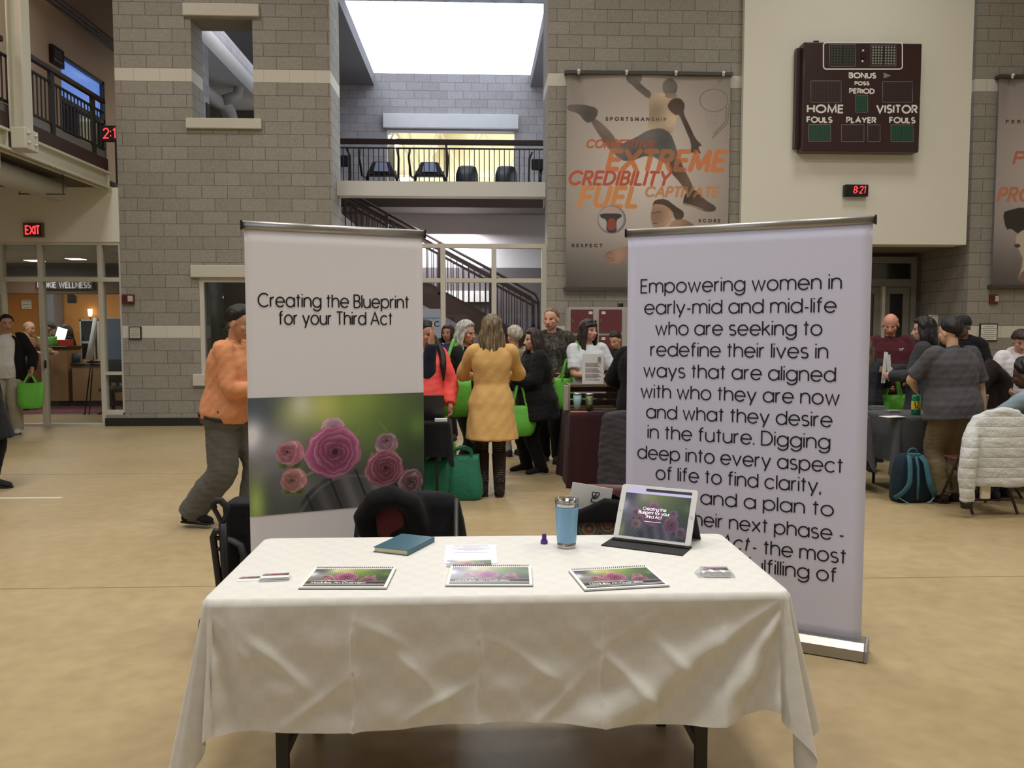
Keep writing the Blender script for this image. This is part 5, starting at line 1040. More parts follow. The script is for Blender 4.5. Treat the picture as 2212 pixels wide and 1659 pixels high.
# tablet on its folio
bl, br_ = onz(1325,1161,TZ+.012), onz(1490,1181,TZ+.012); u = (br_-bl); u.z = 0; u.normalize(); nrm = Vector((u.y,-u.x,0)); w, h = .3057, .2206; tlt = math.radians(61)
td = thing('tablet', 'white tablet showing a rose slide, propped on a black folio', 'tablet', (*((bl+br_)/2).xy, TT), math.atan2(u.y, u.x))
R = Matrix.Rotation(-(PI/2-tlt), 3, 'X')              # local: x along the base, -y toward the viewer
def tl(a, v, l=0): return Vector((a, 0, .0125)) + Vector((0, math.cos(tlt), math.sin(tlt)))*v + Vector((0, -math.sin(tlt), math.cos(tlt)))*l
def slab(x0, v0, x1, v1, l0, l1, r=0, k=5):
    if r == 0: P = [(x0,v0),(x1,v0),(x1,v1),(x0,v1)]
    else:
        P = []
        for cx, cy, a0 in ((x1-r,v0+r,-90),(x1-r,v1-r,0),(x0+r,v1-r,90),(x0+r,v0+r,180)): P += [(cx+r*math.cos(math.radians(a0+90*i/k)), cy+r*math.sin(math.radians(a0+90*i/k))) for i in range(k+1)]
    b = MB(); b.poly([tl(a, v, l0) for a, v in P], tuple(tl(0,0,1)-tl(0,0,0)), l1-l0); return b
slab(-w/2,0,w/2,h,-.007,0,.012).build('body', mat('tablet_white', C(232,232,230), .3), td, bevel=.0015, local=True)
sw_, sh_ = .262, .197
def scr_pic(U, V):
    p = rose_picture(U, np.clip(V*1.08, 0, 1))*.48+np.array([.12,.12,.16]); k = sst(.885,.89,V)*(1-sst(.94,.945,V)); p = lay(p, k, (196,190,226)); p = lay(p, sst(.94,.945,V), (60,58,76)); p = lay(p, sst(.94,.945,V)*(1-sst(.3,.31,U)), (190,186,222)); return p
b = MB(); b.grid(150, 112, lambda a, v: tl((a-.5)*sw_, (h-sh_)/2+v*sh_, .0006)); o = b.build('screen', attr_mat('lit_screen', .08, spec=.6, emit=.35), td, local=True); j, i = np.mgrid[0:113, 0:151]; set_col(o.data, scr_pic(i.ravel()/150, j.ravel()/112))
b = MB(); f = lambda a, v, l=0: tl(a, v, .0012+l)
for k, s in enumerate(('Creating the','Blueprint for your','Third Act')): write(b, s, .0086, .0014, f, -.005, .122-.0155*k)
ribbon(b, [(-.038,.077),(.028,.077)], .0013, f); b.build('lettering', emit_mat('screen_white', (1,1,1), .8), td, local=True)
MB().tube([tl(w/2-.011+.0055*math.cos(i*.4), h/2+.0055*math.sin(i*.4), .0004) for i in range(16)], .0006, 5, closed=True).build('home_button', mat('button_ring', C(160,158,158), .4), td, local=True)
MB().cyl(tl(-w/2+.011, h/2, -.001), tl(-w/2+.011, h/2, .0003), .0022, n=10).build('camera_dot', BLACK, td, local=True)
fol = mat('folio_black', C(38,38,38), .8, bump=.25, bscale=150)
b = MB().box(-w/2-.012,-.098,.0,w/2-.002,.035,.004).box(-w/2,-.012,.004,w/2,-.004,.011); b.build('folio_flap', fol, td, bevel=.0015, local=True)
b = MB(); P = [tl(0, h*.62, -.009), tl(0, h*.66, -.009)]; foot_ = Vector((0, .165, .001)); b.loft([[Vector((s*w/2*.98, q.y, q.z)) for q in (P[0], P[1], foot_+Vector((0,.006,0)), foot_)] for s in (-1, 1)], smooth=False); b.build('folio_stand', fol, td, local=True)

# chairs, coat, tote, card box, luggage cart behind the table --------------------------
def folding_chair(x, y, rz, label, seat_m, leg_m):
    t_ = thing('folding_chair', label, 'chair', (x, y, 0), rz, None)
    b = MB(); b.loft([[(-.2*s,-.2,z),(.2*s,-.2,z),(.19*s,.18,z-.01),(-.19*s,.18,z-.01)] for s, z in ((.97,.425),(1,.43),(1,.445),(.95,.45))], smooth=False); b.build('seat', seat_m, t_, bevel=.006, local=True)
    b = MB(); b.grid(12, 6, lambda a, v: ((a-.5)*(.43-.03*abs(v-.5)), .24+.03*v-.03*(1-(2*a-1)**2)+.03, .60+.21*v+.02*(1-(2*a-1)**4)*v)); b.build('backrest', seat_m, t_, solid=.018, local=True)
    for s in (-1, 1):
        MB().tube([(s*.215,-.22,.012),(s*.215,.05,.45),(s*.21,.265,.80)], .0115, 8).build('leg', leg_m, t_, local=True); MB().tube([(s*.195,.26,.012),(s*.195,.06,.32),(s*.195,-.12,.425)], .0115, 8).build('leg', leg_m, t_, local=True)
    MB().cyl((-.215,-.16,.12),(.215,-.16,.12),.008,n=8).build('stretcher', leg_m, t_, local=True); MB().cyl((-.195,.2,.12),(.195,.2,.12),.008,n=8).build('stretcher', leg_m, t_, local=True); return t_
chm = mat('chair_maroon', C(92,48,46), .45); chl = mat('chair_leg', C(70,66,62), .4, metal=.5)
folding_chair(-.31, 3.46, .0, 'maroon folding chair under the black hooded coat behind the table', chm, chl)
folding_chair(.60, 3.62, -.25, 'maroon folding chair holding the patterned tote behind the tablet', chm, chl)
coatm = fabric('coat_black', C(26,26,28), bscale=14); lin = fabric('lining_red', C(98,50,48), bscale=30)
b = MB(); cy = 3.745
b.loft([[(-.31+(.23+w_)*math.copysign(abs(math.cos(2*PI*j/28))**.7, math.cos(2*PI*j/28)), cy+(.075+d_)*math.sin(2*PI*j/28), z) for j in range(28)] for w_, d_, z in ((.03,.03,.30),(.035,.03,.45),(.03,.02,.6),(.02,.012,.7),(.0,.004,.78),(-.03,-.01,.815),(-.09,-.03,.832))])
b.tube([(-.50,3.66,.62),(-.51,3.645,.74),(-.46,3.63,.815),(-.38,3.625,.835),(-.30,3.64,.80),(-.26,3.66,.70),(-.25,3.68,.6)], [.035,.045,.05,.052,.05,.045,.035], 14)
o = b.build('coat', coatm); bake(o, 8, .011); a_ = coords(o.data); k = wob(a_, 26, 2); nn = np.empty(len(a_)*3, np.float32); o.data.vertices.foreach_get('normal', nn); set_coords(o.data, a_+nn.reshape(-1,3)*(k*.006)[:, None]); tag(o, 'black hooded coat hung over the folding chair behind the table', 'coat')
b = MB(); b.ell((-.38,3.668,.70), (.115,.012,.115)); b.build('hood_lining', lin, o)
# tote, its rim and the pale box lid standing in it
m, t = new_mat('tote_pattern'); tc = t.new('ShaderNodeTexCoord'); mp = t.new('ShaderNodeMapping'); mp.inputs['Scale'].default_value = (11, 0, 11); t.link(tc.outputs['Object'], mp.inputs[0])
vo = t.new('ShaderNodeTexVoronoi'); vo.inputs['Scale'].default_value = 1.0; vo.inputs['Randomness'].default_value = .35; t.link(mp.outputs[0], vo.inputs['Vector'])
cr = t.new('ShaderNodeValToRGB'); e = cr.color_ramp.elements; e[0].position = 0; e[0].color = (*C(176,150,70), 1); e[1].position = .75; e[1].color = (*C(30,26,24), 1)
for pos, c_ in ((.1,(150,118,48)),(.13,(60,40,30)),(.22,(122,70,44)),(.27,(40,32,28)),(.38,(110,86,50)),(.42,(34,30,28)),(.52,(76,70,52)),(.57,(30,26,24))): k_ = e.new(pos); k_.color = (*C(*c_), 1)
t.link(vo.outputs['Distance'], cr.inputs[0]); t.link(cr.outputs[0], t.b.inputs['Base Color']); t.b.inputs['Roughness'].default_value = .8
tx = at(1300,1100,3.52); tt_ = thing('tote_bag', 'patterned tote bag with a black rim standing on the maroon chair', 'bag', (tx.x, 3.52, .452))
sq = lambda w_, d_, z, n=28: [(w_*math.copysign(abs(math.cos(2*PI*j/n))**.5, math.cos(2*PI*j/n)), d_*math.copysign(abs(math.sin(2*PI*j/n))**.5, math.sin(2*PI*j/n)), z) for j in range(n)]
MB().loft([sq(.15,.06,0),sq(.165,.07,.02),sq(.17,.075,.15),sq(.175,.07,.32)]).build('body', m, tt_, local=True)
rim = MB(); rr = []
for k, (s, z) in enumerate(((1.0,.30),(1.03,.31),(1.04,.345),(1.0,.365),(.93,.36))): rr.append([(x*s, y*s, z+(.022*math.sin(x*22+1)+.018*math.cos(x*9))*(k > 1)) for x, y, _ in sq(.175,.072,0,40)])
rim.loft(rr, caps=False); rim.build('rim', coatm, tt_, solid=.006, local=True)
p, q = at(1237,1041,3.62), at(1324,1085,3.62); cbx = thing('card_sheet', 'white card with sideways letters standing up in the patterned tote', 'card', (p.x, 3.55, .5)); 
a_, b_ = at(1237,1041,3.545), at(1324,1056,3.545); d = (b_-a_); ln = d.length; d.normalize(); dn = Vector((d.z,0,-d.x))
b = MB(); b.poly([a_, b_, b_+dn*.28, a_+dn*.28][::-1], (0,-1,0), .004); b.build('sheet', paper, cbx); b = MB(); fnc = lambda u_, v_, l=0: a_+d*(ln*.52+v_)+dn*(.028+u_)+Vector((0,-.0055-l,0)); write(b, 'Blu', .022, .004, fnc, 0, 0, 'l'); b.build('lettering', bink, cbx)
# luggage cart
cmx = mat('cart_black', C(26,26,27), .4); cy = 4.12
ct_ = thing('luggage_cart', 'black folding luggage cart with a loop handle left behind the table', 'cart', (onz(440,1378).x, 4.18, 0))
P = lambda x, y, Y=cy: at(x, y, Y)
b = MB().tube([P(481,1160),P(479,1130),P(470,1112),P(462,1098),P(461,1088),P(468,1081),P(478,1082),P(487,1092),P(489,1108),P(484,1122),P(481,1132)], .012, 10); b.build('handle', cmx, ct_)
MB().tube([P(462,1098),P(460,1088),P(468,1081),P(478,1082),P(488,1093),P(490,1108)], .0175, 10).build('grip', mat('grip_rubber', C(34,34,35), .8), ct_)
zb = .075
MB().tube([P(481,1130), P(486,1230), Vector((P(492,1300).x, 4.15, zb))], .02, 10).build('pole', cmx, ct_); MB().tube([P(481,1150),P(465,1147),P(460,1160),P(472,1252),Vector((P(478,1330).x, 4.15, zb))], .017, 10).build('pole', cmx, ct_)
b = MB(); b.cyl(P(463,1186), P(484,1186), .011, n=8).cyl(P(466,1163), P(490,1160), .012, n=8); b.build('cross_bar', cmx, ct_)
wx = onz(440,1378).x
for i, x in enumerate((wx, wx+.34)):
    MB().tube([(x+.0, 4.18+.05*math.cos(k*PI/12), .06+.05*math.sin(k*PI/12)) for k in range(24)], .0105, 10, closed=True, ).build('tyre', mat('tyre_black', C(20,20,20), .8), ct_); MB().cyl((x-.012,4.18,.06),(x+.012,4.18,.06),.045,n=20).build('wheel_hub', mat('hub_grey', C(44,44,45), .5), ct_)
b = MB().cyl((wx,4.18,.06),(wx+.34,4.18,.06),.009,n=8).box(wx+.02,4.12,.055,wx+.32,4.17,.08).box(wx+.03,4.2,.02,wx+.31,4.42,.035); b.build('axle_frame', cmx, ct_)
bs = MB(); bx0, bx1 = P(492,1200,4.3).x, P(492,1200,4.3).x+.42
bs.loft([[(bx0+(bx1-bx0)*a, 4.24+.2*bb, z) for a, bb in ((.03,.0),(.97,.0),(1,.1),(1,.9),(.97,1),(.03,1),(0,.9),(0,.1))] for z in (.04,.06,.5,.66,.68)], smooth=False); o = bs.build('travel_bag', fabric('bag_black', C(26,27,29), bscale=30), bevel=.015); tag(o, 'black soft travel bag strapped on the luggage cart', 'bag')
b = MB().tube([P(493,1165,4.235),P(503,1168,4.22),P(520,1178,4.20),P(527,1200,4.20),P(524,1226,4.22)], .022, 10, flat=(1,.6)); b.build('strap', mat('strap_grey', C(58,60,62), .7), o)
# ------------------------------------------------------------------ people
SKIN = attr_mat('skin', .55, sss=.12, spec=.35)
def norm(v): v = Vector(v); return v.normalized()
def ik(a, b, l1, l2, pole):
    a, b = Vector(a), Vector(b); d = b-a; L = d.length; mx = (l1+l2)*.998
    if L > mx: b = a+d*(mx/L); d = b-a; L = mx
    if L < abs(l1-l2)+.01: L = abs(l1-l2)+.01
    k = (l1*l1-l2*l2+L*L)/(2*L); h = math.sqrt(max(0, l1*l1-k*k)); u = d.normalized(); p = Vector(pole); p = (p-u*p.dot(u)).normalized(); return a+u*k+p*h, b
def eloft(b, secs, X, n=24, mi=0):   # sections: (centre, half width, half depth, forward axis, side axis)
    b.loft([[c+s*(w*math.copysign(abs(math.cos(2*PI*j/n))**.85, math.cos(2*PI*j/n)))+f*(d*math.copysign(abs(math.sin(2*PI*j/n))**.9, math.sin(2*PI*j/n))) for j in range(n)] for c, w, d, f, s in secs], mi)
class Fig: pass
def figure(H, hip=(0,0,None), lean=0, side=0, twist=0, feetL=(.09,-.02), feetR=(-.09,.02), footyaw=(8,-8), footz=(0,0), handL=None, handR=None, poleL=None, poleR=None, head=(0,0), headtilt=0, knee=(0,-1,0), w=1.0, shoulders=1.0, kneepoles=None):
    g = Fig(); g.H, g.w = H, w; hz = hip[2] if hip[2] is not None else .525*H
    P = Vector((hip[0], hip[1], hz)); M = Matrix.Rotation(math.radians(twist), 3, 'Z') @ Matrix.Rotation(math.radians(side), 3, 'Y') @ Matrix.Rotation(math.radians(lean), 3, 'X')
    up = M @ Vector((0,0,1)); fw = M @ Vector((0,-1,0)); sx = M @ Vector((1,0,0)); g.up, g.fw, g.sx, g.P = up, fw, sx, P
    g.chest = P+up*(.19*H); g.N = P+up*(.30*H); sw = .104*H*shoulders; g.S = {1: P+up*(.278*H)+sx*sw, -1: P+up*(.278*H)-sx*sw}
    g.hipj = {1: P+sx*(.05*H)-up*.01*H, -1: P-sx*(.05*H)-up*.01*H}
    HM = Matrix.Rotation(math.radians(head[0]), 3, 'Z') @ Matrix.Rotation(math.radians(headtilt), 3, 'Y') @ Matrix.Rotation(math.radians(head[1]), 3, 'X'); g.HM = HM
    nk = (up*.6+Vector((0,0,1))*.4).normalized(); g.HC = g.N+nk*(.050*H)+HM @ Vector((0,-.012*H,.052*H)); g.nk = nk
    g.knee, g.ankle, g.foot = {}, {}, {}
    for s, ft, fy, fz in ((1, feetL, footyaw[0], footz[0]), (-1, feetR, footyaw[1], footz[1])):
        A = Vector((ft[0], ft[1], .045*H+fz)); kp = (kneepoles[0 if s > 0 else 1] if kneepoles else knee); k, A = ik(g.hipj[s], A, .248*H, .245*H, kp); g.knee[s], g.ankle[s] = k, A; g.foot[s] = fy
    g.elbow, g.wrist = {}, {}
    for s, hd, pl in ((1, handL, poleL), (-1, handR, poleR)):
        if hd is None: hd = g.S[s]+sx*(s*.05)+fw*.05-Vector((0,0,.32*H))
        pl = pl or (s*.7, .55, -.5); e, wv = ik(g.S[s], Vector(hd), .172*H, .152*H, M @ Vector(pl)); g.elbow[s], g.wrist[s] = e, wv
    return g
def torso_secs(g, grow=0.0, z0=-.04, z1=.30, flare=0.0, belly=0.0):
    H, w = g.H, g.w; prof = [(-.04,.094,.066,0),(.0,.100,.070,0),(.05,.095,.068,-.004),(.10,.086,.062,-.006),(.16,.092,.064,-.004),(.22,.101,.066,0),(.262,.103,.056,.004),(.285,.078,.048,.008),(.315,.042,.040,.010)]
    out = []; zs = [z0]+[q[0] for q in prof if z0 < q[0] < z1]+[z1]
    for z in zs:
        a = np.interp(z, [q[0] for q in prof], [q[1] for q in prof]); d = np.interp(z, [q[0] for q in prof], [q[2] for q in prof]); o = np.interp(z, [q[0] for q in prof], [q[3] for q in prof])
        ww = 1+(w-1)*min(1, max(0, (.30-z)/.1)); bl = belly*math.exp(-((z-.06)/.07)**2); fl = flare*max(0, (.10-z))/.3
        c = g.P+g.up*(z*H) if z > -.02 else g.P+g.up*(-.02*H)+Vector((0,0,(z+.02)*H))
        out.append((c-g.fw*(o*H)+g.fw*(bl*.5*H), a*H*ww+grow+fl*H, d*H*ww+grow+(bl*.5+fl)*H, g.fw, g.sx))
    return out
def hand(b, g, s, curl=.5, spread=1.0, palm=None, k=1.0):
    H = g.H; W_ = g.wrist[s]; d = norm(W_-g.elbow[s]); pn = Vector(palm) if palm else (-g.sx*s+g.fw*.3); pn = (pn-d*pn.dot(d)).normalized(); sd = d.cross(pn)*s   # sd points to the thumb side
    L = .1*H*k; r = .0075*(H/1.7)*k; th = sd if sd.dot(g.fw) > -.2 else -sd
    b.loft([[W_+d*(t*L*.48)+th*(w_*L*math.cos(2*PI*j/14))+pn*(.12*L*(1.0 if t < .8 else .85)*math.sin(2*PI*j/14)) for j in range(14)] for t, w_ in ((-.15,.145),(.1,.17),(.5,.215),(.9,.235),(1.06,.2))])
    tips = []
    for i, (o, ln) in enumerate(((.165,.92),(.057,1.0),(-.052,.95),(-.155,.76))):
        p = W_+d*(L*.46)+th*(o*L*1.05); dd = (d+th*(o*.35*spread)).normalized(); pts = [p-dd*L*.06]; a = 0
        for sl, cb in ((.22,.5),(.16,.9),(.11,.7)):
            pts.append(pts[-1]+(dd*math.cos(a)+pn*math.sin(a))*(L*sl*ln+(L*.06 if len(pts) == 1 else 0))); a += curl*cb*1.25
        b.tube(pts, [r*1.05,r*1.03,r*.95,r*.75], 8); b.ell(pts[-1], (r*.75,)*3, nu=8, nv=6)
    p = W_+d*(L*.16)+th*(.15*L); q1 = p+(d*.62+th*.62+pn*.3).normalized()*L*.26; q2 = q1+(d*.85+th*.2+pn*(.35+curl*.3)).normalized()*L*.21; b.tube([p-th*L*.08, q1, q2], [r*1.5,r*1.2,r*.9], 8); b.ell(q2, (r*.9,)*3, nu=8, nv=6)
    g.grip = getattr(g, 'grip', {}); g.grip[s] = W_+d*(L*.55)+pn*(L*.14)
def body_mesh(g, nm_, skin, parent, face=True, hands=(.5,.5), palms=(None,None), vox=.0075, beard=None, hairc=(40,30,26), lips=None, legs=True, spread=1.0, bald=True):
    H = g.H; b = MB(); f = H/1.7
    eloft(b, torso_secs(g), None)
    b.tube(*spline([g.P+g.up*(.285*H)-g.fw*.008, g.N+g.nk*.02*H, g.HC-g.HM @ Vector((0,-.012*H,.035*H))], [.052*f,.050*f,.050*f]), 16)
    for s in (1,-1):
        S, E, W_ = g.S[s], g.elbow[s], g.wrist[s]; q = .8+.2*g.w
        b.tube(*spline([S-g.sx*s*.03*H, S, S*.5+E*.5, E, E*.55+W_*.45, W_], [.052*f*q,.055*f*q,.046*f*q,.038*f*q,.036*f*q,.026*f]), 14); b.ell(W_, (.028*f,)*3, nu=10, nv=8)
        hand(b, g, s, hands[0 if s > 0 else 1], spread, palms[0 if s > 0 else 1])
        if legs:
            J, Kn, A = g.hipj[s], g.knee[s], g.ankle[s]
            b.tube(*spline([J+g.up*.03*H, J*.6+Kn*.4, Kn, Kn*.62+A*.38+Vector((0,.012,0)), A], [.085*f*g.w**.7,.074*f*g.w**.7,.052*f,.053*f,.036*f]), 16)
            yv = math.radians(g.foot[s]); fd = Vector((math.sin(yv)*1, -math.cos(yv), 0)); b.loft([[A+fd*t+Vector((-fd.y, fd.x, 0))*(ww*math.cos(2*PI*j/14))+Vector((0,0,zc-A.z+(A.z-.045*H)))+Vector((0,0,hh*math.sin(2*PI*j/14))) for j in range(14)] for t, ww, zc, hh in ((-.055,.026,.04,.03),(-.02,.034,.05,.045),(.05,.038,.042,.036),(.11,.043,.028,.022),(.165,.03,.022,.014))])
    # head
    HM, c = g.HM, g.HC; hp = lambda x, y, z: c+HM @ Vector((x*H, y*H, z*H))
    b.ell(hp(0,.008,.016), (.0455*H,.057*H,.054*H), HM, 28, 20); b.ell(hp(0,-.010,-.022), (.0375*H,.044*H,.046*H), HM, 24, 16); b.ell(hp(0,-.030,-.052), (.018*H,.016*H,.014*H), HM, 14, 10)
    b.ell(hp(.022,-.034,-.014), (.016*H,.013*H,.014*H), HM, 12, 8); b.ell(hp(-.022,-.034,-.014), (.016*H,.013*H,.014*H), HM, 12, 8)   # cheeks
    b.ell(hp(0,-.043,.010), (.030*H,.010*H,.007*H), HM, 14, 8)                                                                        # brow ridge
    b.tube([hp(0,-.048,.006), hp(0,-.056,-.008), hp(0,-.064,-.019), hp(0,-.052,-.024)], [.006*H,.0065*H,.0085*H,.008*H], 10); b.ell(hp(.006,-.054,-.021), (.005*H,)*3, nu=8, nv=6); b.ell(hp(-.006,-.054,-.021), (.005*H,)*3, nu=8, nv=6)
    b.ell(hp(0,-.050,-.0365), (.014*H,.007*H,.0042*H), HM, 12, 8); b.ell(hp(0,-.049,-.0425), (.012*H,.007*H,.0042*H), HM, 12, 8)
    for s in (1,-1): b.ell(hp(s*.0475,.006,-.008), (.006*H,.013*H,.019*H), HM @ Matrix.Rotation(s*.3,3,'Z'), 12, 10)
    o = b.build('body', SKIN, parent, local=True); bake(o, 3, vox); me = o.data; a = coords(me); n = len(a)
    L = ((a-np.array(c)) @ np.array(HM))/H                # vertex positions in the head's frame
    sk = np.array(skin)/255.0; col = np.tile(sk, (n, 1)); col *= (1+.05*wob(a, 40, 5))[:, None]
    if face:
        def spot(x, y, z, rx, ry, rz, cc, k=1.0, soft=.35):
            nonlocal col; d = np.sqrt(((L[:,0]-x)/rx)**2+((L[:,1]-y)/ry)**2+((L[:,2]-z)/rz)**2); aa = (1-sst(1-soft, 1+soft, d))*k; col = lay(col, aa, cc)
        lp = lips or tuple(np.array(skin)*np.array([.82,.62,.60])); red = tuple(np.array(skin)*np.array([1.0,.84,.8]))
        for s in (1,-1):
            spot(s*.026,-.038,-.016,.014,.02,.012,red,.45,.8); spot(s*.019,-.045,.003,.0105,.016,.0065,tuple(np.array(skin)*.7),.5,.6)
            spot(s*.019,-.047,.002,.0085,.014,.0042,(222,216,208),.95,.3); spot(s*.0185,-.05,.002,.0042,.014,.0046,(36,28,26),1,.3); spot(s*.019,-.047,.0065,.010,.014,.0017,(46,36,32),.8,.5); spot(s*.0195,-.048,.0145,.0125,.016,.003,hairc,.85,.5)
        spot(0,-.05,-.0395,.0145,.016,.0065,lp,.95,.4); spot(0,-.055,-.0395,.0135,.01,.0012,tuple(np.array(lp)*.5),.8,.5)
        for s in (1,-1): spot(s*.005,-.056,-.0255,.0028,.008,.002,tuple(np.array(skin)*.45),.8,.5)
        if beard: spot(0,-.036,-.05,.034,.03,.022,beard,.55,.5); spot(0,-.054,-.031,.016,.012,.0035,beard,.5,.5)
    set_col(me, np.clip(col, 0, 1)); return o
def cloth_noise(o, amp=.006, k=18, seed=1):
    a = coords(o.data); nn = np.empty(len(a)*3, np.float32); o.data.vertices.foreach_get('normal', nn); d = wob(a*np.array([1,1,.55]), k, seed)+.6*wob(a*np.array([1,1,1.6]), k*2.1, seed+3); set_coords(o.data, a+nn.reshape(-1,3)*(d*amp)[:, None])
def top(g, mt, parent, name='shirt', grow=.014, sleeve=1.0, hem=-.05, flare=0.0, belly=0.0, collar=True, vox=.011, hood=False, sl_grow=None, amp=.005, zt=.303, cuff=False, seed=1, k=18, drape=None):
    H = g.H; f = H/1.7; b = MB(); eloft(b, torso_secs(g, grow, hem, zt, flare, belly), None)
    sg = grow*.72 if sl_grow is None else sl_grow; q = .8+.2*g.w
    for s in (1,-1):
        sv = sleeve[0 if s > 0 else 1] if isinstance(sleeve, tuple) else sleeve; S, E, W_ = g.S[s], g.elbow[s], g.wrist[s]
        if sv <= .5:
            e = S+(E-S)*(sv/.5); b.tube(*spline([S-g.sx*s*.035*H, S, S*.5+e*.5, e], [.054*f*q+sg,.058*f*q+sg,.053*f*q+sg*1.2,.052*f*q+sg*1.4]), 16)
        else:
            t = (sv-.5)/.5; e = E+(W_-E)*t; R_ = [.054*f*q+sg,.058*f*q+sg,.049*f*q+sg,.043*f*q+sg,.039*f*q+sg*1.1,(.032*f+sg*.9)]
            b.tube(*spline([S-g.sx*s*.035*H, S, S*.5+E*.5, E, E*.5+e*.5, e], R_), 16)
            if cuff: d = norm(e-E); b.tube([e-d*.03, e+d*.012], [.036*f+sg*.7]*2, 16)
    if collar: b.tube(*spline([g.P+g.up*(.285*H)-g.fw*.008*H, g.N+g.nk*.022*H-g.fw*.004], [.060*f,.052*f+.008]), 18)
    if hood:
        c = g.N-g.fw*.055*H+g.up*.0; b.ell(c, (.07*H,.045*H,.05*H), None, 18, 12); b.tube([g.N+g.sx*.055*H+g.fw*.03*H, g.N+g.sx*.06*H-g.fw*.02*H+g.up*.02*H, g.N-g.fw*.06*H+g.up*.025*H, g.N-g.sx*.06*H-g.fw*.02*H+g.up*.02*H, g.N-g.sx*.055*H+g.fw*.03*H], [.022*f,.03*f,.034*f,.03*f,.022*f], 12)
    if drape: drape(b, g)
    o = b.build(name, mt, parent, local=True); bake(o, 4, vox); cloth_noise(o, amp, k, seed); return o
def legs(g, mt, parent, name='trousers', grow=.012, wide=1.0, end=.0, vox=.011, waist=.03, amp=.005, seed=4):
    H = g.H; f = H/1.7; b = MB(); eloft(b, torso_secs(g, grow*.8, -.055, waist), None)
    for s in (1,-1):
        J, Kn, A = g.hipj[s], g.knee[s], g.ankle[s]; A2 = A+(Kn-A)*end-(norm(Kn-A)*(.018 if end == 0 else 0)); wg = g.w**.7
        b.tube(*spline([J+g.up*.03*H, J*.62+Kn*.38, Kn, Kn*.55+A2*.45, A2], [.088*f*wg+grow,.079*f*wg+grow,(.058*f+grow)*wide,(.054*f+grow)*wide,(.048*f+grow)*wide]), 18)
    o = b.build(name, mt, parent, local=True); bake(o, 4, vox); cloth_noise(o, amp, 22, seed); return o
def shoes(g, mt, parent, name='shoe', sole=None, boot=0.0):
    H = g.H
    for s in (1,-1):
        A = g.ankle[s]; yv = math.radians(g.foot[s]); fd = Vector((math.sin(yv), -math.cos(yv), 0)); sd = Vector((-fd.y, fd.x, 0)); z0 = A.z-.045*H; b = MB()
        if boot: b.tube([A+Vector((0,.0,-.03)), A+(g.knee[s]-A)*boot*.5, A+(g.knee[s]-A)*boot], [.052,.062,.07], 18)
        b.loft([[A*1+fd*t+sd*(ww*math.cos(2*PI*j/18))+Vector((0,0,z0+zc-A.z+hh*math.sin(2*PI*j/18))) for j in range(18)] for t, ww, zc, hh in ((-.075,.028,.042,.03),(-.06,.036,.05,.042),(-.01,.042,.062,.05),(.05,.044,.056,.044),(.11,.05,.044,.034),(.165,.046,.036,.026),(.19,.03,.030,.018))])
        o = b.build(name, mt, parent, local=True); bake(o, 2, .008)
        P = [A+fd*t+sd*ww for t, ww in ((-.08,.028),(-.03,.040),(.05,.044),(.12,.052),(.18,.045),(.20,.02),(.20,-.02),(.18,-.045),(.12,-.05),(.05,-.042),(-.03,-.038),(-.08,-.028))]
        sb_ = MB(); sb_.poly([Vector((p.x, p.y, z0+.0)) for p in P][::-1], (0,0,1), .016); so = sb_.build('sole', sole or mat('sole_dark', C(24,24,24), .8), o, local=True, bevel=.003)
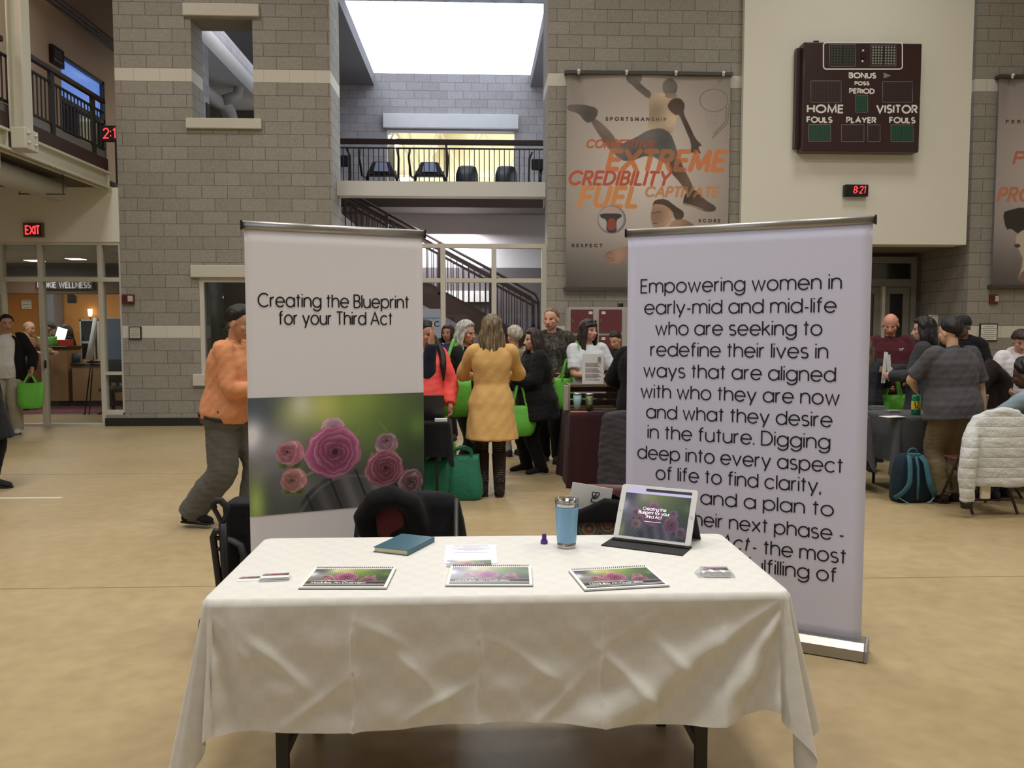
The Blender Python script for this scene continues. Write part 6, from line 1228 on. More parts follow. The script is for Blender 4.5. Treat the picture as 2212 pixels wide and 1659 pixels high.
def hair(g, mt, parent, style='short', length=.2, thick=.014, vol=1.0, seed=1, name='hair', fringe=False, part=0):
    H, HM, c = g.H, g.HM, g.HC; r = np.random.default_rng(seed); b = MB(); hp = lambda x, y, z: c+HM @ Vector((x*H, y*H, z*H)); nu, nv = 48, 32; rings = []
    hl = {'short': (.62,-.22,-.88), 'crop': (.70,-.12,-.80), 'bob': (.55,-.35,-.75), 'long': (.58,-.35,-.8), 'cap': (.40,.0,-.2), 'bun': (.62,-.05,-.55), 'bald': (2,-.1,-.8)}[style]
    for i in range(1, nv):
        ph = PI*i/nv-PI/2; ring = []
        for j in range(nu):
            th = 2*PI*j/nu; d = np.array([math.cos(ph)*math.cos(th), math.cos(ph)*math.sin(th), math.sin(ph)]); az = math.degrees(math.acos(max(-1, min(1, -d[1]/max(1e-6, math.hypot(d[0], d[1]))))))
            fz = hl[0]-(.28 if fringe else 0)
            thz = np.interp(az, [0,50,88,112,180], [fz,fz-.06,hl[1],hl[1]-.12,hl[2]]); 
            if style == 'bald': thz = np.interp(az, [0,70,80,112,180], [2,2,.25,hl[1]-.1,hl[2]]); thz = 2 if d[2] > .38 else thz
            sw2 = .16 if style in ('short','crop','bald','bun') else .08; m_ = float(sst(thz-.10, thz+.04, np.float64(d[2]))); m2 = float(sst(thz-.02, thz+(.6 if sw2 > .1 else .12), np.float64(d[2]))); t = thick/H*vol*(1+.25*math.sin(9*th+seed)*math.cos(5*ph)+.15*math.sin(23*th+2*seed)); k = 1+(.016+(t/.05)*m2)*m_-.16*(1-m_)
            ring.append(hp(d[0]*.0475*k, .008+d[1]*.059*k, .014+d[2]*.058*k))
        rings.append(ring)
    b.loft(rings)
    if style in ('long', 'bob'):
        nst = 46 if style == 'long' else 40
        for q in range(nst):
            az = np.interp(q, [0,nst-1], [-158,158]) if not fringe else np.interp(q, [0,nst-1], [-158,158]); az = 180+az; s_ = math.radians(az); rad = r.uniform(.95,1.05); ln = length*r.uniform(.86,1.06); dx, dy = math.sin(s_), -math.cos(s_)
            if abs(((az+180) % 360)-180) < 62: continue
            x0, y0 = dx*.045*rad, .008+dy*.057*rad; wv = r.uniform(-.006,.006); ex = .050+.010*r.random()
            pts = [hp(x0*.8, .008+(y0-.008)*.8, .045), hp(x0*1.06, .008+(y0-.008)*1.06, .01), hp(dx*ex*1.08+wv, .012+dy*.058, -.035)]
            base = Vector(pts[-1]); back = (HM @ Vector((dx*.25, dy*.35, 0)))
            for kk in (.4,.75,1.0): pts.append(base+Vector((0,0,-1))*(ln*kk)+back*(.035*kk)+Vector((r.uniform(-.01,.01), r.uniform(-.01,.01), 0)))
            P_, R_ = spline(pts, [.016,.019,.019,.018,.014,.006], 3); b.tube(P_, R_, 7)
    if style == 'bun': b.ell(hp(0,.068,.012), (.026*H,.022*H,.026*H), HM, 16, 12)
    if style == 'tail': pass
    o = b.build(name, mt, parent, local=True); bake(o, 1, .008); cloth_noise(o, .0025, 70, seed); return o
def hair_mat(name, col, col2=None):
    if name in MATS: return MATS[name]
    m, t = new_mat(name); tc = t.new('ShaderNodeTexCoord'); mp = t.new('ShaderNodeMapping'); mp.inputs['Scale'].default_value = (70,70,6); t.link(tc.outputs['Object'], mp.inputs[0]); nz = t.new('ShaderNodeTexNoise'); nz.inputs['Scale'].default_value = 1; nz.inputs['Detail'].default_value = 3; t.link(mp.outputs[0], nz.inputs['Vector'])
    cr = t.new('ShaderNodeValToRGB'); cr.color_ramp.elements[0].position = .35; cr.color_ramp.elements[1].position = .68; cr.color_ramp.elements[0].color = (*[c*.6 for c in col], 1); cr.color_ramp.elements[1].color = (*(col2 or [min(1, c*1.7) for c in col]), 1); t.link(nz.outputs[0], cr.inputs[0]); t.link(cr.outputs[0], t.b.inputs['Base Color'])
    t.b.inputs['Roughness'].default_value = .5; t.b.inputs['Specular IOR Level'].default_value = .35; bp = t.new('ShaderNodeBump'); bp.inputs['Strength'].default_value = .5; bp.inputs['Distance'].default_value = .01; t.link(nz.outputs[0], bp.inputs['Height']); t.link(bp.outputs[0], t.b.inputs['Normal']); return m
HB, HDK, HGR, HBR, HLT = hair_mat('hair_black', C(24,21,21)), hair_mat('hair_dark_brown', C(44,35,31)), hair_mat('hair_grey', C(150,148,142), C(206,204,198)), hair_mat('hair_brown', C(84,70,54), C(150,130,100)), hair_mat('hair_ash', C(168,160,140), C(206,198,180))
def glasses(g, parent, mt=None):
    H, HM, c = g.H, g.HM, g.HC; hp = lambda x, y, z: c+HM @ Vector((x*H, y*H, z*H)); b = MB()
    for s in (1,-1):
        b.tube([hp(s*.020+.0125*math.cos(k*PI/10), -.060, .002+.009*math.sin(k*PI/10)) for k in range(20)], .0016, 6, closed=True); b.tube([hp(s*.0325,-.060,.004), hp(s*.046,-.05,.005), hp(s*.05,.0,.003)], .0016, 6)
    b.tube([hp(-.0075,-.060,.004), hp(.0075,-.060,.004)], .0016, 6); b.build('glasses', mt or BLACK, parent, local=True)
def person(label, x, y, rz, H, group=None, z=0, **kw):
    t_ = thing('person', label, 'person', (x, y, z), math.radians(rz), group); return t_, figure(H, **kw)
def lp(t_, p): return parent_world(t_).inverted() @ Vector(p)          # a world point in a person's own frame
# carrier bags, the same green non-woven kind in many hands
def bag_mat(name, c): return mat(name, c, .62, var=.12, vscale=7, bump=.35, bscale=18, sheen=.1)
GREEN, TEALG = bag_mat('bag_green', C(98,182,58)), bag_mat('bag_dark_green', C(18,112,84))
def tote(label, pos, rz, w=.36, h=.34, d=.14, hl=.26, mt=None, full=.6, group='green carrier bags', seed=1, lean=0.0, hang=True, cat='bag'):
    """pos: the grip of the handles when it hangs, else the middle of its base"""
    t_ = thing('carrier_bag', label, cat, pos, rz, group); z0 = -(h+hl) if hang else 0.0; n = 40; r = np.random.default_rng(seed); ph = r.uniform(0, 6, 4); rings = []
    for z, k, dd in ((.0,.70,.9),(.03,.80,1.0),(.12,.93,1.05),(.35,1.0,1.05*full+.3),(.65,1.0,.8*full+.2),(.85,.98,.55*full+.12),(1.0,.97,.35*full+.08)):
        ring = []
        for j in range(n):
            th = 2*PI*j/n; cx, sy = math.cos(th), math.sin(th); X_ = w/2*k*math.copysign(abs(cx)**.55, cx); Y_ = d/2*dd*math.copysign(abs(sy)**.7, sy); Y_ += .010*math.sin(5*cx+ph[0]+z*4)*math.sin(PI*z); X_ += .008*math.sin(6*z+ph[1])
            ring.append((X_+lean*z*h, Y_+.006*math.sin(9*X_/w+ph[2]), z0+z*h-(.018*(1-(X_/(w/2))**2) if z == 1 else 0)))
        rings.append(ring)
    b = MB(); b.loft(rings, caps=False); nv = len(b.v); b.f.append(tuple(reversed(range(n)))); b.m.append(0); b.s.append(False); b.build('bag_body', mt or GREEN, t_, solid=.003, local=True)
    for s in (-1, 1):
        y0 = s*d/2*(.35*full+.08); P = [(-w*.22+lean*h, y0, z0+h-.05), (-w*.20+lean*h, y0, z0+h), (-w*.07+lean*h*.5, y0*.4, z0+h+hl*.8), (0, 0, z0+h+hl), (w*.07+lean*h*.5, y0*.4, z0+h+hl*.8), (w*.20+lean*h, y0, z0+h), (w*.22+lean*h, y0, z0+h-.05)]
        if not hang: P = [(-w*.2, y0, h-.06), (-w*.19, y0+s*.01, h+.02), (-w*.08, y0+s*.035, h+hl*.45), (w*.08, y0+s*.04, h+hl*.42), (w*.19, y0+s*.01, h+.02), (w*.2, y0, h-.06)]
        b = MB(); Q, _ = spline(P, [1]*len(P), 4); b.tube(Q, .013, 8, flat=(1,.18), up=(0,1,0)); b.build('handle', mt or GREEN, t_, local=True)
    return t_
# ------------------------------------------------------------------ who stands where
FB = lambda n, r, g_, b_, **k: fabric(n, C(r, g_, b_), **k)
xat = lambda px, Y: at(px, 714, Y).x
LIGHT, TANSK, DARKSK = (205,160,136), (186,140,112), (92,64,52)
blk, blk2, navy = FB('cloth_black',25,25,27), FB('cloth_charcoal',44,44,47), FB('cloth_navy',34,42,60)
CENTRE, RIGHT_, LOBBY = 'visitors in the middle of the hall', 'visitors at the grey table', 'people in the lobby'
# man in orange striding behind the left banner
t_, g = person('man in an orange shirt and grey trousers striding behind the left banner', -2.02, 6.67, 82, 1.80, hip=(0,0,.92), lean=9, feetL=(.05,-.17), feetR=(-.10,.26), footyaw=(4,-10), handR=(-.12,-.40,1.10), handL=(.12,-.42,1.08), poleR=(-.55,.75,-.6), poleL=(.4,.6,-.6), head=(-8,18), w=1.32, footz=(0,.03), kneepoles=((0,-1,0),(-.1,-1,.1)))
body_mesh(g, 'body', TANSK, t_, hairc=(30,26,24)); top(g, FB('shirt_orange',208,142,100,bscale=9,bump=.7), t_, 'shirt', .022, 1.0, -.035, belly=.035, cuff=True, amp=.012, seed=2); legs(g, FB('trousers_grey',92,90,84), t_, 'trousers', .018, 1.5, amp=.008, waist=.02); shoes(g, FB('shoe_black',24,24,25), t_); hair(g, HB, t_, 'short', thick=.016)
b = MB(); eloft(b, torso_secs(g, .024, -.032, -.012, belly=.02), None); b.build('belt', mat('belt_black', C(22,20,20), .5), t_, local=True)
# left edge: woman in a long black coat
t_, g = person('person in a long black coat cut by the left edge of the photo', -4.90, 8.25, 85, 1.66, feetL=(.08,-.06), feetR=(-.08,.10)); body_mesh(g, 'body', LIGHT, t_, vox=.01); top(g, blk, t_, 'coat', .04, 1.0, -.22, .08, seed=3); legs(g, blk, t_, 'trousers', .012, 1.1); shoes(g, blk2, t_); hair(g, HDK, t_, 'bob', .12)
# doorway: open dark jacket over a white shirt, green bag
hL = at(52,783,12.7)
t_, g = person('person in dark jacket and white shirt carrying a green bag by the lobby door', xat(14,12.85), 12.85, 18, 1.80, LOBBY, handL=(.36,-.22,.98), w=1.25, feetL=(.12,-.12), feetR=(-.1,.1), head=(20,5)); body_mesh(g, 'body', TANSK, t_, vox=.01, hands=(1.0,.4)); top(g, FB('shirt_white',214,212,206), t_, 'shirt', .02, .9, -.06, belly=.02); legs(g, FB('trousers_khaki_pale',168,160,142), t_, 'trousers', .02, 1.2); shoes(g, FB('shoe_pale',196,194,188), t_); hair(g, HB, t_, 'short')
b = MB(); secs = torso_secs(g, .036, -.08, .30, belly=.02); n = 30
b.loft([[c+s*(w_*1.02*math.sin(a))-f*(d*1.02*math.cos(a)) for a in [math.radians(-148+296*j/n) for j in range(n+1)]] for c, w_, d, f, s in secs], closed=False)
for s in (1,-1):
    S, E, W_ = g.S[s], g.elbow[s], g.wrist[s]; b.tube(*spline([S-g.sx*s*.04, S, S*.5+E*.5, E, E*.5+W_*.5, W_-(W_-E)*.1], [.082,.088,.082,.076,.07,.062]), 16)
b.build('jacket', blk, t_, solid=.008, local=True); gp = parent_world(t_) @ g.grip[1]
tote('bright green bag with knotted handles hanging from the hand at the lobby door', gp, .3, .36, .40, .16, .12, full=.9, seed=4)
# lobby: bald man at the counter, two receptionists
t_, g = person('bald man in a tan coat leaning on the reception counter', xat(44,16.5), 16.5, 86, 1.76, LOBBY, lean=14, handR=(-.22,-.50,1.13), handL=(.22,-.52,1.13), head=(0,14)); body_mesh(g, 'body', (216,170,140), t_, vox=.01); top(g, FB('coat_tan',164,132,96), t_, 'coat', .04, .9, -.16, hood=True); legs(g, FB('trousers_dark',52,48,46), t_); shoes(g, blk2, t_); hair(g, HLT, t_, 'bald', thick=.006); glasses(g, t_)
t_, g = person('receptionist with a hair bun and a black top behind the tall counter', xat(108,18.7), 18.7, -60, 1.74, LOBBY, head=(-10,5)); body_mesh(g, 'body', (150,108,88), t_, vox=.01); top(g, blk, t_, 'shirt', .014, .5, -.05); legs(g, blk, t_); shoes(g, blk2, t_); hair(g, HB, t_, 'bun')
t_, g = person('receptionist with long dark hair looking down behind the lower desk', xat(154,18.25), 18.25, -65, 1.70, LOBBY, head=(-5,22), lean=6, handR=(-.15,-.35,1.0), handL=(.15,-.4,1.0)); body_mesh(g, 'body', LIGHT, t_, vox=.01); top(g, blk, t_, 'shirt', .016, 1.0, -.05); legs(g, blk, t_); shoes(g, blk2, t_); hair(g, HDK, t_, 'long', .26, fringe=True)
p = at(96,747,17.4); tote('bright green bag lying on the tall reception counter', (p.x, 17.45, CTZ+.002), .4, .42, .20, .16, .05, full=.9, hang=False, seed=6)
p = at(138,746,17.35); bx = tag(MB().box(p.x-.11, 17.3, CTZ+.001, p.x+.13, 17.5, CTZ+.13).build('gift_box', mat('box_red_orange', C(206,70,44), .5), bevel=.01), 'small red box on the end of the tall reception counter', 'box')
p = at(128,732,17.5); mo = thing('monitor', 'bright tilted screen on the reception counter between the receptionists', 'monitor', (p.x, 17.62, CTZ)); MB().cbox((-.02,0,.24), (.2,.02,.27), Matrix.Rotation(.3,3,'Y')).build('panel', emit_mat('screen_glow', (.92,.96,1), 1.4), mo, local=True); MB().box(-.1,-.06,.001,.1,.06,.02).cyl((0,0,.02),(0,0,.12),.015,n=8).build('stand', BLACK, mo, local=True)
# behind the tower window
t_, g = person('dark figure standing behind the lower tower window', xat(489,15.8), 15.8, 60, 1.72); body_mesh(g, 'body', TANSK, t_, vox=.012); top(g, blk, t_, 'coat', .03, 1.0, -.1); legs(g, blk, t_); shoes(g, blk2, t_); hair(g, HB, t_, 'short')
# raised hand, mostly behind the left banner
ht = at(932,738,6.8); X8 = xat(846,7.1)
t_, g = person('person with curly brown hair raising a navy-sleeved arm beside the left banner', X8, 7.1, 130, 1.80, CENTRE); R_ = lp(t_, ht)
g = figure(1.80, handR=R_, poleR=(.1,-.2,-1.0), head=(20,0)); body_mesh(g, 'body', LIGHT, t_, hands=(.4,.12), palms=(None, (.5,.7,.3))); top(g, navy, t_, 'jacket', .022, (1.0,.97), -.06); legs(g, FB('jeans_dark',40,46,58), t_); shoes(g, blk2, t_); hair(g, hair_mat('hair_curly', C(58,46,38)), t_, 'short', thick=.03, vol=1.3, seed=6)
# coral hoodie
t_, g = person('person in a coral hoodie with a black ponytail at the laptop table', xat(915,7.97), 7.97, 22, 1.65, CENTRE, handL=(.19,-.22,.86), poleL=(.9,.35,-.3), handR=(-.2,-.2,.9), head=(22,8), w=1.1); body_mesh(g, 'body', (178,130,106), t_, hands=(.7,.4)); top(g, FB('hoodie_coral',255,98,92,bscale=8,bump=.6), t_, 'hoodie', .034, .97, -.02, hood=True, belly=.02, cuff=True, amp=.008, sl_grow=.026); legs(g, blk, t_); shoes(g, blk2, t_); h_ = hair(g, HB, t_, 'short', thick=.02)
b = MB(); hp = g.HC; b.tube(*spline([hp+Vector((.06,.06,.02)), hp+Vector((.11,.05,-.06)), hp+Vector((.14,-.06,-.18)), hp+Vector((.13,-.13,-.30)), hp+Vector((.12,-.16,-.44))], [.03,.035,.034,.03,.006]), 10); b.build('ponytail', HB, t_, local=True)
# grey-haired woman
t_, g = person('grey-haired woman with glasses and a black T-shirt facing right', xat(1003,8.6), 8.6, 62, 1.66, CENTRE, handR=(-.02,-.36,1.06), handL=(.10,-.34,1.10), poleR=(-.8,.6,-.35), head=(-8,6), w=1.12); body_mesh(g, 'body', (204,156,132), t_, vox=.0065, hairc=(120,110,100)); top(g, blk, t_, 'shirt', .018, .42, -.07, flare=.03); legs(g, blk2, t_); shoes(g, blk2, t_); hair(g, HGR, t_, 'bob', .15, thick=.018, seed=3); glasses(g, t_)
pw = parent_world(t_); s_ = pw @ (g.S[-1]+Vector((0,-.01,.055)))
b = MB(); q = pw @ (g.S[-1]); tb_ = thing('carrier_bag', 'green shoulder bag hanging at the side of the grey-haired woman', 'bag', (q.x-.03, q.y-.155, 0), .1, 'green carrier bags')
rings = []
for z, k, d in ((.70,.75,.05),(.72,.9,.06),(.85,1,.065),(1.0,.98,.045),(1.08,.95,.03)): rings.append([(.19*k*math.copysign(abs(math.cos(2*PI*j/32))**.5, math.cos(2*PI*j/32)), d*math.copysign(abs(math.sin(2*PI*j/32))**.7, math.sin(2*PI*j/32))+.006*math.sin(7*math.cos(2*PI*j/32)+z*9), z) for j in range(32)])
b.loft(rings); b.build('bag_body', GREEN, tb_, local=True); Q, _ = spline([(-.12,.0,1.05),(-.06,.03,1.25),(.01,.12,1.455),(.03,.155,1.47),(.05,.18,1.45),(.03,.13,1.40)], [1]*6, 4); MB().tube(Q, .016, 8, flat=(1,.2), up=(0,1,0)).build('handle', GREEN, tb_, local=True)
# mustard tunic, seen from behind
m, t = new_mat('legging_print'); tc = t.new('ShaderNodeTexCoord'); mp = t.new('ShaderNodeMapping'); mp.inputs['Scale'].default_value = (0,0,16); t.link(tc.outputs['Object'], mp.inputs[0]); wv = t.new('ShaderNodeTexWave', bands_direction='Z'); wv.inputs['Scale'].default_value = 1; wv.inputs['Distortion'].default_value = 1.5; t.link(mp.outputs[0], wv.inputs['Vector'])
n2 = t.new('ShaderNodeTexNoise'); n2.inputs['Scale'].default_value = 60; t.link(tc.outputs['Object'], n2.inputs['Vector']); ml = t.new('ShaderNodeMath', operation='MULTIPLY'); t.link(wv.outputs[1], ml.inputs[0]); t.link(n2.outputs[0], ml.inputs[1]); cr = t.new('ShaderNodeValToRGB'); cr.color_ramp.elements[0].position = .42; cr.color_ramp.elements[0].color = (*C(24,22,24), 1); cr.color_ramp.elements[1].position = .6; cr.color_ramp.elements[1].color = (*C(128,104,92), 1); t.link(ml.outputs[0], cr.inputs[0]); t.link(cr.outputs[0], t.b.inputs['Base Color']); t.b.inputs['Roughness'].default_value = .9; LEGP = m
t_, g = person('woman in a mustard tunic, patterned leggings and tall boots seen from behind', xat(1062,7.75), 7.75, 184, 1.70, CENTRE, handL=(.10,-.34,1.12), handR=(-.12,-.34,1.10), poleL=(.9,.45,-.35), poleR=(-.95,.5,-.3), feetL=(.085,-.01), feetR=(-.07,.03), footyaw=(14,-6), head=(-12,4)); body_mesh(g, 'body', LIGHT, t_, face=True)
top(g, FB('tunic_mustard',214,172,108,bscale=7,bump=.55), t_, 'tunic', .02, .72, -.205, .045, amp=.011, seed=9, k=15, collar=True); legs(g, LEGP, t_, 'leggings', .009, 1.0, .08, waist=-.03, amp=.002); shoes(g, FB('boot_brown',48,38,33,bscale=12), t_, 'boot', boot=.80); hair(g, HBR, t_, 'long', .25, thick=.022, seed=8)
# behind the tunic: tan coat
t_, g = person('short-haired blond person in a tan coat half hidden behind the mustard tunic', xat(1112,10.2), 10.2, 205, 1.60, CENTRE, w=1.05); body_mesh(g, 'body', LIGHT, t_, vox=.009); top(g, FB('coat_grey_tan',150,142,118,bscale=12), t_, 'coat', .035, 1.0, -.2, .06); legs(g, FB('trousers_stone',150,144,132), t_); shoes(g, blk2, t_); hair(g, HLT, t_, 'short', thick=.024, vol=1.2)
# black jacket, green bag
t_, g = person('dark-haired woman in a black jacket facing left with a green bag', xat(1160,8.95), 8.95, -74, 1.58, CENTRE, handR=(-.20,-.28,.93), handL=(.06,-.30,1.04), poleL=(.8,.6,-.5), poleR=(-.7,.6,-.6), head=(4,4), w=1.3, feetL=(.1,.02), feetR=(-.1,-.08), lean=3)
body_mesh(g, 'body', LIGHT, t_, vox=.0065, hands=(1.0,.5), hairc=(40,32,30)); top(g, blk, t_, 'jacket', .045, 1.0, -.14, .05, belly=.03, amp=.009, hood=True); legs(g, blk, t_, 'trousers', .014, 1.15); shoes(g, FB('trainer_black',28,28,29), t_, sole=mat('sole_pale', C(176,172,166), .7)); hair(g, HDK, t_, 'bob', .17, thick=.014, fringe=False, seed=5)
b = MB(); q = g.P+Vector((0,0,.40)); gl_ = parent_world(t_) @ g.grip[1]; c_ = at(1142,853,gl_.y-.05)
gl2 = parent_world(t_) @ g.grip[1]; tote('full green bag hanging from the hand of the dark-haired woman in black', gl2+Vector((.14,-.12,-.02)), .05, .34, .34, .15, .24, full=.9, seed=7)
# camouflage jacket
m, t = new_mat('camouflage'); tc = t.new('ShaderNodeTexCoord'); mp = t.new('ShaderNodeMapping'); mp.inputs['Scale'].default_value = (13,13,7); t.link(tc.outputs['Object'], mp.inputs[0]); vo = t.new('ShaderNodeTexNoise'); vo.inputs['Scale'].default_value = 1.2; vo.inputs['Detail'].default_value = 3; vo.inputs['Distortion'].default_value = 1.5; t.link(mp.outputs[0], vo.inputs['Vector']); cr = t.new('ShaderNodeValToRGB'); cr.color_ramp.interpolation = 'CONSTANT'; e = cr.color_ramp.elements; e[0].color = (*C(34,32,28), 1); e[1].position = .44; e[1].color = (*C(62,58,50), 1)
for ps, c_ in ((.52,(36,34,30)),(.57,(92,86,74)),(.62,(48,46,40)),(.68,(116,110,96))): k_ = e.new(ps); k_.color = (*C(*c_), 1)
t.link(vo.outputs[0], cr.inputs[0]); t.link(cr.outputs[0], t.b.inputs['Base Color']); t.b.inputs['Roughness'].default_value = .95
t_, g = person('heavy man with cropped hair in a camouflage hooded jacket', xat(1192,9.75), 9.75, -22, 1.83, CENTRE, handL=(.2,-.2,1.05), handR=(-.16,-.22,1.02), head=(-4,4), w=1.35); body_mesh(g, 'body', (208,158,134), t_, vox=.0065, beard=None, hairc=(90,70,52)); top(g, MATS['camouflage'], t_, 'jacket', .035, 1.0, -.1, belly=.03, hood=True); legs(g, blk, t_, 'trousers', .014, 1.15); shoes(g, blk2, t_); hair(g, hair_mat('hair_cropped', C(104,84,64)), t_, 'crop', thick=.007, vol=.8)
# white T-shirt behind the crate
t_, g = person('dark-haired woman in a white T-shirt standing behind the wooden crate', xat(1270,9.35), 9.35, 10, 1.68, CENTRE, handR=(.02,-.24,1.04), handL=(.10,-.22,1.02), poleR=(-.9,.3,-.4), poleL=(.9,.3,-.5), head=(26,0), w=1.15); body_mesh(g, 'body', (200,152,130), t_, vox=.0065, hairc=(34,26,24)); top(g, FB('shirt_white_tee',206,210,214), t_, 'shirt', .018, .42, -.06, amp=.008); legs(g, navy, t_); shoes(g, blk2, t_); hair(g, HDK, t_, 'bob', .17, thick=.018, fringe=True, seed=11)
hp = lambda x, y, z: g.HC+g.HM @ Vector((x*g.H, y*g.H, z*g.H)); b = MB()
for s in (1,-1): b.ell(hp(s*.02,-.042,.066), (.017,.008,.013), g.HM, 12, 8); b.tube([hp(s*.03,-.04,.066), hp(s*.052,-.0,.05)], .003, 6)
b.build('sunglasses', mat('sunglass', C(30,28,30), .15), t_, local=True)
q = parent_world(t_) @ g.S[-1]; tote('green bag slung at the side of the woman in the white T-shirt', (q.x-.07, q.y-.03, 1.24), .35, .34, .36, .14, .20, seed=9)
b = MB(); f_ = lp(t_, (q.x, q.y, 1.5)); Q, _ = spline([g.S[-1]+Vector((.05,-.085,-.12)), g.S[-1]+Vector((.045,-.06,.03)), g.S[-1]+Vector((.04,.0,.085)), g.S[-1]+Vector((.03,.06,.02))], [1]*4, 4); b.tube(Q, .018, 8, flat=(1,.25)); b.build('bag_strap', GREEN, t_, local=True)
# far back: blue top; bowed head by the lockers; black figure beside the right banner
t_, g = person('person in a blue top far back beside the white mullion', xat(968,11.8), 11.8, -20, 1.64, CENTRE, w=1.1); body_mesh(g, 'body', (160,118,98), t_, vox=.01); top(g, FB('top_blue',44,48,110), t_, 'shirt', .02, .9, -.06); legs(g, blk, t_); shoes(g, blk2, t_); hair(g, HDK, t_, 'bob', .08)
t_, g = person('dark-haired person bowing the head in front of the maroon lockers', xat(1337,11.6), 11.6, -20, 1.58, CENTRE, lean=14, head=(-20,30)); body_mesh(g, 'body', LIGHT, t_, vox=.01); top(g, blk2, t_, 'shirt', .02, .9, -.06); legs(g, blk, t_); shoes(g, blk2, t_); hair(g, HDK, t_, 'bun')
t_, g = person('person all in black half hidden by the left edge of the right banner', xat(1384,7.80), 7.80, 150, 1.66, CENTRE, w=1.2, handL=(.22,-.25,1.0), handR=(-.22,-.22,1.0)); body_mesh(g, 'body', LIGHT, t_, vox=.009); top(g, blk, t_, 'shirt', .024, 1.0, -.10, .02); legs(g, blk, t_); shoes(g, blk2, t_); hair(g, HDK, t_, 'short')
# right-hand group ------------------------------------------------------------------
t_, g = person('woman with long brown hair and a dark top right beside the right banner', xat(1872,8.95), 8.95, 168, 1.48, RIGHT_, w=1.15, lean=4, handL=(.15,-.3,.95), handR=(-.15,-.3,.95)); body_mesh(g, 'body', LIGHT, t_, vox=.009); top(g, FB('top_slate',52,54,58), t_, 'shirt', .022, 1.0, -.08); legs(g, blk, t_); shoes(g, blk2, t_); hair(g, hair_mat('hair_ombre', C(44,36,32), C(120,100,80)), t_, 'long', .26, seed=13)
t_, g = person('balding man in a maroon polo shirt looking down', xat(1924,9.65), 9.65, -16, 1.78, RIGHT_, handL=(.16,-.30,1.02), handR=(-.10,-.30,.98), poleL=(.9,.4,-.4), head=(-14,24), w=1.3); body_mesh(g, 'body', (206,148,126), t_, vox=.0065, hairc=(120,96,84)); top(g, FB('polo_maroon',78,34,42), t_, 'polo_shirt', .02, .46, -.06, belly=.04); legs(g, FB('trousers_dark2',48,46,46), t_); shoes(g, blk2, t_); hair(g, hair_mat('hair_thin', C(150,124,106)), t_, 'bald', thick=.005)
b = MB(); c_ = g.chest+g.fw*(.068*1.78*1.3+.028)+g.sx*.085+Vector((0,0,.07)); f = plane_fn(c_, g.sx, (0,0,1), g.fw, .006); ribbon(b, [(-.022,.012),(-.012,-.012),(0,.012)], .007, f); ribbon(b, [(0,.012),(.026,.012)], .007, f); ribbon(b, [(.013,.012),(.006,-.012)], .007, f); b.build('chest_emblem', mat('emblem_white', C(216,210,206), .7), t_, local=True)
b = MB(); e_, w2 = g.elbow[1], g.wrist[1]; md = e_*.45+w2*.55; ring = []
for z, k in ((.055,.6),(.05,1),(-.05,1.15),(-.2,1.1),(-.34,1.0),(-.36,.9)): ring.append([md+Vector((.10*k*math.cos(2*PI*j/24), .085*k*math.sin(2*PI*j/24)+.01*math.sin(5*2*PI*j/24), z)) for j in range(24)])
b.loft(ring); o = b.build('coat', blk); o.location = t_.location; o.rotation_euler = t_.rotation_euler; bake(o, 3, .012); cloth_noise(o, .01, 22, 4); tag(o, 'black coat folded over the arm of the man in the maroon polo', 'coat')
q = parent_world(t_) @ g.grip[-1]; tote('large bright green bag hanging in front of the man in maroon', (at(1925,800,9.05).x, 9.0, 1.10), -.1, .40, .34, .2, .24, full=1.0, seed=12)
t_, g = person('dark-haired woman with a chin-length bob and a charcoal coat holding papers', xat(2000,8.55), 8.55, -128, 1.70, RIGHT_, handL=(.12,-.30,1.08), handR=(-.06,-.34,1.14), poleR=(-.8,.3,-.6), head=(12,6)); body_mesh(g, 'body', (206,166,142), t_, vox=.008); top(g, FB('coat_charcoal',58,59,62), t_, 'coat', .034, 1.0, -.2, .04); legs(g, blk, t_); shoes(g, blk2, t_); hair(g, HB, t_, 'bob', .13, thick=.02, seed=15)
q = parent_world(t_) @ g.grip[-1]; pa = thing('paper_sheaf', 'long white papers held by the woman in the charcoal coat', 'papers', q, .4)
for k, (dx, a_) in enumerate(((0,.10),(.045,-.12))): MB().cbox((dx,-.02*k,.02), (.055,.004,.34-.06*k), Matrix.Rotation(a_,3,'Y')).build('sheet', paper, pa, local=True)
t_, g = person('man in a black cap and black jacket behind the grey shirt', xat(2082,9.7), 9.7, -48, 1.74, RIGHT_, head=(-10,14), w=1.15, handL=(.2,-.25,1.0)); body_mesh(g, 'body', (130,96,80), t_, vox=.009); top(g, blk, t_, 'jacket', .036, 1.0, -.08, hood=True); legs(g, blk, t_); shoes(g, blk2, t_); h_ = hair(g, HB, t_, 'short')
b = MB(); hp = lambda x, y, z: g.HC+g.HM @ Vector((x*g.H, y*g.H, z*g.H)); b.loft([[hp(.052*k*math.cos(2*PI*j/28), .008+.064*k*math.sin(2*PI*j/28), z) for j in range(28)] for k, z in ((1.0,.022),(1.03,.036),(.98,.054),(.8,.07),(.4,.079),(.05,.08))]); b.grid(10, 6, lambda a, v: hp((a-.5)*.09*(1-.35*v), -.05-.05*v+.02*(2*a-1)**2*(1-v)*1.2, .028-.012*v)); b.build('cap', blk2, t_, local=True)
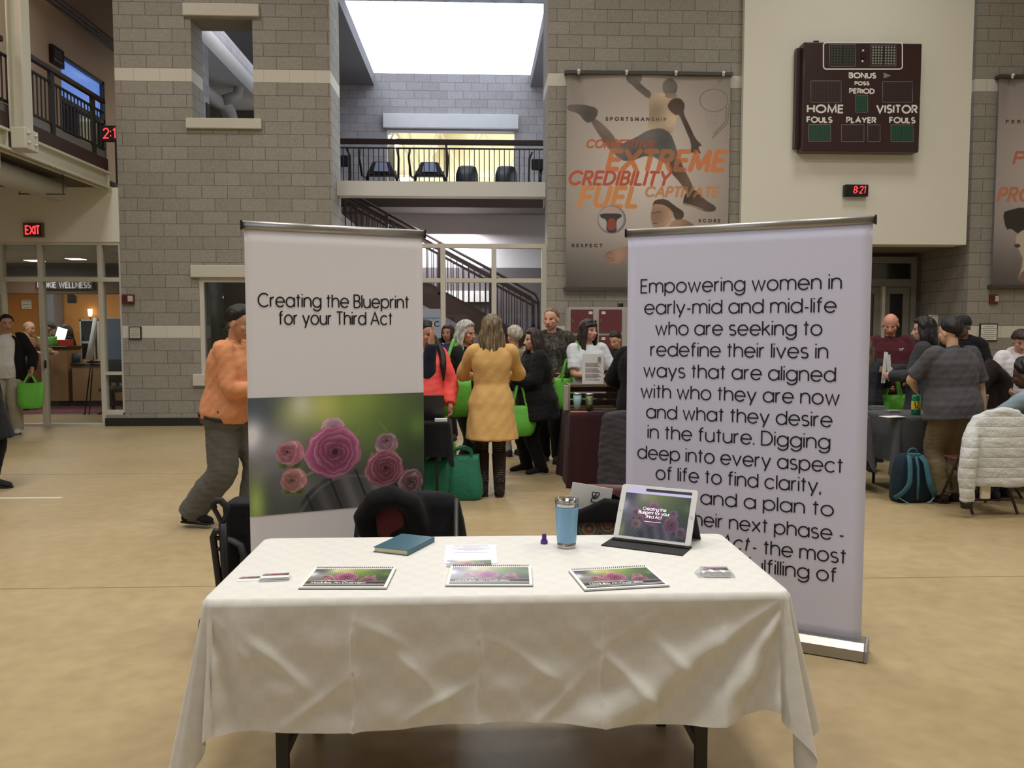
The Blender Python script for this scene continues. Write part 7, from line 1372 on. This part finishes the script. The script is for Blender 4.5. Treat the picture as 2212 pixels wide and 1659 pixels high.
t_, g = person('stout person in a grey short-sleeved shirt and khaki trousers seen from behind', xat(2066,7.28), 7.28, 186, 1.68, RIGHT_, handL=(.16,-.34,1.02), poleL=(1.0,.35,-.25), handR=(-.36,-.06,.78), poleR=(-.8,.5,-.2), feetL=(.10,.0), feetR=(-.06,-.06), head=(16,10), w=1.32, shoulders=1.08, lean=5); body_mesh(g, 'body', (214,172,142), t_, hands=(.4,.3)); top(g, FB('shirt_grey',78,77,80,bscale=10,bump=.6), t_, 'shirt', .024, .46, -.075, .03, belly=.02, amp=.009, seed=14); legs(g, FB('trousers_khaki',112,98,72,bscale=10,bump=.6), t_, 'trousers', .022, 1.15, amp=.009, waist=.0); shoes(g, FB('shoe_brown',60,46,36), t_); hair(g, HB, t_, 'short', thick=.018)
t_, g = person('person in a white hooded top with a dark cap at the right edge', xat(2196,9.0), 9.0, -14, 1.58, RIGHT_, lean=10, head=(-5,24), w=1.15, handL=(.2,-.35,.92), handR=(-.2,-.36,.92)); body_mesh(g, 'body', (196,150,126), t_, vox=.008); top(g, FB('hoodie_white',214,210,214), t_, 'hoodie', .036, .97, -.06, hood=True, amp=.009); legs(g, blk, t_); shoes(g, blk2, t_); hair(g, HDK, t_, 'cap', thick=.02)
t_, g = person('seated person in a pale blue-grey shirt with black hair and glasses', xat(2266,7.1), 7.1, 212, 1.74, RIGHT_, hip=(0,.1,.52), lean=24, feetL=(.12,-.38), feetR=(-.12,-.40), handR=(-.10,-.56,.79), handL=(.20,-.52,.80), poleR=(-.7,.2,-.3), head=(6,18), kneepoles=((0,-1,.6),(0,-1,.6))); body_mesh(g, 'body', DARKSK, t_, vox=.008, hairc=(20,18,18)); top(g, FB('shirt_blue_grey',136,154,164), t_, 'shirt', .02, .70, -.05, amp=.009); legs(g, navy, t_); shoes(g, blk2, t_); hair(g, HB, t_, 'short', thick=.03, vol=1.2); glasses(g, t_)
# ------------------------------------------------------------------ tables, bags and furniture of the other stands
def draped_table(label_t, label_c, x0, x1, y0, y1, z, drop, mt, seed=1, corner=.12, rz=0.0):
    cx, cy = (x0+x1)/2, (y0+y1)/2; t_ = thing('folding_table', label_t, 'table', (cx, cy, 0), rz); hx, hy = (x1-x0)/2, (y1-y0)/2
    MB().box(-hx+.02,-hy+.02,z-.035,hx-.02,hy-.02,z-.004).build('table_top', mat('table_laminate2', C(120,112,104), .6), t_, local=True)
    for sx in (-1,1):
        for sy in (-1,1): MB().cyl((sx*(hx-.12), sy*(hy-.08), 0), (sx*(hx-.12), sy*(hy-.08), z-.035), .014, n=10).build('leg', legm, t_, local=True)
    P = []; rc = .03; rr = np.random.default_rng(seed); ph = rr.uniform(0,6,6)
    def side(ax, ay, bx, by, n, k):
        for i in range(k): P.append((ax+(bx-ax)*i/k, ay+(by-ay)*i/k, n, 0))
    def cor(cx_, cy_, a0):
        for i in range(16): a = math.radians(a0+90*i/16); P.append((cx_+rc*math.cos(a), cy_+rc*math.sin(a), (math.cos(a), math.sin(a)), math.sin(PI*i/16)))
    side(-hx+rc,-hy,hx-rc,-hy,(0,-1),70); cor(hx-rc,-hy+rc,-90); side(hx,-hy+rc,hx,hy-rc,(1,0),40); cor(hx-rc,hy-rc,0); side(hx-rc,hy,-hx+rc,hy,(0,1),50); cor(-hx+rc,hy-rc,90); side(-hx,hy-rc,-hx,-hy+rc,(-1,0),40); cor(-hx+rc,-hy+rc,180)
    rings = [[(px-n[0]*i_, py-n[1]*i_, zz) for px, py, n, c in P] for i_, zz in ((.03,z),(.01,z),(.0,z-.008))]
    for k in range(1, 25):
        t = k/24; rings.append([(px+n[0]*(.006+.02*t+corner*c*t+.012*t*(math.sin((px+py)*14+ph[0])+math.sin((px-py)*23+ph[1])*.6)), py+n[1]*(.006+.02*t+corner*c*t+.012*t*(math.sin((px-py)*15+ph[2])+.6*math.sin((px+py)*25+ph[3]))), max(z-.008-drop*t*(1+.30*c*(drop < .5)), .004)) for px, py, n, c in P])
    b = MB(); b.loft(rings, caps=False); b.f = [f[::-1] for f in b.f]; b.f.append(tuple(range(len(P)))); b.m.append(0); b.s.append(False); o = b.build('tablecloth', mt); o.location = (cx, cy, 0); o.rotation_euler = (0,0,rz); tag(o, label_c, 'tablecloth'); return t_
MC, GC = FB('cloth_maroon',58,32,36,bscale=12), FB('cloth_grey',74,75,76,bscale=12)
# maroon stand with the crate
mx0, my0 = at(1232,905,8.12).x, 8.12
draped_table('table hidden under the floor-length maroon cloth beside the right banner','floor-length dark maroon cloth on the crate table', mx0, mx0+1.5, my0, my0+.75, .75, .735, MC, 3, .05)
MZ = .7506; wd = mat('crate_wood', C(96,72,50), .7, var=.18, vscale=4, bump=.3, bscale=12, stretch=(1.2,6,6)); wdl = mat('crate_end_pale', C(160,152,140), .7, var=.08)
kx0, kx1 = at(1229,830,8.5).x, at(1333,830,8.5).x; kz = at(1280,829,8.5).z; ky = 8.5
cr_ = thing('wooden_crate', 'brown slatted wooden crate on its side on the maroon table', 'crate', ((kx0+kx1)/2, ky, MZ))
MB().box(kx0,ky-.12,kz-.02,kx1,ky+.22,kz).build('top_board', wd, cr_)
for i in range(3): z = MZ+.03+i*(kz-MZ-.05)/3; MB().box(kx0,ky+.10,z,kx1,ky+.115,z+(kz-MZ-.05)/3-.018).build('slat', wd, cr_, bevel=.003)
MB().box(kx0-.012,ky-.12,MZ,kx0,ky+.22,kz).build('end_board', wdl, cr_); MB().box(kx1,ky-.12,MZ,kx1+.012,ky+.22,kz).build('end_board', wd, cr_); MB().box(kx0,ky-.1,MZ,kx1,ky+.22,MZ+.012).build('bottom_board', wd, cr_)
MB().box(kx0-.07,ky-.16,MZ+.0005,kx0-.02,ky-.1,kz-.01).build('corner_post', wdl, cr_, bevel=.003)
pa, pb = at(1258,765,8.42), at(1304,829,8.42); sh = thing('sign_holder', 'clear upright holder with a printed white letter on top of the crate', 'sign holder', ((pa.x+pb.x)/2, 8.42, kz))
MB().box(pa.x,8.42,kz+.002,pb.x,8.424,pa.z).build('letter_sheet', paper, sh); MB().box(pa.x-.004,8.412,kz+.0005,pb.x+.012,8.418,pa.z+.004).box(pa.x,8.40,kz+.0005,pb.x,8.48,kz+.004).build('clear_panel', glass_mat('acrylic', (.96,.96,.96), .06), sh)
b = MB(); w_, h_ = pb.x-pa.x, pa.z-kz
b.box(pa.x+w_*.72,8.4185,pa.z-h_*.26,pa.x+w_*.86,8.4195,pa.z-h_*.1)
for i in range(16):
    if i % 5 != 4: z = pa.z-h_*(.3+.037*i); b.box(pa.x+w_*.14,8.4185,z-.003,pa.x+w_*(.86-.05*(i*3 % 4)),8.4195,z+.003)
b.build('printed_lines', inkg, sh)
def cup(name, label, px, Y, z, h, r0, r1, mt, lid, cat='tumbler'):
    p = at(px, 880, Y); t_ = thing(name, label, cat, (p.x, Y, z)); MB().lathe([(0,0),(r0,0),(r1,h),(0,h)], n=28).build('body', mt, t_, local=True); MB().lathe([(0,h-.002),(r1+.003,h-.002),(r1+.003,h+.012),(r1-.006,h+.018),(0,h+.018)], n=28).build('lid', lid, t_, local=True); return t_
cup('tumbler','pale aqua tumbler standing in front of the wooden crate', 1247, 8.27, MZ+.001, .17, .032, .043, mat('aqua_cup', C(132,172,176), .5), steel)
t_ = cup('tumbler','green tumbler with a pale logo beside the aqua one at the crate', 1273, 8.27, MZ+.001, .165, .034, .043, mat('olive_cup', C(86,106,58), .3, metal=.3), steel)
b = MB(); f = plane_fn((0,-.0425,.09), (1,0,0), (0,0,1), (0,-1,0)); ribbon(b, [(-.008,.02),(.008,.02),(.008,.034),(-.008,.034),(-.008,.02)], .006, f); [ribbon(b, [(-.018,.008-.012*i),(.018,.008-.012*i)], .004, f) for i in range(3)]; b.build('logo', mat('logo_pale', C(196,206,186), .6), t_, local=True)
p, q = at(1233,905,8.16), at(1269,902,8.16); tag(MB().box(p.x,8.145,MZ+.0005,q.x,8.22,MZ+.006).build('leaflet_pile', mat('leaflet_orange', C(214,122,70), .7)), 'orange leaflets at the front left of the maroon table', 'leaflets')
p, q = at(1276,905,8.15), at(1312,905,8.15); tag(MB().box(p.x,8.145,MZ+.0005,q.x,8.21,MZ+.010).build('tablet_slab', mat('slab_grey', C(84,86,92), .3), bevel=.003), 'flat dark grey tablet lying in front of the crate tumblers', 'tablet')
# grey coat on a chair by the maroon table
folding_chair(at(1352,1000,7.35).x, 7.28, PI, 'folding chair under the dark grey coat at the maroon table', chm, chl)
cxp = at(1352,1000,7.05).x; b = MB(); b.loft([[(cxp+(.21+w_)*math.copysign(abs(math.cos(2*PI*j/28))**.7, math.cos(2*PI*j/28)), 7.015+(.075+d_)*math.sin(2*PI*j/28), z) for j in range(28)] for w_, d_, z in ((.03,.03,.16),(.045,.03,.3),(.04,.03,.5),(.03,.02,.68),(.015,.01,.80),(-.01,.0,.86),(-.08,-.03,.88))])
o = b.build('coat', FB('coat_dark_grey',62,60,64)); bake(o, 8, .012); cloth_noise(o, .012, 20, 7); tag(o, 'dark grey coat hung on a chair half behind the right banner', 'coat')
# lockers
a, c = at(1231,663,12.95), at(1360,663,12.95); lk = thing('locker_bank', 'maroon lockers in a pale frame against the block wall', 'lockers', ((a.x+c.x)/2, 13.4, 0)); lx0 = a.x; lx1 = lx0+1.95; lz = a.z
lkf, lkd = mat('locker_frame', C(176,172,164), .5), mat('locker_maroon', C(104,52,56), .45)
MB().box(lx0,12.95,.0,lx1,WY-.002,lz).build('carcass', lkf, lk); fn = front_fn(0, 12.925, 0); nmb = mat('plate_white', C(214,212,206), .6)
xs_ = [at(q, 700, 12.93).x for q in (1233,1281,1294,1343)]; zz = [at(1240,q,12.93).z for q in (667,712,717,760,765,830)]
cols = [(xs_[0],xs_[1]),(xs_[2],xs_[3]),(xs_[3]+.1,xs_[3]+.46),(xs_[3]+.56,xs_[3]+.92)]; k = 0
for x0, x1 in cols:
    zt = lz-.04
    for r_ in range(4):
        z1 = zt-.36; d_ = MB().box(x0,12.925,z1,x1,12.949,zt).build('locker_door', lkd, lk, bevel=.004); k += 1
        xx = x1-.07 if x0 == xs_[0] else x0+.04; MB().box(xx,12.919,zt-.075,xx+.06,12.925,zt-.03).build('number_plate', nmb, d_); MB().box(x0+.02,12.913,(z1+zt)/2-.03,x0+.035,12.925,(z1+zt)/2+.03).build('handle', steel, d_); zt = z1-.045
tag(MB().box(at(1337,664,13.1).x,13.0,lz+.001,at(1344,664,13.1).x,13.2,lz+.06).build('box', BLACK), 'small black box on top of the maroon lockers', 'box')
# laptop stand
lt = onz(930,915,.75); draped_table('table under the short black cloth beside the left banner','short black cloth on the laptop table', at(850,914,7.35).x, at(972,914,7.35).x, 7.3, 7.72, .75, .3, blk, 5, .03)
p = at(918,912,7.48); lp_ = thing('laptop', 'open black laptop on the black-clothed table beside the left banner', 'laptop', (p.x, 7.5, .7515), .1)
MB().box(-.17,0,0,.17,.22,.016).build('keyboard_deck', BLACK, lp_, bevel=.004, local=True); MB().cbox((0,-.03,.115), (.34,.010,.235), Matrix.Rotation(.22,3,'X')).build('screen_lid', mat('lid_black', C(40,42,44), .4), lp_, bevel=.003, local=True)
p = at(953,904,7.42); tag(MB().box(p.x-.055,7.36,.7515,p.x+.055,7.44,.775).build('card_pile', paper), 'white cards piled at the right end of the laptop table', 'cards')
p = onz(957,1010); tote('bright green bag standing on the floor behind the laptop table', (p.x, 8.15, .002), .1, .36, .46, .2, .16, hang=False, full=.8, seed=21)
p = onz(997,1086); tote('dark green bag with black handles slumped nearest the left banner', (at(1000,1040,7.5).x, 7.62, .002), -.05, .40, .42, .22, .12, mt=TEALG, hang=False, full=.75, group='dark green bags on the floor', seed=22, lean=-.12)
tote('dark green bag half hidden between the left banner and its slumped neighbour', (at(935,1040,7.5).x, 7.55, .002), .06, .30, .40, .2, .12, mt=TEALG, hang=False, full=.7, group='dark green bags on the floor', seed=23)
p = at(1046,930,8.35); tote('dark green bag hanging low behind the mustard tunic', (at(1040,880,8.3).x, 8.3, .93), .3, .30, .34, .12, .15, mt=TEALG, group='dark green bags', seed=24)
tag(MB().poly([onz(488,1103,.002), onz(520,1100,.002), onz(518,1106,.002), onz(495,1107,.002)][::-1], (0,0,1), .004).build('bag_scrap', GREEN), 'scrap of bright green bag on the floor by the striding man', 'bag')
# clinic sign stand behind the raised arm
a, c = at(912,667,10.6), at(953,730,10.6); cs = thing('sign_stand', 'pale blue sign reading Clinic standing beside the left banner', 'sign', ((a.x+c.x)/2, 10.6, 0)); a.x -= .35
m_ = mat('sign_pale_blue', C(150,160,178), .5, var=.1, vscale=3); MB().box(a.x,10.6,c.z,c.x,10.63,a.z).build('panel', m_, cs); b = MB(); f = front_fn(0,10.6,0); q = at(951,705,10.6); write(b, 'Clinic', .062, .013, f, c.x-.02, q.z, 'r', .27); ribbon(b, [(a.x+.1, at(930,687,10.6).z),(c.x-.02, at(930,687,10.6).z)], .006, f); b.build('lettering', mat('ink_slate', C(44,50,66), .7), cs)
for x in (a.x+.04, c.x-.04): MB().box(x-.012,10.605,0,x+.012,10.625,c.z).build('leg', steel, cs)
# grey stand on the right
gl, gf = onz(1868,886,.75), onz(1951,904,.75); gx0, gy0 = gf.x, gf.y+.10
draped_table('table under the grey cloth on the right side of the hall','grey cloth with a long hanging corner on the right table', gx0, gx0+1.75, gy0, gy0+.76, .75, .42, GC, 8, .10, 0.0)
draped_table('second table under a grey cloth right beside the right banner','grey cloth on the table cut by the right banner edge', gx0-1.6, gx0-.20, gy0+.12, gy0+.88, .75, .42, GC, 9, .05, 0.0)
GZ = .7507
def pile(px, py, w_, d_, h_, mt, label, rz=0, n=4, name='leaflet_pile'):
    p = onz(px, py, GZ); t_ = thing(name, label, 'leaflets', (p.x, p.y+d_/2, GZ), rz); b = MB(); r_ = random.Random(px)
    for i in range(n): dx, dy = r_.uniform(-.006,.006), r_.uniform(-.006,.006); b.box(-w_/2+dx,-d_/2+dy,h_*i/n,w_/2+dx,d_/2+dy,h_*(i+.94)/n)
    b.build('sheets', mt, t_, local=True)
pile(1900,884,.14,.1,.03,mat('leaflet_grey', C(104,108,106), .6),'dark grey stack of leaflets at the left of the grey tables'); pile(1934,892,.12,.09,.025,mat('leaflet_ash', C(140,140,144), .6),'ash grey stack of leaflets nearest the green bottle'); pile(1936,902,.2,.13,.004,paper,'single white sheets lying in front of the green bottle',.2,2)
p = onz(1983,897,GZ); gb = thing('water_bottle', 'green translucent water bottle with a yellow printed band on the grey table', 'bottle', (p.x, p.y+.04, GZ)); bg_ = mat('bottle_green', C(20,104,74), .15, spec=.6)
r0 = .042; MB().lathe([(0,0),(r0*.95,.0),(r0,.008),(r0,.185),(r0*.7,.2),(0,.2)], n=28).build('body', bg_, gb, local=True); MB().lathe([(0,.199),(r0*.72,.199),(r0*.72,.235),(r0*.5,.24),(0,.24)], n=24).build('cap', BLACK, gb, local=True); MB().lathe([(r0+.0008,.055),(r0+.0008,.135)], n=28, caps=False).build('band', mat('band_yellow', C(214,190,56), .6), gb, local=True)
b = MB()
def wrapf(u_, v_, l=0): a_ = u_/r0; R1 = r0+.0018+l; return Vector((R1*math.sin(a_), -R1*math.cos(a_), v_))
for s, z in (('3 TO',.098),('PLE',.062)): write(b, s, .022, .006, wrapf, 0, z)
b.build('lettering', BLACK, gb, local=True)
p = onz(2131,878,GZ); cp2_ = thing('paper_cup', 'white paper cup standing on the grey table beside the leaning arm', 'cup', (p.x, p.y+.05, GZ)); MB().lathe([(0,0),(.032,0),(.045,.12),(.0465,.12),(.0465,.123),(.043,.123),(.031,.004),(0,.004)], n=28).build('body', mat('cup_white', C(226,224,218), .7), cp2_, local=True)
p = onz(2120,890,GZ); pn = tag(MB().cyl((p.x-.06,p.y+.02,GZ+.006),(p.x+.03,p.y+.04,GZ+.006),.005,n=8).build('marker_pen', paper), 'white marker pen lying left of the white paper cup', 'pen')
# backpack
p = onz(1982,1076); bp_ = thing('backpack', 'teal and navy backpack standing on the floor against the grey table', 'backpack', (xat(1978,7.32), 7.32, .001), .05); bn, bt, bs_ = FB('pack_navy',28,44,54), FB('pack_teal',62,104,116), FB('pack_trim',110,146,152)
b = MB(); b.loft([[((w_)*math.copysign(abs(math.cos(2*PI*j/28))**.6, math.cos(2*PI*j/28)), .02+d_*math.copysign(abs(math.sin(2*PI*j/28))**.7, math.sin(2*PI*j/28)), z) for j in range(28)] for w_, d_, z in ((.15,.09,0),(.172,.11,.03),(.17,.11,.16),(.155,.10,.30),(.13,.08,.40),(.09,.05,.44))]); b.build('body', bn, bp_, local=True)
for s in (-1,1):
    Q, _ = spline([(s*.055,-.05,.425),(s*.075,-.10,.37),(s*.085,-.125,.27),(s*.10,-.135,.18),(s*.15,-.115,.10),(s*.19,-.07,.05)], [1]*6, 4); MB().tube(Q, .026, 10, flat=(1,.4), up=(0,1,0)).build('shoulder_strap', bt, bp_, local=True)
    Q, _ = spline([(s*.175,-.085,.06),(s*.13,-.12,.03),(s*.09,-.12,.01)], [1]*3, 4); MB().tube(Q, .009, 6, flat=(1,.4)).build('strap_tail', bs_, bp_, local=True)
MB().tube([(0,-.07,.42),(0,-.105,.33),(0,-.115,.2),(0,-.11,.04)], .016, 8, flat=(1,.5)).build('back_panel_piping', bt, bp_, local=True); MB().box(-.06,-.05,.40,.06,-.02,.45).build('yoke', bt, bp_, bevel=.01, local=True)
Q, _ = spline([(-.045,-.01,.43),(-.035,-.015,.475),(0,-.015,.49),(.035,-.015,.475),(.045,-.01,.43)], [1]*5, 4); MB().tube(Q, .009, 8).build('grab_handle', bt, bp_, local=True)
# white quilted jacket on its chair
jx = at(2172,1000,6.62).x; jy = 6.72
folding_chair(jx, jy+.27, PI, 'dark-legged folding chair under the white quilted jacket', chm, mat('chair_leg_brown', C(52,42,38), .5))
m, t = new_mat('quilted_white'); g_ = t.new('ShaderNodeNewGeometry'); sp = t.new('ShaderNodeSeparateXYZ'); t.link(g_.outputs['Position'], sp.inputs[0]); mu = t.new('ShaderNodeMath', operation='MULTIPLY'); t.link(sp.outputs[2], mu.inputs[0]); mu.inputs[1].default_value = PI/.085; sn = t.new('ShaderNodeMath', operation='SINE'); t.link(mu.outputs[0], sn.inputs[0]); ab = t.new('ShaderNodeMath', operation='ABSOLUTE'); t.link(sn.outputs[0], ab.inputs[0]); pw_ = t.new('ShaderNodeMath', operation='POWER'); t.link(ab.outputs[0], pw_.inputs[0]); pw_.inputs[1].default_value = .35; nz = t.new('ShaderNodeTexNoise'); nz.inputs['Scale'].default_value = 28; ad = t.new('ShaderNodeMath', operation='ADD'); t.link(pw_.outputs[0], ad.inputs[0]); t.link(nz.outputs[0], ad.inputs[1]); bp = t.new('ShaderNodeBump'); bp.inputs['Strength'].default_value = .7; bp.inputs['Distance'].default_value = .012; t.link(ad.outputs[0], bp.inputs['Height']); t.link(bp.outputs[0], t.b.inputs['Normal']); t.b.inputs['Base Color'].default_value = (*C(208,210,208), 1); t.b.inputs['Roughness'].default_value = .8
QW = m; b = MB()
b.loft([[(jx+w_*math.copysign(abs(math.cos(2*PI*j/32))**.75, math.cos(2*PI*j/32)), jy+.0+(.078+d_)*math.sin(2*PI*j/32), z) for j in range(32)] for w_, d_, z in ((.27,.02,.26),(.275,.03,.30),(.27,.03,.45),(.262,.03,.6),(.25,.02,.72),(.25,.01,.80),(.23,-.0,.85),(.17,-.03,.868))])
b.tube([(jx-.22,jy-.0,.77),(jx-.27,jy-.05,.66),(jx-.30,jy-.075,.5),(jx-.315,jy-.08,.34),(jx-.30,jy-.07,.14)], [.05,.065,.07,.066,.055], 16)
b.tube([(jx+.22,jy-.0,.77),(jx+.28,jy-.03,.6),(jx+.30,jy-.03,.36),(jx+.29,jy-.02,.18)], [.05,.065,.066,.055], 16)
b.tube([(jx-.19,jy+.02,.83),(jx-.13,jy-.03,.87),(jx,jy-.04,.89),(jx+.13,jy-.03,.87),(jx+.19,jy+.02,.83)], [.025,.034,.04,.034,.025], 12)
o = b.build('jacket', QW); bake(o, 3, .011); cloth_noise(o, .006, 24, 6); tag(o, 'white quilted jacket hung over the chair at the right edge', 'jacket')
MB().tube([(jx-.30,jy-.07,.145),(jx-.298,jy-.068,.085)], [.05,.047], 16).build('cuff', BLACK, o); MB().box(jx-.17,jy-.06,.155,jx-.09,jy-.03,.265).build('lining_flap', mat('lining_cream', C(214,208,186), .8), o, bevel=.006)
p = at(2118,775,8.6); q = at(2150,880,8.6)
b = MB(); b.tube([(q.x-.18,8.75,.62),(q.x-.14,8.72,.95),(q.x+.02,8.72,1.15),(q.x+.16,8.74,1.02),(q.x+.2,8.76,.66)], [.08,.11,.12,.11,.08], 14); b.loft([[(q.x+.22*math.cos(2*PI*j/24), 8.78+.09*math.sin(2*PI*j/24), z) for j in range(24)] for z in (.56,.8,1.0)]); o = b.build('coat', FB('coat_umber',40,32,30)); bake(o, 4, .014); cloth_noise(o, .012, 18, 9); tag(o, 'dark brown coat heaped on a chair behind the white paper cup', 'coat')
folding_chair(q.x+.02, 8.97, 0.0, 'folding chair under the dark brown coat behind the grey table', chm, chl)
folding_chair(at(2128,1050,7.5).x, 7.55, -PI/2, 'maroon folding chair between the khaki trousers and the white jacket', mat('chair_seat_rose', C(110,62,66), .5), chl)
bpy.context.view_layer.update()
